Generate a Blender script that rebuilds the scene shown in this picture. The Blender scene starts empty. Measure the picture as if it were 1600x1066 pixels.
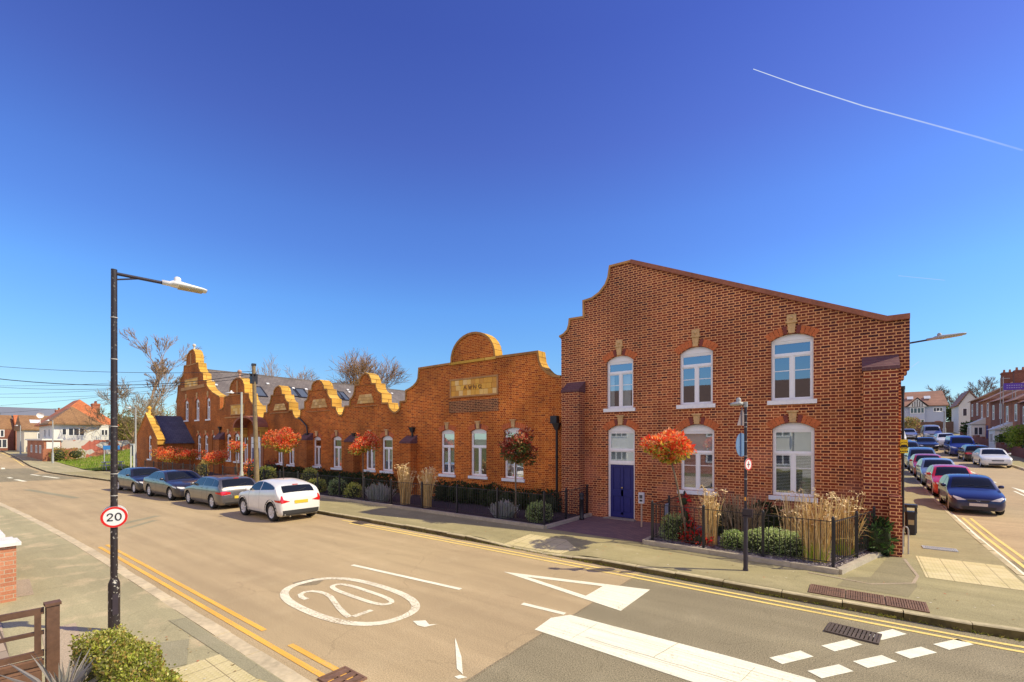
import bpy, bmesh, math, random
import numpy as np
from mathutils import Vector, Matrix, noise
from mathutils.geometry import tessellate_polygon
from mathutils.bvhtree import BVHTree
R = random.Random(7)
PI = math.pi
C = bpy.context.scene.collection
CAMH = 3.1
YAW = math.radians(37.3)
SN, CS = math.sin(YAW), math.cos(YAW)
FP = 711.1; CX = 800.0; HY = 687.0

# ---------------------------------------------------------------- survey helpers (photo measurements -> metres)
def ray(px, py):
    u = (px-CX)/FP; v = (HY-py)/FP
    return (-SN+CS*u, CS+SN*u, v)
def F(px, py, Y=16.0):
    a, b, v = ray(px, py); t = Y/b
    return (a*t, CAMH+v*t)
def G(px, py, z=0.0):
    a, b, v = ray(px, py); t = (z-CAMH)/v
    return (a*t, b*t)

# ---------------------------------------------------------------- terrain
def lerp_table(x, tab):
    if x <= tab[0][0]: return tab[0][1]
    for (a, b), (c, d) in zip(tab, tab[1:]):
        if x <= c:
            return b+(d-b)*(x-a)/(c-a)
    return tab[-1][1]
def sstep(x, a, b):
    t = min(1, max(0, (x-a)/(b-a))); return t*t*(3-2*t)
HT = [(0, 0), (21, 0), (27, .12), (54, 1.02), (67, 1.6), (75, 2.2), (92, 3.4), (105, 4.2), (140, 5.6), (200, 8), (400, 12)]
def H(x, y):
    z = 0.0
    if x < -60: z += .02*min(60, -60-x)
    z += lerp_table(y, HT)*sstep(x, -3, 1.2)
    return z
KF = [(-190, 14.0), (-115, 8.9), (-92, 8.4), (-71, 7.5), (-60, 7.5), (-53, 8.0), (-44, 8.8), (-34, 9.45), (-28, 9.75), (-22, 10.05), (-17, 10.25), (-12, 10.3), (10, 10.3)]
KN = [(-190, 5.6), (-115, 1.5), (-92, 1.2), (-71, .9), (-60, 1.0), (-44, 1.75), (-33, 2.5), (-24, 2.85), (-17, 3.0), (10, 3.0), (60, 3.0)]
def kf(x): return lerp_table(x, KF)
def kn(x): return lerp_table(x, KN)

# ---------------------------------------------------------------- mesh helper
class MB:
    def __init__(s): s.v = []; s.f = []; s.m = []; s.c = []; s.smooth = []
    def add(s, vs, fs, mi=0, col=None, smooth=False):
        o = len(s.v); s.v += [tuple(p) for p in vs]
        for f in fs:
            s.f.append([o+i for i in f]); s.m.append(mi); s.c.append(col); s.smooth.append(smooth)
    def box(s, x0, x1, y0, y1, z0, z1, mi=0, col=None):
        vs = [(x0,y0,z0),(x1,y0,z0),(x1,y1,z0),(x0,y1,z0),(x0,y0,z1),(x1,y0,z1),(x1,y1,z1),(x0,y1,z1)]
        s.add(vs, [(0,3,2,1),(4,5,6,7),(0,1,5,4),(1,2,6,5),(2,3,7,6),(3,0,4,7)], mi, col)
    def obox(s, c, size, rz=0, mi=0, col=None, rx=0, ry=0):
        M = Matrix.Translation(c) @ Matrix.Rotation(rz,4,'Z') @ Matrix.Rotation(ry,4,'Y') @ Matrix.Rotation(rx,4,'X')
        a,b,d = size[0]/2,size[1]/2,size[2]/2
        vs = [M@Vector(p) for p in [(-a,-b,-d),(a,-b,-d),(a,b,-d),(-a,b,-d),(-a,-b,d),(a,-b,d),(a,b,d),(-a,b,d)]]
        s.add(vs, [(0,3,2,1),(4,5,6,7),(0,1,5,4),(1,2,6,5),(2,3,7,6),(3,0,4,7)], mi, col)
    def tube(s, pts, rad, n=8, mi=0, col=None, caps=True, smooth=True):
        pts = [Vector(p) for p in pts]
        if not hasattr(rad, '__len__'): rad = [rad]*len(pts)
        rings = []
        up = None
        for i, p in enumerate(pts):
            d = (pts[min(i+1,len(pts)-1)]-pts[max(i-1,0)])
            if d.length < 1e-9: d = Vector((0,0,1))
            d.normalize()
            if up is None:
                up = d.orthogonal().normalized()
            else:
                up = (up - d*up.dot(d))
                if up.length < 1e-6: up = d.orthogonal()
                up.normalize()
            w = d.cross(up)
            rings.append([p + (up*math.cos(2*PI*k/n) + w*math.sin(2*PI*k/n))*rad[i] for k in range(n)])
        vs = [q for r in rings for q in r]
        fs = []
        for i in range(len(pts)-1):
            for k in range(n):
                fs.append((i*n+k, i*n+(k+1)%n, (i+1)*n+(k+1)%n, (i+1)*n+k))
        s.add(vs, fs, mi, col, smooth)
        if caps:
            s.add(rings[0], [tuple(range(n))[::-1]], mi, col); s.add(rings[-1], [tuple(range(n))], mi, col)
    def lathe(s, prof, c=(0,0,0), n=16, axis='Z', mi=0, col=None, smooth=True):
        vs = []; m = len(prof)
        for k in range(n):
            a = 2*PI*k/n
            for r, h in prof:
                if axis == 'Z': p = (c[0]+r*math.cos(a), c[1]+r*math.sin(a), c[2]+h)
                elif axis == 'Y': p = (c[0]+r*math.cos(a), c[1]+h, c[2]-r*math.sin(a))
                else: p = (c[0]+h, c[1]+r*math.cos(a), c[2]+r*math.sin(a))
                vs.append(p)
        fs = [(k*m+i, ((k+1)%n)*m+i, ((k+1)%n)*m+i+1, k*m+i+1) for k in range(n) for i in range(m-1)]
        s.add(vs, fs, mi, col, smooth)
    def plate(s, outer, holes, y0, y1, mi=0, col=None, sides=True):
        """vertical slab: outline in (x,z), front at y0, back at y1"""
        loops = [[Vector((p[0],p[1],0)) for p in outer]] + [[Vector((p[0],p[1],0)) for p in h] for h in holes]
        flat = [p for l in loops for p in l]
        tris = tessellate_polygon(loops)
        vs = [(p.x,y0,p.y) for p in flat]
        fs = []
        for t in tris:
            a,b,c_ = [flat[i] for i in t]
            ar = (b.x-a.x)*(c_.y-a.y)-(b.y-a.y)*(c_.x-a.x)
            if abs(ar) < 1e-9: continue
            fs.append(tuple(t) if ar > 0 else tuple(t)[::-1])
        s.add(vs, fs, mi, col)
        if y1 is None: return
        s.add([(p.x,y1,p.y) for p in flat], [f[::-1] for f in fs], mi, col)
        if sides:
            for l in loops:
                n = len(l)
                for i in range(n):
                    a, b = l[i], l[(i+1)%n]
                    s.add([(a.x,y0,a.y),(b.x,y0,b.y),(b.x,y1,b.y),(a.x,y1,a.y)], [(0,3,2,1)], mi, col)
    def strip(s, path, th, y0, y1, mi=0, col=None, inner=0.0, mf=None):
        """band that follows a path in (x,z); th outwards (left of the path direction), from y0 to y1"""
        P_ = [Vector((p[0],p[1])) for p in path]; n = len(P_)
        out = []; inn = []
        for i in range(n):
            d1 = (P_[i]-P_[i-1]).normalized() if i > 0 else (P_[1]-P_[0]).normalized()
            d2 = (P_[i+1]-P_[i]).normalized() if i < n-1 else d1
            n1 = Vector((-d1.y,d1.x)); n2 = Vector((-d2.y,d2.x))
            m = (n1+n2)
            if m.length < .2: m = n1
            m.normalize(); k = 1/max(.5, m.dot(n1))
            out.append(P_[i]+m*th*k); inn.append(P_[i]-m*inner*k)
        for i in range(n-1):
            a,b,c_,d = inn[i],inn[i+1],out[i+1],out[i]
            vs = [(a.x,y0,a.y),(b.x,y0,b.y),(c_.x,y0,c_.y),(d.x,y0,d.y),(a.x,y1,a.y),(b.x,y1,b.y),(c_.x,y1,c_.y),(d.x,y1,d.y)]
            fs = [(0,1,2,3),(7,6,5,4),(3,2,6,7),(0,4,5,1)]
            if i == 0: fs.append((0,3,7,4))
            if i == n-2: fs.append((1,5,6,2))
            s.add(vs, fs[:2], mi if mf is None else mf, col); s.add(vs, fs[2:], mi, col)
    def build(s, name, mats, parent=None, recalc=False, loc=None):
        me = bpy.data.meshes.new(name)
        me.from_pydata(s.v, [], s.f)
        if not isinstance(mats, (list, tuple)): mats = [mats]
        for m in mats: me.materials.append(m)
        me.polygons.foreach_set('material_index', s.m)
        me.polygons.foreach_set('use_smooth', s.smooth)
        if any(c is not None for c in s.c):
            at = me.color_attributes.new('Col', 'FLOAT_COLOR', 'CORNER')
            arr = []
            for f, c in zip(s.f, s.c):
                c = c or (1,1,1); arr += [c[0],c[1],c[2],1.0]*len(f)
            at.data.foreach_set('color', arr)
        if recalc:
            bm = bmesh.new(); bm.from_mesh(me)
            bmesh.ops.remove_doubles(bm, verts=bm.verts, dist=1e-5)
            bmesh.ops.recalc_face_normals(bm, faces=bm.faces); bm.to_mesh(me); bm.free()
        me.update()
        o = bpy.data.objects.new(name, me); C.objects.link(o)
        if parent is not None:
            o.parent = parent
            if loc is None:
                # geometry given in world metres: keep it there while the thing's Empty stands at its base
                o.matrix_parent_inverse = parent_world(parent).inverted()
        if loc is not None: o.location = loc
        return o
def parent_world(o):
    M = Matrix.LocRotScale(o.location, o.rotation_euler, o.scale)
    if o.parent is not None:
        M = parent_world(o.parent) @ o.matrix_parent_inverse @ M
    return M
def tag(o, label=None, cat=None, group=None, kind=None):
    if label: o['label'] = label
    if cat: o['category'] = cat
    if group: o['group'] = group
    if kind: o['kind'] = kind
    return o
def empty(name, loc, label=None, cat=None, group=None, rz=0):
    o = bpy.data.objects.new(name, None); C.objects.link(o)
    o.location = loc; o.rotation_euler = (0,0,rz); o.empty_display_size = .2
    return tag(o, label, cat, group)
def kids(o): return [c for c in bpy.data.objects if c.parent == o]
def copy_tree(o, parent=None):
    c = o.copy(); C.objects.link(c)
    if parent is not None:
        c.parent = parent
    for k in kids(o): copy_tree(k, c)
    return c

# ---------------------------------------------------------------- materials
def srgb(r, g, b):
    f = lambda c: (c/255/12.92) if c/255 <= .04045 else ((c/255+.055)/1.055)**2.4
    return (f(r), f(g), f(b))
class NT:
    def __init__(s, name):
        s.m = bpy.data.materials.new(name); s.m.use_nodes = True
        s.t = s.m.node_tree; s.n = s.t.nodes; s.l = s.t.links
        s.b = s.n['Principled BSDF']
    def node(s, t, **k):
        n = s.n.new(t)
        for a, b in k.items(): setattr(n, a, b)
        return n
    def set(s, sock, v):
        if isinstance(v, bpy.types.NodeSocket): s.l.new(v, sock)
        else:
            if isinstance(v, (tuple, list)) and sock.type == 'RGBA' and len(v) == 3: v = (*v, 1)
            sock.default_value = v
    def math(s, op, a, b=None, clamp=False):
        n = s.node('ShaderNodeMath', operation=op); n.use_clamp = clamp
        s.set(n.inputs[0], a)
        if b is not None: s.set(n.inputs[1], b)
        return n.outputs[0]
    def mix(s, fac, a, b, mode='MIX'):
        n = s.node('ShaderNodeMix', data_type='RGBA', blend_type=mode)
        s.set(n.inputs[0], fac); s.set(n.inputs[6], a); s.set(n.inputs[7], b)
        return n.outputs[2]
    def noise(s, vec, scale, detail=3, rough=.55):
        n = s.node('ShaderNodeTexNoise'); s.set(n.inputs['Scale'], scale); n.inputs['Detail'].default_value = detail
        n.inputs['Roughness'].default_value = rough
        if vec is not None: s.l.new(vec, n.inputs['Vector'])
        return n.outputs[0]
    def ramp(s, fac, a, b, lo=0.0, hi=1.0):
        n = s.node('ShaderNodeMapRange'); s.set(n.inputs[0], fac)
        n.inputs[1].default_value = a; n.inputs[2].default_value = b; n.inputs[3].default_value = lo; n.inputs[4].default_value = hi
        n.clamp = True
        return n.outputs[0]
    def cramp(s, fac, stops, const=False):
        n = s.node('ShaderNodeValToRGB'); s.set(n.inputs[0], fac)
        e = n.color_ramp.elements
        if const: n.color_ramp.interpolation = 'CONSTANT'
        while len(e) < len(stops): e.new(.5)
        for el, (p, c) in zip(e, stops): el.position = p; el.color = (*c, 1)
        return n.outputs[0]
    def obj(s): return s.node('ShaderNodeTexCoord').outputs['Object']
    def pos(s): return s.node('ShaderNodeNewGeometry').outputs['Position']
    def sep(s, v):
        n = s.node('ShaderNodeSeparateXYZ'); s.l.new(v, n.inputs[0]); return n.outputs
    def comb(s, x, y, z):
        n = s.node('ShaderNodeCombineXYZ'); s.set(n.inputs[0], x); s.set(n.inputs[1], y); s.set(n.inputs[2], z); return n.outputs[0]
    def bump(s, h, strength=.3, dist=.01):
        n = s.node('ShaderNodeBump'); n.inputs['Strength'].default_value = strength; n.inputs['Distance'].default_value = dist
        s.l.new(h, n.inputs['Height']); s.l.new(n.outputs[0], s.b.inputs['Normal'])
    def out(s, col, rough=.8, metal=0, spec=.5):
        s.set(s.b.inputs['Base Color'], col); s.set(s.b.inputs['Roughness'], rough)
        s.b.inputs['Metallic'].default_value = metal
        s.b.inputs['Specular IOR Level'].default_value = spec
        return s.m
MC = {}
def plain(name, col, rough=.6, metal=0, nz=12, amt=.12, spec=.5, bump=0, coat=0):
    if name in MC: return MC[name]
    t = NT(name); p = t.obj()
    n1 = t.noise(p, nz, 4); n2 = t.noise(p, nz*.17, 2)
    f = t.ramp(t.math('ADD', t.math('MULTIPLY', n1, .5), t.math('MULTIPLY', n2, .5)), .3, .7, 1-amt, 1+amt)
    v = t.node('ShaderNodeVectorMath', operation='SCALE'); v.inputs[0].default_value = col[:3]; t.l.new(f, v.inputs[3])
    t.out(v.outputs[0], rough, metal, spec)
    if bump: t.bump(n1, bump, .01)
    if coat: t.b.inputs['Coat Weight'].default_value = coat; t.b.inputs['Coat Roughness'].default_value = .03
    MC[name] = t.m; return t.m
def attr_mat(name, rough=.6, spec=.3, sub=0, mul=1.0, trans=0.0):
    """colour comes from the per-leaf colours of the mesh"""
    if name in MC: return MC[name]
    t = NT(name); a = t.node('ShaderNodeAttribute'); a.attribute_name = 'Col'
    t.out(a.outputs['Color'], rough, 0, spec)
    if trans:
        tr = t.node('ShaderNodeBsdfTranslucent'); t.l.new(a.outputs['Color'], tr.inputs[0])
        mx = t.node('ShaderNodeMixShader'); mx.inputs[0].default_value = trans
        t.l.new(t.b.outputs[0], mx.inputs[1]); t.l.new(tr.outputs[0], mx.inputs[2])
        t.l.new(mx.outputs[0], t.n['Material Output'].inputs[0])
    MC[name] = t.m; return t.m
def brick(name, cols, mortar, course=.084, unit=.35, joint=.013, dark=.0, tint=None, stain=.25, bumpk=.5, sooty=0):
    if name in MC: return MC[name]
    t = NT(name); P_ = t.pos(); x, y, z = t.sep(P_)
    u = t.math('ADD', x, y)
    zr = t.math('DIVIDE', z, course); row = t.math('FLOOR', zr); fz = t.math('FRACT', zr)
    half = t.math('MULTIPLY', t.math('MODULO', t.math('ABSOLUTE', row), 2), .5)
    uu = t.math('ADD', t.math('DIVIDE', u, unit), half)
    cell = t.math('FLOOR', uu); f = t.math('FRACT', uu)
    head = t.math('GREATER_THAN', f, .667)
    ju = joint/unit
    d1 = t.math('MINIMUM', f, t.math('SUBTRACT', 1, f)); d2 = t.math('ABSOLUTE', t.math('SUBTRACT', f, .667))
    du = t.math('MINIMUM', d1, d2)
    mv = t.math('LESS_THAN', du, ju*.5)
    dz = t.math('MINIMUM', fz, t.math('SUBTRACT', 1, fz)); mh = t.math('LESS_THAN', dz, joint/course*.5)
    mort = t.math('MAXIMUM', mv, mh)
    idv = t.comb(t.math('ADD', cell, t.math('MULTIPLY', head, .5)), row, 0)
    wn = t.node('ShaderNodeTexWhiteNoise', noise_dimensions='3D'); t.l.new(idv, wn.inputs[0])
    col = t.cramp(wn.outputs[0], [(i/max(1,len(cols)-1), c) for i, c in enumerate(cols)])
    big = t.noise(P_, .55, 4); fine = t.noise(P_, 38, 3)
    if dark:
        dk = t.ramp(t.noise(P_, .35, 3), .45, .62)
        dk = t.math('MULTIPLY', dk, dark)
        col = t.mix(dk, col, (.05,.03,.035))
    col = t.mix(t.math('MULTIPLY', mort, .92), col, mortar)
    sh = t.math('MULTIPLY', t.ramp(big, .3, .7, 1-stain, 1+stain*.6), t.ramp(fine, .25, .75, .82, 1.15))
    # damp, dirtier base courses and streaks below the parapet
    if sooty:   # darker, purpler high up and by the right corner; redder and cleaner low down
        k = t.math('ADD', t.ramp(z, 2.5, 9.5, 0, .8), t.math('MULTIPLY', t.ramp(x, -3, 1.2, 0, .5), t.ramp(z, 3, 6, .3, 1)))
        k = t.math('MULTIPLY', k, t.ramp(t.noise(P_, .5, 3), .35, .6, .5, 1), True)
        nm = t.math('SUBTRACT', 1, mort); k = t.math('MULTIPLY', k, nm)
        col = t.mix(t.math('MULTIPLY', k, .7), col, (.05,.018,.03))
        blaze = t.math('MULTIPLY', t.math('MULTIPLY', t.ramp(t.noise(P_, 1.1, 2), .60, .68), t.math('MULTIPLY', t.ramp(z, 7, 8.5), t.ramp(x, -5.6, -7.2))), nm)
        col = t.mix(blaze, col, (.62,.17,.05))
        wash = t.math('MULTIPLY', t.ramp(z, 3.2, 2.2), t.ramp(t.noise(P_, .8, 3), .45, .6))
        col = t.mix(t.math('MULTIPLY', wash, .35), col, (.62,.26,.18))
    v = t.node('ShaderNodeVectorMath', operation='SCALE'); t.l.new(col, v.inputs[0]); t.l.new(sh, v.inputs[3])
    t.out(v.outputs[0], .88, 0, .25)
    h = t.math('ADD', t.math('MULTIPLY', t.math('SUBTRACT', 1, mort), 1.0), t.math('MULTIPLY', fine, .35))
    t.bump(h, bumpk, .006)
    MC[name] = t.m; return t.m
# ================================================================ SETTING
def ground_mat():
    t = NT('dry_earth_and_turf'); p = t.pos()
    n = t.noise(p, .25, 5); n2 = t.noise(p, 4, 4)
    c = t.cramp(n, [(.35,(.10,.11,.035)),(.55,(.16,.15,.06)),(.7,(.22,.17,.09))])
    c = t.mix(t.math('MULTIPLY', n2, .5), c, (.07,.10,.025)); return t.out(c, .95, 0, .1)
def asphalt(name, base, dark, light, speck=.5, patch=.35):
    t = NT(name); p = t.pos()
    big = t.noise(p, .22, 5, .6); mid = t.noise(p, 1.6, 4); fine = t.noise(p, 55, 2, .8); gr = t.noise(p, 170, 1)
    c = t.mix(t.ramp(big, .35, .68), dark, base)
    c = t.mix(t.math('MULTIPLY', t.ramp(mid, .52, .75), patch), c, light)
    # long tyre-worn streaks
    x, y, z = t.sep(p)
    st = t.noise(t.comb(t.math('MULTIPLY', x, .12), t.math('MULTIPLY', y, 1.6), 0), 1.2, 3)
    s2 = t.math('MULTIPLY', t.ramp(st, .35, .7, .9, 1.08), t.ramp(fine, .3, .72, 1-speck*.45, 1+speck*.4))
    s2 = t.math('MULTIPLY', s2, t.ramp(gr, .3, .7, 1-speck*.3, 1+speck*.3))
    # cracks and repairs
    vo = t.node('ShaderNodeTexVoronoi', feature='DISTANCE_TO_EDGE'); vo.inputs['Scale'].default_value = .35
    wob = t.node('ShaderNodeVectorMath', operation='ADD'); t.l.new(p, wob.inputs[0])
    nn = t.node('ShaderNodeTexNoise'); nn.inputs['Scale'].default_value = .9; t.l.new(p, nn.inputs['Vector']); nn.inputs['Detail'].default_value = 4
    t.l.new(nn.outputs[1], wob.inputs[1]); t.l.new(wob.outputs[0], vo.inputs['Vector'])
    cr = t.ramp(vo.outputs[0], 0, .007, .84, 1.0)
    cr = t.math('MAXIMUM', cr, t.ramp(mid, .45, .55, 0, 1))
    s2 = t.math('MULTIPLY', s2, cr)
    v = t.node('ShaderNodeVectorMath', operation='SCALE'); t.l.new(c, v.inputs[0]); t.l.new(s2, v.inputs[3])
    t.out(v.outputs[0], .9, 0, .2); t.bump(fine, .35, .006); return t.m
M_ROAD = asphalt('worn_pinkish_road_asphalt', (.53,.41,.235), (.46,.35,.205), (.60,.48,.29), speck=.85)
M_JUNC = asphalt('grey_junction_asphalt', (.335,.29,.18), (.29,.25,.16), (.42,.365,.24), speck=1.5)
M_PAVE = asphalt('grey_footway_asphalt', (.41,.36,.185), (.34,.30,.165), (.50,.43,.25), speck=.7, patch=.5)
M_PAVE2 = asphalt('worn_near_footway_asphalt', (.48,.43,.25), (.38,.34,.20), (.66,.53,.32), speck=.5, patch=.9)
M_KERBF = plain('mossy_shaded_kerb_face', (.13,.10,.035), .95, nz=7, amt=.6, bump=.5)  # moss, plus the shade on the far kerb's front, in one dark colour
M_KERB = plain('weathered_kerb_stone', (.50,.43,.25), .9, nz=9, amt=.4, bump=.4)
M_KERBW = plain('pale_kerb_stone', (.60,.50,.32), .9, nz=9, amt=.3, bump=.4)
M_WHITE = None
def paint(name, col, under, wear=.5):
    t = NT(name); p = t.pos()
    n = t.noise(p, 26, 5, .7); n2 = t.noise(p, 2.2, 3)
    w = t.ramp(t.math('ADD', t.math('MULTIPLY', n, .7), t.math('MULTIPLY', n2, .3)), wear-.06, wear+.04, 1, 0)
    w = t.math('MULTIPLY', t.math('SUBTRACT', 1, w), 1)
    c = t.mix(w, under, col)
    x, y, z = t.sep(p); stk = t.noise(t.comb(t.math('MULTIPLY', x, .5), t.math('MULTIPLY', y, 14), 0), 1.4, 4)
    sh = t.math('MULTIPLY', t.ramp(t.noise(p, 60, 2), .3, .7, .88, 1.08), t.ramp(stk, .35, .6, .84, 1.04))
    v = t.node('ShaderNodeVectorMath', operation='SCALE'); t.l.new(c, v.inputs[0]); t.l.new(sh, v.inputs[3])
    return t.out(v.outputs[0], .75, 0, .3)
M_WHITE = paint('white_road_paint', (.95,.93,.72), (.62,.54,.36), .40)
M_WHITEW = paint('worn_white_road_paint', (.90,.85,.64), (.50,.39,.24), .45)
M_YEL = paint('yellow_road_paint', (.95,.72,.22), (.60,.46,.24), .42)

def tactile_mat():
    t = NT('buff_tactile_paving'); p = t.pos(); x, y, z = t.sep(p)
    def cellf(c, s): return t.math('SUBTRACT', t.math('FRACT', t.math('DIVIDE', c, s)), .5)
    dx, dy = cellf(x, .067), cellf(y, .067)
    d = t.math('SQRT', t.math('ADD', t.math('MULTIPLY', dx, dx), t.math('MULTIPLY', dy, dy)))
    stud = t.ramp(d, .2, .34, 1, 0)
    jx = t.math('ABSOLUTE', cellf(x, .4)); jy = t.math('ABSOLUTE', cellf(y, .4))
    j = t.math('GREATER_THAN', t.math('MAXIMUM', jx, jy), .485)
    c = t.mix(t.ramp(t.noise(p, 2, 4), .3, .7), (.58,.50,.24), (.72,.62,.35))
    c = t.mix(t.math('MULTIPLY', stud, .35), c, (.74,.64,.40)); c = t.mix(t.math('MULTIPLY', j, .8), c, (.2,.15,.09))
    t.out(c, .9, 0, .2); t.bump(stud, .6, .006); return t.m
M_TACT = tactile_mat()

def sheet(name, xs, ys, zf, mat, inside=None):
    mb = MB(); nx, ny = len(xs), len(ys)
    vs = [(x, y, zf(x, y)) for y in ys for x in xs]
    fs = [(j*nx+i, j*nx+i+1, (j+1)*nx+i+1, (j+1)*nx+i) for j in range(ny-1) for i in range(nx-1)]
    mb.add(vs, fs); return mb.build(name, mat)
def fr(a, b, s):
    n = max(1, int(round(abs(b-a)/s))); return [a+(b-a)*i/n for i in range(n+1)]

# ground to the horizon
xs = [-3000,-1500,-800,-400,-250]+fr(-200,-20,10)+fr(-18,14,2)+[20,30,50,80,120,200,400,800,1500,3000]
ys = [-3000,-1500,-600,-300,-120,-60,-30,-15,-5,0]+fr(4,28,4)+fr(32,144,4)+[160,200,300,500,900,1500,3000]
g = sheet('ground', sorted(set(xs)), sorted(set(ys)), lambda x, y: H(x, y)-.05, ground_mat()); tag(g, kind='structure')

# ribbon between two functions of x
def ribbon(name, xs, ya, yb, zf, mat, rows=2):
    mb = MB()
    n = len(xs)
    vs = []
    for x in xs:
        for r in range(rows):
            y = ya(x)+(yb(x)-ya(x))*r/(rows-1); vs.append((x, y, zf(x, y)))
    fs = [(i*rows+r, (i+1)*rows+r, (i+1)*rows+r+1, i*rows+r+1) for i in range(n-1) for r in range(rows-1)]
    mb.add(vs, fs); o = mb.build(name, mat); tag(o, kind='structure'); return o
JX = -4.0
ribbon('road', fr(-190,-62,4)+fr(-58,JX,2), kn, kf, H, M_ROAD, 4)
# junction table, bounded by kerbs (corner radius at the side street)
KX = 2.9; RXK = 9.6
def corner_pts(z=0, r=1.15):
    cx, cy = KX-r, 10.3+r
    return [(cx+r*math.sin(a), cy-r*math.cos(a)) for a in [i*PI/2/8 for i in range(9)]]
mb = MB()
pts = [(JX,3.0),(40,3.0),(40,10.3),(12.0,10.3),(RXK+.6,11.0),(RXK,12.7),(RXK,17),(KX,17)]+[(p[0],p[1]) for p in corner_pts()[::-1]]+[(JX,10.3)]
tri = tessellate_polygon([[Vector((p[0],p[1],0)) for p in pts]])
mb.add([(p[0],p[1],0) for p in pts], [t if (pts[t[1]][0]-pts[t[0]][0])*(pts[t[2]][1]-pts[t[0]][1])-(pts[t[1]][1]-pts[t[0]][1])*(pts[t[2]][0]-pts[t[0]][0])>0 else t[::-1] for t in [tuple(t) for t in tri]])
tag(mb.build('junction_road', M_JUNC), kind='structure')
sy = fr(17, 130, 1.5)
sheet_side = sheet('side_road', [KX, 5, 7, RXK], sy, H, M_ROAD); tag(sheet_side, kind='structure')

# far footway with a dropped kerb at the tactile paving
def kh(x):
    return .13 - .10*(sstep(x, -9.2, -8.3)-sstep(x, -6.3, -5.4))
def zpave(x, y):
    k = kh(x); d = max(0, min(1, (y-kf(x)-.15)/1.2)); return H(x, y)+k+(.13-k)*d
xs = fr(-56.8,-24,4)+fr(-22,-10,1)+fr(-9.6,-5,.3)+fr(-4,.95,1)
mb = MB(); rows = [0, .03, .1, .25, .6, 1.0]
vs = []
for x in xs:
    a, b = kf(x)+.13, 17.0
    if x > .9: b = 17.0
    for r in rows: y = a+(b-a)*r; vs.append((x, y, zpave(x, y)))
nr = len(rows)
mb.add(vs, [(i*nr+r, (i+1)*nr+r, (i+1)*nr+r+1, i*nr+r+1) for i in range(len(xs)-1) for r in range(nr-1)])
# corner and side-street footway
cp = [(p[0],p[1]) for p in corner_pts(r=1.15)]
inset = []
for i, (x, y) in enumerate(cp):
    a = i*PI/2/8; inset.append((x-.13*math.sin(a), y+.13*math.cos(a)))
poly = [(.95, 10.43)]+inset+[(KX-.13, 17),(.95,17)]
tri = tessellate_polygon([[Vector((p[0],p[1],0)) for p in poly]])
mb.add([(p[0],p[1],.13) for p in poly], [t if (poly[t[1]][0]-poly[t[0]][0])*(poly[t[2]][1]-poly[t[0]][1])-(poly[t[1]][1]-poly[t[0]][1])*(poly[t[2]][0]-poly[t[0]][0])>0 else t[::-1] for t in [tuple(t) for t in tri]])
sy = fr(17, 106, 1.5)
o_ = len(mb.v)
mb.add([(x, y, H(x, y)+.13) for y in sy for x in (.9, KX-.13)], [(2*i, 2*i+1, 2*i+3, 2*i+2) for i in range(len(sy)-1)])
tag(mb.build('pavement', M_PAVE), kind='structure')
mb = MB(); mb.add([(x, y, H(x, y)+.13) for y in fr(13.5,106,1.5) for x in (RXK+.13, 13.0)], [(2*i, 2*i+1, 2*i+3, 2*i+2) for i in range(len(fr(13.5,106,1.5))-1)])
tag(mb.build('right_pavement', M_PAVE), kind='structure')
# near footway
ribbon('near_pavement', fr(-190,-30,8)+fr(-28,30,2), lambda x: kn(x)-3.0, lambda x: kn(x)-.22, lambda x, y: H(x, y)+.10, M_PAVE2, 3)
mb = MB()
# brick-paved drive beside the hedge
M_DRIVE = brick('block_paved_drive', [(.42,.32,.23),(.52,.41,.30),(.34,.26,.2)], (.22,.17,.12), course=.22, unit=.5, joint=.02)
t = NT('block_paving'); p = t.pos(); bt = t.node('ShaderNodeTexBrick'); t.l.new(p, bt.inputs['Vector'])
bt.inputs['Color1'].default_value = (.50,.39,.28,1); bt.inputs['Color2'].default_value = (.36,.29,.22,1); bt.inputs['Mortar'].default_value = (.16,.12,.09,1)
bt.inputs['Scale'].default_value = 1; bt.inputs['Brick Width'].default_value = .4; bt.inputs['Row Height'].default_value = .2; bt.inputs['Mortar Size'].default_value = .012
t.out(bt.outputs[0], .9, 0, .2); M_DRIVE = t.m
mb.add([(-12.4,-6,.115),(-6.65,-6,.115),(-6.65,.62,.115),(-8.2,.75,.115),(-12.4,.9,.115)], [(0,1,2,3,4)])
tag(mb.build('driveway', M_DRIVE), kind='structure')

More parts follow.
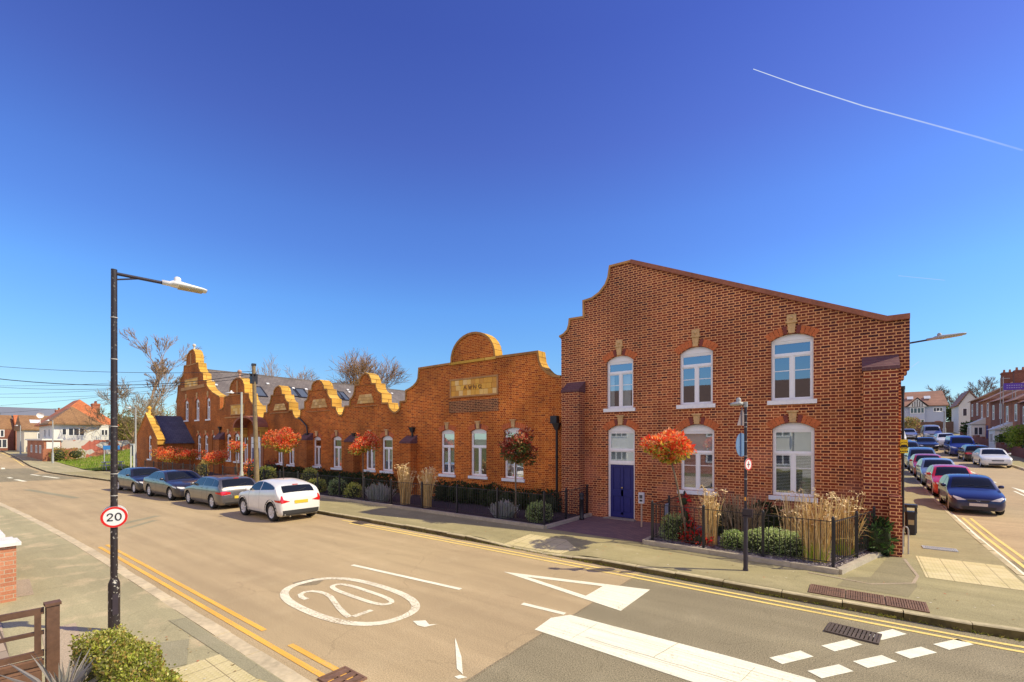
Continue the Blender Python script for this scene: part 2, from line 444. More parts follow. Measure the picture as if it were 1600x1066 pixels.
# kerb stones: one course of separate-looking stones
def kerb(name, path, hf, mat, w=.13, z0=-.06, stone=.9, side=1, jit=.012):
    mb = MB(); rr = random.Random(3)
    # resample
    P_ = [Vector(p) for p in path]; L = [0]
    for a, b in zip(P_, P_[1:]): L.append(L[-1]+(b-a).length)
    def at(s):
        for i in range(len(L)-1):
            if s <= L[i+1]: return P_[i].lerp(P_[i+1], (s-L[i])/max(1e-6, L[i+1]-L[i]))
        return P_[-1]
    s = 0
    while s < L[-1]-.05:
        e = min(L[-1], s+stone*(1+rr.uniform(-.15,.2)))
        a, b = at(s+.006), at(e-.006); d = (b-a).normalized(); n = Vector((-d.y, d.x))*side
        j = rr.uniform(-jit, jit); jz = rr.uniform(-jit*.6, jit*.6)
        if side > 0: ins = n
        else: ins = n
        q = [a+n*j, b+n*(j+rr.uniform(-.004,.004)), b+n*w, a+n*w]
        bev = .018
        za, zb = H(a.x,a.y), H(b.x,b.y); ha, hb = hf(a.x,a.y)+jz, hf(b.x,b.y)+jz
        vs = [(q[0].x,q[0].y,za+z0),(q[1].x,q[1].y,zb+z0),(q[0].x,q[0].y,za+ha-bev),(q[1].x,q[1].y,zb+hb-bev),
              (q[0].x+n.x*bev,q[0].y+n.y*bev,za+ha),(q[1].x+n.x*bev,q[1].y+n.y*bev,zb+hb),(q[2].x,q[2].y,zb+hb+.003),(q[3].x,q[3].y,za+ha+.003),(q[2].x,q[2].y,zb+z0),(q[3].x,q[3].y,za+z0)]
        k = rr.uniform(.8,1.15)
        fs = [(0,1,3,2),(2,3,5,4),(4,5,6,7),(7,6,8,9),(0,2,4,7,9),(1,8,6,5,3)]
        if side < 0: fs = [f[::-1] for f in fs]
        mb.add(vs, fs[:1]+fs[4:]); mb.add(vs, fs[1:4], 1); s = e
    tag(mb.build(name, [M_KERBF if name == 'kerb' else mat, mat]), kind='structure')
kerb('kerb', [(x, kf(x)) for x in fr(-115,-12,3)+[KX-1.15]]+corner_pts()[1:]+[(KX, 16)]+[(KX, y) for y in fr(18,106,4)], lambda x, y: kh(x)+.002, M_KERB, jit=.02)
kerb('near_kerb', [(x, kn(x)) for x in fr(-115,30,4)], lambda x, y: .102, M_KERBW, w=.22, side=-1)
kerb('side_kerb', [(RXK, y) for y in fr(12.7,106,4)], lambda x, y: .132, M_KERBW, side=-1)

# ---------------------------------------------------------------- painted markings
def flat(name, polys, mat, z=.006, zoff=H):
    mb = MB()
    for p in polys:
        tri = [tuple(t) for t in tessellate_polygon([[Vector((q[0],q[1],0)) for q in p]])]
        ok = []
        for t_ in tri:
            a = (p[t_[1]][0]-p[t_[0]][0])*(p[t_[2]][1]-p[t_[0]][1])-(p[t_[1]][1]-p[t_[0]][1])*(p[t_[2]][0]-p[t_[0]][0])
            if abs(a) > 1e-9: ok.append(t_ if a > 0 else t_[::-1])
        mb.add([(q[0], q[1], zoff(q[0], q[1])+z) for q in p], ok)
    o = mb.build(name, mat); tag(o, kind='structure'); return o
def stroke(path, w, closed=False):
    P_ = [Vector(p) for p in path]; n = len(P_); L = []; Rr = []
    for i in range(n):
        if closed: d = (P_[(i+1)%n]-P_[i-1]).normalized()
        else: d = (P_[min(i+1,n-1)]-P_[max(i-1,0)]).normalized()
        nn = Vector((-d.y, d.x))*w/2; L.append(P_[i]+nn); Rr.append(P_[i]-nn)
    q = []
    for i in range(n if closed else n-1):
        j = (i+1)%n; q.append([tuple(Rr[i]), tuple(Rr[j]), tuple(L[j]), tuple(L[i])])
    return q
def line_x(x0, x1, off, w, base):
    xs = fr(x0, x1, 3) if abs(x1-x0) > 3 else [x0, x1]
    return stroke([(x, base(x)+off) for x in xs], w)
yl = line_x(-15.8, KX-1.6, -.30, .085, kf)+line_x(-15.0, KX-1.6, -.52, .085, kf)
arc = lambda r: [(KX-1.15+r*math.sin(a), 11.45-r*math.cos(a)) for a in [i*PI/2/8 for i in range(9)]]
yl += stroke([(KX-1.6,10.0)]+arc(1.45)+[(KX+.3,y) for y in fr(12,24.6,2)], .085)+stroke([(KX-1.6,9.78)]+arc(1.67)+[(KX+.52,y) for y in fr(12,24.6,2)], .085)
yn = []
yn += line_x(-17.6, -7.67, .44, .085, kn)+line_x(-6.83, -5.5, .44, .09, kn)+line_x(-17.4, -4.9, .24, .085, kn)+line_x(-5.4, 6, .42, .09, kn)+line_x(-4.4,6,.2,.09,kn)
yl += line_x(-112, -72, -.35, .1, kf)
flat('near_yellow_lines', yn, paint('orange_yellow_road_paint', (.93,.52,.09), (.58,.42,.22), .43))
flat('yellow_lines', yl, M_YEL)
dash = [(-9.95,6.55,-6.55,6.85),(-5.05,6.95,-4.15,7.0)]
wl = []
for a in dash: wl += stroke([(a[0],a[1]),(a[2],a[3])], .11)
for k in range(5): wl += stroke([(-15.5-k*6, 6.6-k*.13),(-18-k*6+.5, 6.55-k*.13)], .08) if k > 5 else []
# hump triangle
TRI = [[(-6.62,8.36),(-4.3,7.90),(-4.3,8.06),(-5.95,8.37),(-4.3,8.80),(-4.3,8.97)],[(-4.3,7.90),(-3.42,7.73),(-3.42,9.19),(-4.3,8.97)]]
wl += TRI
wl += [[(-4.2,6.12),(-1.74,6.02),(2.6,6.0),(2.6,6.35),(-.2,6.35),(-.45,7.02),(-1.5,7.05),(-4.05,7.02),(-4.25,6.7)]]
flat('white_markings', wl, M_WHITE)
# give-way dashes across the side street mouth
def dashes(p0, p1, n, L, w):
    p0, p1 = Vector(p0), Vector(p1); d = (p1-p0).normalized(); out = []
    nn = Vector((-d.y, d.x))*w/2
    for i in range(n):
        c = p0.lerp(p1, i/(n-1)) if n > 1 else p0
        a, b = c-d*L/2, c+d*L/2; out.append([tuple(a-nn), tuple(b-nn), tuple(b+nn), tuple(a+nn)])
    return out
gw = dashes((-.76,7.56), (.36,9.36), 3, .62, .2)+dashes((-.30,7.42), (1.14,9.52), 4, .58, .2)
gw += dashes((3.6,16.5),(8.6,18.0),6,.5,.2)
gw += stroke([(KX+.12,y) for y in fr(14.5,28,2)], .07)
gw += [[(6.7,32.6),(7.5,32.3),(6.75,37)]]+stroke([(6.1,17.8),(6.3,23),(6.5,30)], .1)
for k in range(12): gw += stroke([(6.5,33+k*6),(6.5,35+k*6)], .1)
flat('give_way_markings', gw, M_WHITE)
# the 20 roundel (reads for traffic going left)
def roundel():
    q = []
    cx, cy, a, b = -7.95, 5.13, 1.62, .83
    ring = []
    for k in range(48):
        th = 2*PI*k/48; c_, s_ = math.cos(th), math.sin(th)
        ring.append((cx+a*math.copysign(abs(c_)**.8, c_), cy+b*math.copysign(abs(s_)**.8, s_)))
    q += stroke(ring, .16, True)
    # digit frame: reading direction +y, up = -x
    def dg(u, v): return (cx+.98-v*1.98, cy+u)
    two = [(-.52,.78),(-.52,.88),(-.45,.97),(-.33,1.0),(-.21,.97),(-.14,.88),(-.13,.78),(-.16,.66),(-.26,.52),(-.40,.32),(-.50,.14),(-.53,.05)]
    q += stroke([dg(*p) for p in two], .105)
    q += stroke([dg(-.48,.03), dg(-.10,.03)], .11)
    zero = []
    for k in range(28):
        th = 2*PI*k/28; zero.append(dg(.30+.185*math.copysign(abs(math.cos(th))**.75, math.cos(th)), .5+.46*math.copysign(abs(math.sin(th))**.6, math.sin(th))))
    q += stroke(zero, .105, True)
    return q
flat('speed_roundel', roundel(), M_WHITEW)
# faint half-lost strokes of an older marking
flat('worn_marks', [[(-4.95,5.05),(-5.0,5.11),(-4.5,4.72),(-4.15,4.38),(-4.32,4.44)],[(-6.05,5.15),(-5.9,5.3),(-5.72,5.22),(-5.62,5.32),(-5.7,5.1),(-5.85,5.08)],[(-4.17,4.35),(-4.05,4.36),(-4.12,4.26),(-4.2,4.27)]], M_WHITE)
# the junction far down the road on the left
fl = []
for (x0,y0,x1,y1) in [(-57,4.6,-54,4.7),(-52,4.75,-49,4.95),(-64,5.1,-61,4.9),(-60,6.1,-56,6.5),(-55,6.6,-51,7.0),(-66.5,3.7,-63,4.2),(-61.5,4.0,-59,4.4),(-70,5.5,-67,5.3)]:
    fl += stroke([(x0,y0),(x1,y1)], .25)
flat('far_junction_markings', fl, M_WHITE)
flat('far_road_patch', [[(-190,kn(-190)+.5),(-52,kn(-52)+.3),(-50,6.2),(-50,kf(-50)-.3),(-80,kf(-80)-.3),(-120,kf(-120)-.3)]] if False else [[(-68,1.3),(-50,1.8),(-49,8.1),(-60,7.2),(-68,7.1)]], M_JUNC, z=.003)
flat('tactile_paving', [[(-8.3,10.5),(-6.35,10.5),(-6.2,11.1),(-6.9,11.7),(-8.2,11.7)],[(1.15,13.2),(2.7,13.2),(2.7,15.5),(1.15,15.5)]], M_TACT, z=.004, zoff=lambda x, y: zpave(x, y) if x < .9 else .13)
flat('near_tactile_paving', [[(-7.1,1.1),(-3.0,1.1),(-3.0,2.74),(-7.1,2.74)]], M_TACT, z=.104)
# repair strips and patches in the footways and the road
M_PATCH = asphalt('darker_patch_asphalt', (.33,.285,.16), (.28,.245,.145), (.38,.33,.2), speck=.6)
M_PATCHG = asphalt('green_grey_patch_asphalt', (.38,.35,.22), (.33,.30,.19), (.45,.40,.27), speck=.6)
M_PATCHL = asphalt('pale_patch_asphalt', (.50,.40,.28), (.42,.34,.24), (.58,.46,.33), speck=.6)
flat('pavement_patch', [[(-.35,10.9+.45),(.75,11.35),(.95,12.3),(.95,15.0),(.6,15.0),(.2,12.5),(-.2,12.2)]], M_PATCH, z=.004, zoff=lambda x, y: .13)
flat('near_footway_repair', [[(-10.2,1.2),(-7.6,1.0),(-7.5,1.35),(-10.2,1.6)],[(-14.5,.4),(-12.9,.4),(-12.7,1.4),(-14.2,1.5)]], M_PATCHL, z=.104)
flat('near_footway_trench', [[(-8.4,1.9),(-7.3,1.7),(-7.12,2.2),(-8.0,2.5)],[(-9.1,2.55),(-6.0,2.6),(-5.4,2.76),(-9.0,2.76)]], M_PATCHG, z=.1065)
flat('road_repair_strips', stroke([G(190,819),G(247,806)], .3)+stroke([G(197,826),G(243,813)], .22)+stroke([(-41,4.2),(-33,5.2)], .35), M_PATCHG, z=.004)
flat('edge_cable_strip', stroke([(.9,14.9),(1.02,13.2),(.9,12.5),(.2,11.9),(-.9,12.1)], .06), M_PATCHL, z=.008, zoff=lambda x, y: .13)
# entrance court of purple-grey setts by the blue door
M_SETT = brick('entrance_setts', [(.20,.14,.15),(.26,.18,.18),(.16,.12,.14)], (.12,.09,.09), course=.1, unit=.3, joint=.01)
t = NT('entrance_sett_paving'); p = t.pos(); bt = t.node('ShaderNodeTexBrick'); t.l.new(p, bt.inputs['Vector'])
bt.inputs['Color1'].default_value = (.28,.18,.17,1); bt.inputs['Color2'].default_value = (.20,.135,.14,1); bt.inputs['Mortar'].default_value = (.1,.075,.075,1)
bt.inputs['Scale'].default_value = 1; bt.inputs['Brick Width'].default_value = .21; bt.inputs['Row Height'].default_value = .1; bt.inputs['Mortar Size'].default_value = .007
t.out(bt.outputs[0], .85, 0, .2); M_SETT = t.m
flat('entrance_paving', [[(-8.5,12.75),(-4.85,12.75),(-4.85,15.98),(-8.5,15.98)]], M_SETT, z=.004, zoff=lambda x, y: .13)

M_CRK = plain('cracked_paint_gap', (.36,.32,.2), .95, nz=30, amt=.4)
_r = random.Random(8)
def wob(x0, y0, x1, y1, n=14, j=.012): return [(x0+(x1-x0)*i/n+_r.uniform(-j,j)*.4, y0+(y1-y0)*i/n+_r.uniform(-j,j)) for i in range(n+1)]
flat('paint_cracks', stroke(wob(-3.4,6.36,.6,6.34,24), .007)+stroke(wob(-3.3,6.30,-1.2,6.29,14), .005)+stroke(wob(-2.32,6.37,-2.18,7.04,8), .009)+stroke(wob(-3.55,6.2,-3.5,6.95,8), .006)+stroke(wob(-1.2,6.4,-1.12,6.9,6), .006)+stroke(wob(-3.9,6.75,-.6,6.78,20), .005), M_CRK, z=.009)
# a pitted dark patch by the roundel and tar seams
flat('road_scars', [[(-9.75,4.95),(-9.45,4.9),(-9.2,5.2),(-9.35,5.45),(-9.7,5.4)]]+stroke(wob(JX,3.1,JX-.02,10.2,30,.02), .035), asphalt('tarry_scar', (.33,.27,.17), (.27,.22,.14), (.42,.35,.23), speck=1.6), z=.0045)
# weeds along the far kerb, grit and leaves on the footway
m = MB(); rnd = random.Random(12)
for k in range(420):
    cx_ = rnd.uniform(-14, 2) if rnd.random() < .7 else rnd.choice([-5.6,-4.9,-3.0,-1.4,-2.2,.4])+rnd.gauss(0,.15)
    cy_ = kf(cx_)+rnd.uniform(-.05,.0)
    for j in range(5):
        a = rnd.uniform(0,6.28); L = rnd.uniform(.02,.07); w = .006
        c = rnd.choice([(.30,.34,.04),(.42,.42,.06),(.22,.24,.04),(.5,.40,.12)])
        m.add([(cx_-w,cy_,.004),(cx_+w,cy_,.004),(cx_+L*math.cos(a), cy_+L*.7*math.sin(a), .01+rnd.uniform(.01,.06))], [(0,1,2)], 0, c)
_wd = m.build('kerb_weeds', attr_mat('leaf_blades', .5, .35, trans=.5)); tag(_wd, 'small weeds and grass growing in the gutter along the far kerb', 'weeds', kind='stuff')
m = MB()
for k in range(260):
    x, y = rnd.uniform(-14, 2.4), rnd.uniform(10.5, 12.3)
    if rnd.random() < .35: x, y = rnd.uniform(-9, -5), rnd.uniform(.4, 2.6)
    s_ = rnd.uniform(.008,.028); a = rnd.uniform(0,3)
    c = rnd.choice([(.75,.70,.55),(.35,.22,.08),(.55,.40,.15),(.2,.15,.08),(.6,.12,.05)])
    z = .139 if y > 5 else .112
    m.add([(x-s_*math.cos(a),y-s_*math.sin(a),z),(x+s_*math.sin(a)*.6,y-s_*math.cos(a)*.6,z),(x+s_*math.cos(a),y+s_*math.sin(a),z+.004),(x-s_*math.sin(a)*.6,y+s_*math.cos(a)*.6,z)], [(0,1,2,3)], 0, c)
tag(m.build('leaf_litter', attr_mat('litter_bits', .8, .2)), 'scattered grit, fallen leaves and litter scraps on the pavements', 'litter', kind='stuff')
# ================================================================ THE LONG BRICK BUILDING
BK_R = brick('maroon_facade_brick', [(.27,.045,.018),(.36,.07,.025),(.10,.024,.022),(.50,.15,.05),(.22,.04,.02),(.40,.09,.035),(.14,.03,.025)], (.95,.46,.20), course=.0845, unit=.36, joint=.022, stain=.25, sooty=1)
BK_RD = brick('dark_upper_facade_brick', [(.20,.05,.04),(.30,.075,.05)], (.66,.40,.20), course=.0845, unit=.36, joint=.023)
BK_B = brick('buttress_brick', [(.20,.04,.025),(.30,.055,.025),(.12,.025,.03)], (.90,.46,.21), course=.0845, unit=.36, joint=.022)
BK_C = brick('orange_facade_brick', [(.50,.092,.012),(.60,.135,.016),(.34,.055,.014),(.68,.20,.028),(.44,.07,.010),(.24,.04,.014)], (.86,.37,.10), course=.08, unit=.345, joint=.020, stain=.4, dark=.1)
BK_F = brick('brown_orange_brick', [(.42,.09,.014),(.50,.12,.018),(.28,.055,.014),(.56,.16,.026)], (.68,.30,.08), course=.08, unit=.345, joint=.016, stain=.4, dark=.3)
BK_CAP = brick('purple_cap_brick', [(.13,.06,.07),(.17,.08,.085)], (.2,.12,.11), course=.09, unit=.36, joint=.014)
BK_ARCH = plain('rubbed_red_brick', (.60,.16,.05), .85, nz=20, amt=.25)
BK_ARCHD = plain('dark_rubbed_brick', (.24,.06,.045), .85, nz=20, amt=.25)
TC = brick('ochre_terracotta_coping', [(.74,.43,.07),(.60,.33,.06),(.80,.50,.11)], (.30,.14,.03), course=.30, unit=3.3, joint=.035, stain=.3, bumpk=.3)
TCF = plain('brown_terracotta', (.52,.27,.10), .85, nz=14, amt=.3, bump=.2)
TCD = plain('shaded_ochre_terracotta', (.42,.20,.06), .85, nz=6, amt=.4, bump=.2)  # darker copy of the ochre coping, shade of its front faces painted in
TCR = plain('red_brown_coping', (.36,.13,.075), .85, nz=10, amt=.3, bump=.2)
TCB = plain('buff_keystone_stone', (.66,.42,.19), .85, nz=16, amt=.3, bump=.2)
UPVC = plain('white_window_frame', (.96,.96,.97), .35, nz=6, amt=.04)
UPVCD = plain('white_painted_sill', (.93,.93,.94), .6, nz=14, amt=.12)
IRON = plain('black_cast_iron', (.022,.020,.024), .45, nz=16, amt=.4)
DARKIN = plain('dark_room', (.035,.03,.03), .9)
CURT = plain('pale_blind_cloth', (.80,.86,.78), .9, nz=5, amt=.06)
SLATW = plain('white_blind_slats', (.80,.80,.82), .6)
NAVY = plain('navy_door_paint', (.025,.028,.19), .45, nz=5, amt=.12)
BRASS = plain('brass', (.7,.5,.2), .3, 1)
def glass(name, tint=(.75,.8,.85), refl=.36):
    t = NT(name); tr = t.node('ShaderNodeBsdfTransparent'); tr.inputs[0].default_value = (*tint, 1)
    gl = t.node('ShaderNodeBsdfGlossy'); gl.inputs['Roughness'].default_value = .015; gl.inputs['Color'].default_value = (.9,.93,.95,1)
    lw = t.node('ShaderNodeLayerWeight'); lw.inputs[0].default_value = .35
    f = t.ramp(lw.outputs['Facing'], 0, 1, refl, .9)
    n = t.noise(t.pos(), .8, 1); bp = t.node('ShaderNodeBump'); bp.inputs['Strength'].default_value = .05; bp.inputs['Distance'].default_value = .02
    t.l.new(n, bp.inputs['Height']); t.l.new(bp.outputs[0], gl.inputs['Normal'])
    mx = t.node('ShaderNodeMixShader'); t.l.new(f, mx.inputs[0]); t.l.new(tr.outputs[0], mx.inputs[1]); t.l.new(gl.outputs[0], mx.inputs[2])
    t.l.new(mx.outputs[0], t.n['Material Output'].inputs[0]); return t.m
GLASS = glass('window_glass')
def slate(name, a, b, mort):
    t = NT(name); p = t.pos(); x, y, z = t.sep(p)
    bt = t.node('ShaderNodeTexBrick'); t.l.new(t.comb(t.math('ADD', y, t.math('MULTIPLY', x, .0)), t.math('MULTIPLY', z, 1.75), 0), bt.inputs['Vector'])
    bt.inputs['Color1'].default_value = (*a,1); bt.inputs['Color2'].default_value = (*b,1); bt.inputs['Mortar'].default_value = (*mort,1)
    bt.inputs['Scale'].default_value = 1; bt.inputs['Brick Width'].default_value = .35; bt.inputs['Row Height'].default_value = .28; bt.inputs['Mortar Size'].default_value = .012
    s2 = t.ramp(t.noise(p, .6, 5), .3, .7, .82, 1.15)
    v = t.node('ShaderNodeVectorMath', operation='SCALE'); t.l.new(bt.outputs[0], v.inputs[0]); t.l.new(s2, v.inputs[3])
    t.out(v.outputs[0], .7, 0, .35); return t.m
SLATE = slate('grey_slate_roof', (.20,.17,.155), (.16,.135,.125), (.08,.07,.07))
SLATEN = slate('shaded_slate_roof', (.13,.13,.17), (.10,.10,.14), (.05,.05,.07))  # slate with the tall gable's shade put into its blue colour

SCH = empty('school_building', (-26, 16, .13), 'long converted red-brick school with curly gables, two-storey block at its right end, behind the railings', 'building')

def opening(x0, x1, zs, zp, zc, n=8):
    """rectangle with a segmental arch head: sill, spring and crown heights"""
    w = (x1-x0)/2; r = zc-zp; cx = (x0+x1)/2
    Rr = (w*w+r*r)/(2*r) if r > .01 else 1e3
    a0 = math.asin(min(1, w/Rr)); cz = zc-Rr
    arc_ = [(cx+Rr*math.sin(a0-2*a0*i/n), cz+Rr*math.cos(a0-2*a0*i/n)) for i in range(n+1)]
    return [(x0, zs), (x1, zs)]+arc_
def window_at(px0, px1, pys, pyp, pyc, Y=16.0, top=.27, blind=None, key='low', arch=True, muntin=True, sill=True, mull=True, rec=.11, parent=None):
    pm = (px0+px1)/2
    x0 = F(px0, 600, Y)[0]; x1 = F(px1, 600, Y)[0]
    zs = F(pm, pys, Y)[1]; zp = F(pm, pyp, Y)[1]; zc = F(pm, pyc, Y)[1]
    return window(x0, x1, zs, zp, zc, Y, top, blind, key, arch, muntin, sill, mull, rec, parent)
def window(x0, x1, zs, zp, zc, Y=16.0, top=.27, blind=None, key='low', arch=True, muntin=True, sill=True, mull=True, rec=.11, parent=None):
    parent = parent or SCH
    op = opening(x0, x1, zs, zp, zc); cx = (x0+x1)/2; w = x1-x0
    yf = Y+rec; fw = .052 if w > .8 else .045
    mb = MB(); e = .004
    # white arched head board
    head = [(x0+e, zp-.02)]+[(x1-e, zp-.02)]+[(min(x1-e,max(x0+e,p[0])), p[1]-e) for p in op[2:]]
    mb.plate(head, [], yf-.02, yf+.06)
    # frame
    a, b = x0+e, x1-e; zt = zp-.02
    mb.box(a, a+fw, yf, yf+.07, zs, zt); mb.box(b-fw, b, yf, yf+.07, zs, zt)
    mb.box(a+fw, b-fw, yf, yf+.07, zs, zs+fw); mb.box(a+fw, b-fw, yf, yf+.07, zt-fw, zt-.001)
    ztr = zt-(zt-zs)*top
    mb.box(a+fw, b-fw, yf-.006, yf+.07, ztr-fw*.6, ztr+fw*.6)
    if mull: mb.box(cx-fw*.75, cx+fw*.75, yf-.004, yf+.07, zs+fw, ztr-fw*.6)
    # inner sashes
    sw = fw*.65
    cells = [(a+fw, b-fw, ztr+fw*.6, zt-fw)]
    if mull: cells += [(a+fw, cx-fw*.75, zs+fw, ztr-fw*.6), (cx+fw*.75, b-fw, zs+fw, ztr-fw*.6)]
    else: cells += [(a+fw, b-fw, zs+fw, ztr-fw*.6)]
    g = MB()
    for i, (p, q, r, s_) in enumerate(cells):
        mb.box(p, p+sw, yf+.015, yf+.06, r, s_); mb.box(q-sw, q, yf+.015, yf+.06, r, s_)
        mb.box(p+sw, q-sw, yf+.015, yf+.06, r, r+sw); mb.box(p+sw, q-sw, yf+.015, yf+.06, s_-sw, s_)
        if muntin and i > 0:
            zm = s_-(s_-r)*.34; mb.box(p+sw, q-sw, yf+.03, yf+.052, zm-.012, zm+.012)
        g.add([(p+sw,yf+.04,r+sw),(q-sw,yf+.04,r+sw),(q-sw,yf+.04,s_-sw),(p+sw,yf+.04,s_-sw)], [(0,1,2,3)])
    wo = mb.build('window', UPVC, parent)
    g.build('pane', GLASS, wo)
    if blind:
        bl = MB()
        if 'top' in blind or 'full' in blind:
            p, q, r, s_ = cells[0]; bl.box(p+.01, q-.01, yf+.10, yf+.11, r, s_, 1)
        if 'slats' in blind:
            z = cells[1][2]+.02
            while z < cells[1][3]:
                for p, q, r, s_ in cells[1:]:
                    bl.add([(p,yf+.12,z),(q,yf+.12,z),(q,yf+.15,z+.022),(p,yf+.15,z+.022)], [(0,1,2,3)])
                z += .045
        if 'full' in blind:
            for p, q, r, s_ in cells[1:]: bl.box(p+.01, q-.01, yf+.10, yf+.11, r, s_, 1)
        if 'curt' in blind:
            for p, q, r, s_ in cells[1:]:
                m = p+(q-p)*.4 if p < cx-.01 and len(cells) > 2 else p+(q-p)*.7
                bl.box(p, m, yf+.12, yf+.13, r, s_, 1)
        bl.build('blind', [SLATW, CURT], wo)
    if sill:
        sm = MB(); sm.box(x0-.09, x1+.09, Y-.07, Y+rec+.05, zs-.13, zs-.002); sm.build('sill', UPVCD, wo)
    if arch:
        # radial brick arch either side of a keystone
        am = (MB(), MB()); r = zc-zp; hw = w/2; Rr = (hw*hw+r*r)/(2*r); cz = zc-Rr; th = .24 if w > .8 else .2
        a0 = math.asin(min(1, hw/Rr))+.035
        n = 12
        for i in range(n):
            s0 = -a0+2*a0*i/n+.006; s1 = -a0+2*a0*(i+1)/n-.006
            if abs((s0+s1)/2)*Rr < .09: continue
            r0, r1 = Rr+.004, Rr+th
            if i in (0, n-1): pass
            pts = [(cx+r0*math.sin(s0), cz+r0*math.cos(s0)), (cx+r0*math.sin(s1), cz+r0*math.cos(s1)), (cx+r1*math.sin(s1), cz+r1*math.cos(s1)), (cx+r1*math.sin(s0), cz+r1*math.cos(s0))]
            am[0 if i < n/2 else 1].plate(pts, [], Y-.018, Y+.05, 1 if abs(i-5.5) < 2.5 and R.random() < .55 else 0)
        for q_ in am: q_.build('arch', [BK_ARCH, BK_ARCHD], wo)
        k = MB(); kz = zc+.005; kw = .095 if w > .8 else .08
        k.plate([(cx-kw*.8,kz),(cx+kw*.8,kz),(cx+kw*1.15,kz+.30),(cx-kw*1.15,kz+.30)], [], Y-.06, Y+.05)
        k.box(cx-kw*1.6, cx+kw*1.6, Y-.09, Y+.05, kz+.30, kz+.35)
        if key == 'tall':
            k.box(cx-kw*1.3, cx+kw*1.3, Y-.06, Y+.05, kz+.35, kz+.56); k.lathe([(.0,-.03),(.06,-.02),(.06,.0)], (cx, Y-.055, kz+.45), 10, 'Y')
        k.build('keystone', TCB, wo)
    return op

# ---- right-hand two-storey block
opR = []
opR.append(window_at(947.3, 989.3, 638, 564, 555.4, blind='curt', key='tall', top=.24))
opR.append(window_at(1061.7, 1113.7, 632, 551, 541.5, key='tall', top=.24))
opR.append(window_at(1204.4, 1271, 625, 530, 521, key='tall', top=.24))
opR.append(window_at(1206.5, 1272.5, 776, 670, 660, blind='top slats', top=.36))
opR.append(window_at(1063, 1116, 767, 673, 663, blind='top slats', top=.36))
# door opening
dx0, dx1 = F(948, 700)[0], F(992.5, 700)[0]
zs_, ztr_, zp_, zc_ = .15, F(970, 723)[1], F(970, 673)[1], F(970, 664)[1]
opR.append(window(dx0+.02, dx1-.02, ztr_-.02, zp_, zc_, top=.60, blind='full', muntin=False, sill=False, mull=False))
opR[-1][0] = (dx0+.02, zs_); opR[-1][1] = (dx1-.02, zs_)
outR = [(874.6,528),(882,524),(888.5,517),(891.2,508),(892,500.5),(914,497),(913.7,472),(926,468),(938,459),(948,446),(952.7,434),(955,418),(985.6,410.2),(1385,500),(1421.7,495.6),(1421.5,577)]
oR = [F(*p) for p in outR]
xr = F(1408, 700)[0]; xl = F(877, 700)[0]
oR[0] = (xl-.06, oR[0][1])
zco = oR[-1][1]
full = [(xl,.05)]+[(xr,.05),(xr, zco-.26),(xr+.06, zco-.26),(xr+.06, zco-.13),(xr+.12, zco-.13),(xr+.12, zco)]+oR[::-1]+[(xl, oR[0][1]-.08)]
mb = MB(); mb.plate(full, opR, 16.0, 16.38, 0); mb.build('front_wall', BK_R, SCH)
mb = MB(); th = .09
mb.strip(oR[:13]+[oR[12]], .07, 15.93, 16.46) if False else mb.strip(oR[:13], .08, 15.94, 16.46)
mb.build('coping', TCF, SCH)
mb = MB(); mb.strip(oR[12:15], .09, 15.90, 16.46, inner=.05); mb.build('coping', TCR, SCH)
# inner edge course under the coping, a little lighter and redder
# door
dm = MB(); yd = 16.14
dm.box(dx0+.02, dx0+.10, yd-.02, yd+.08, .16, ztr_-.02); dm.box(dx1-.10, dx1-.02, yd-.02, yd+.08, .16, ztr_-.02); dm.box(dx0+.02, dx1-.02, yd-.04, yd+.08, ztr_-.08, ztr_)
fr_ = dm.build('door_frame', UPVC, SCH)
dm = MB(); a, b = dx0+.10, dx1-.10; zt = ztr_-.08
dm.box(a, b, yd+.02, yd+.06, .17, zt)
H_ = zt-.17; cx = (a+b)/2
for (p, q, r, s_) in [(a, a+.1, .17, zt), (b-.1, b, .17, zt), (cx-.045, cx+.045, .27, zt-.1), (a+.1, b-.1, .17, .36), (a+.1, b-.1, zt-.1, zt), (a+.1, b-.1, .17+H_*.40, .17+H_*.52)]:
    dm.box(p, q, yd-.012+.002*(1 if p > a+.05 else 0), yd+.022, r, s_)
for (p, q, r, s_) in [(a+.1, cx-.045, .36, .17+H_*.40), (cx+.045, b-.1, .36, .17+H_*.40), (a+.1, cx-.045, .17+H_*.52, zt-.1), (cx+.045, b-.1, .17+H_*.52, zt-.1)]:
    dm.box(p+.045, q-.045, yd+.004, yd+.022, r+.045, s_-.045)
do = dm.build('door', NAVY, SCH)
k = MB(); k.lathe([(0,-.05),(.035,-.04),(.04,-.02),(.02,0)], (cx, yd, .17+H_*.56), 12, 'Y'); k.build('knocker', BRASS, do)
k = MB(); k.box(dx0-.05, dx1+.05, 15.78, 16.1, .12, .165); k.build('door_step', plain('grey_step_stone', (.32,.28,.24), .9), SCH)
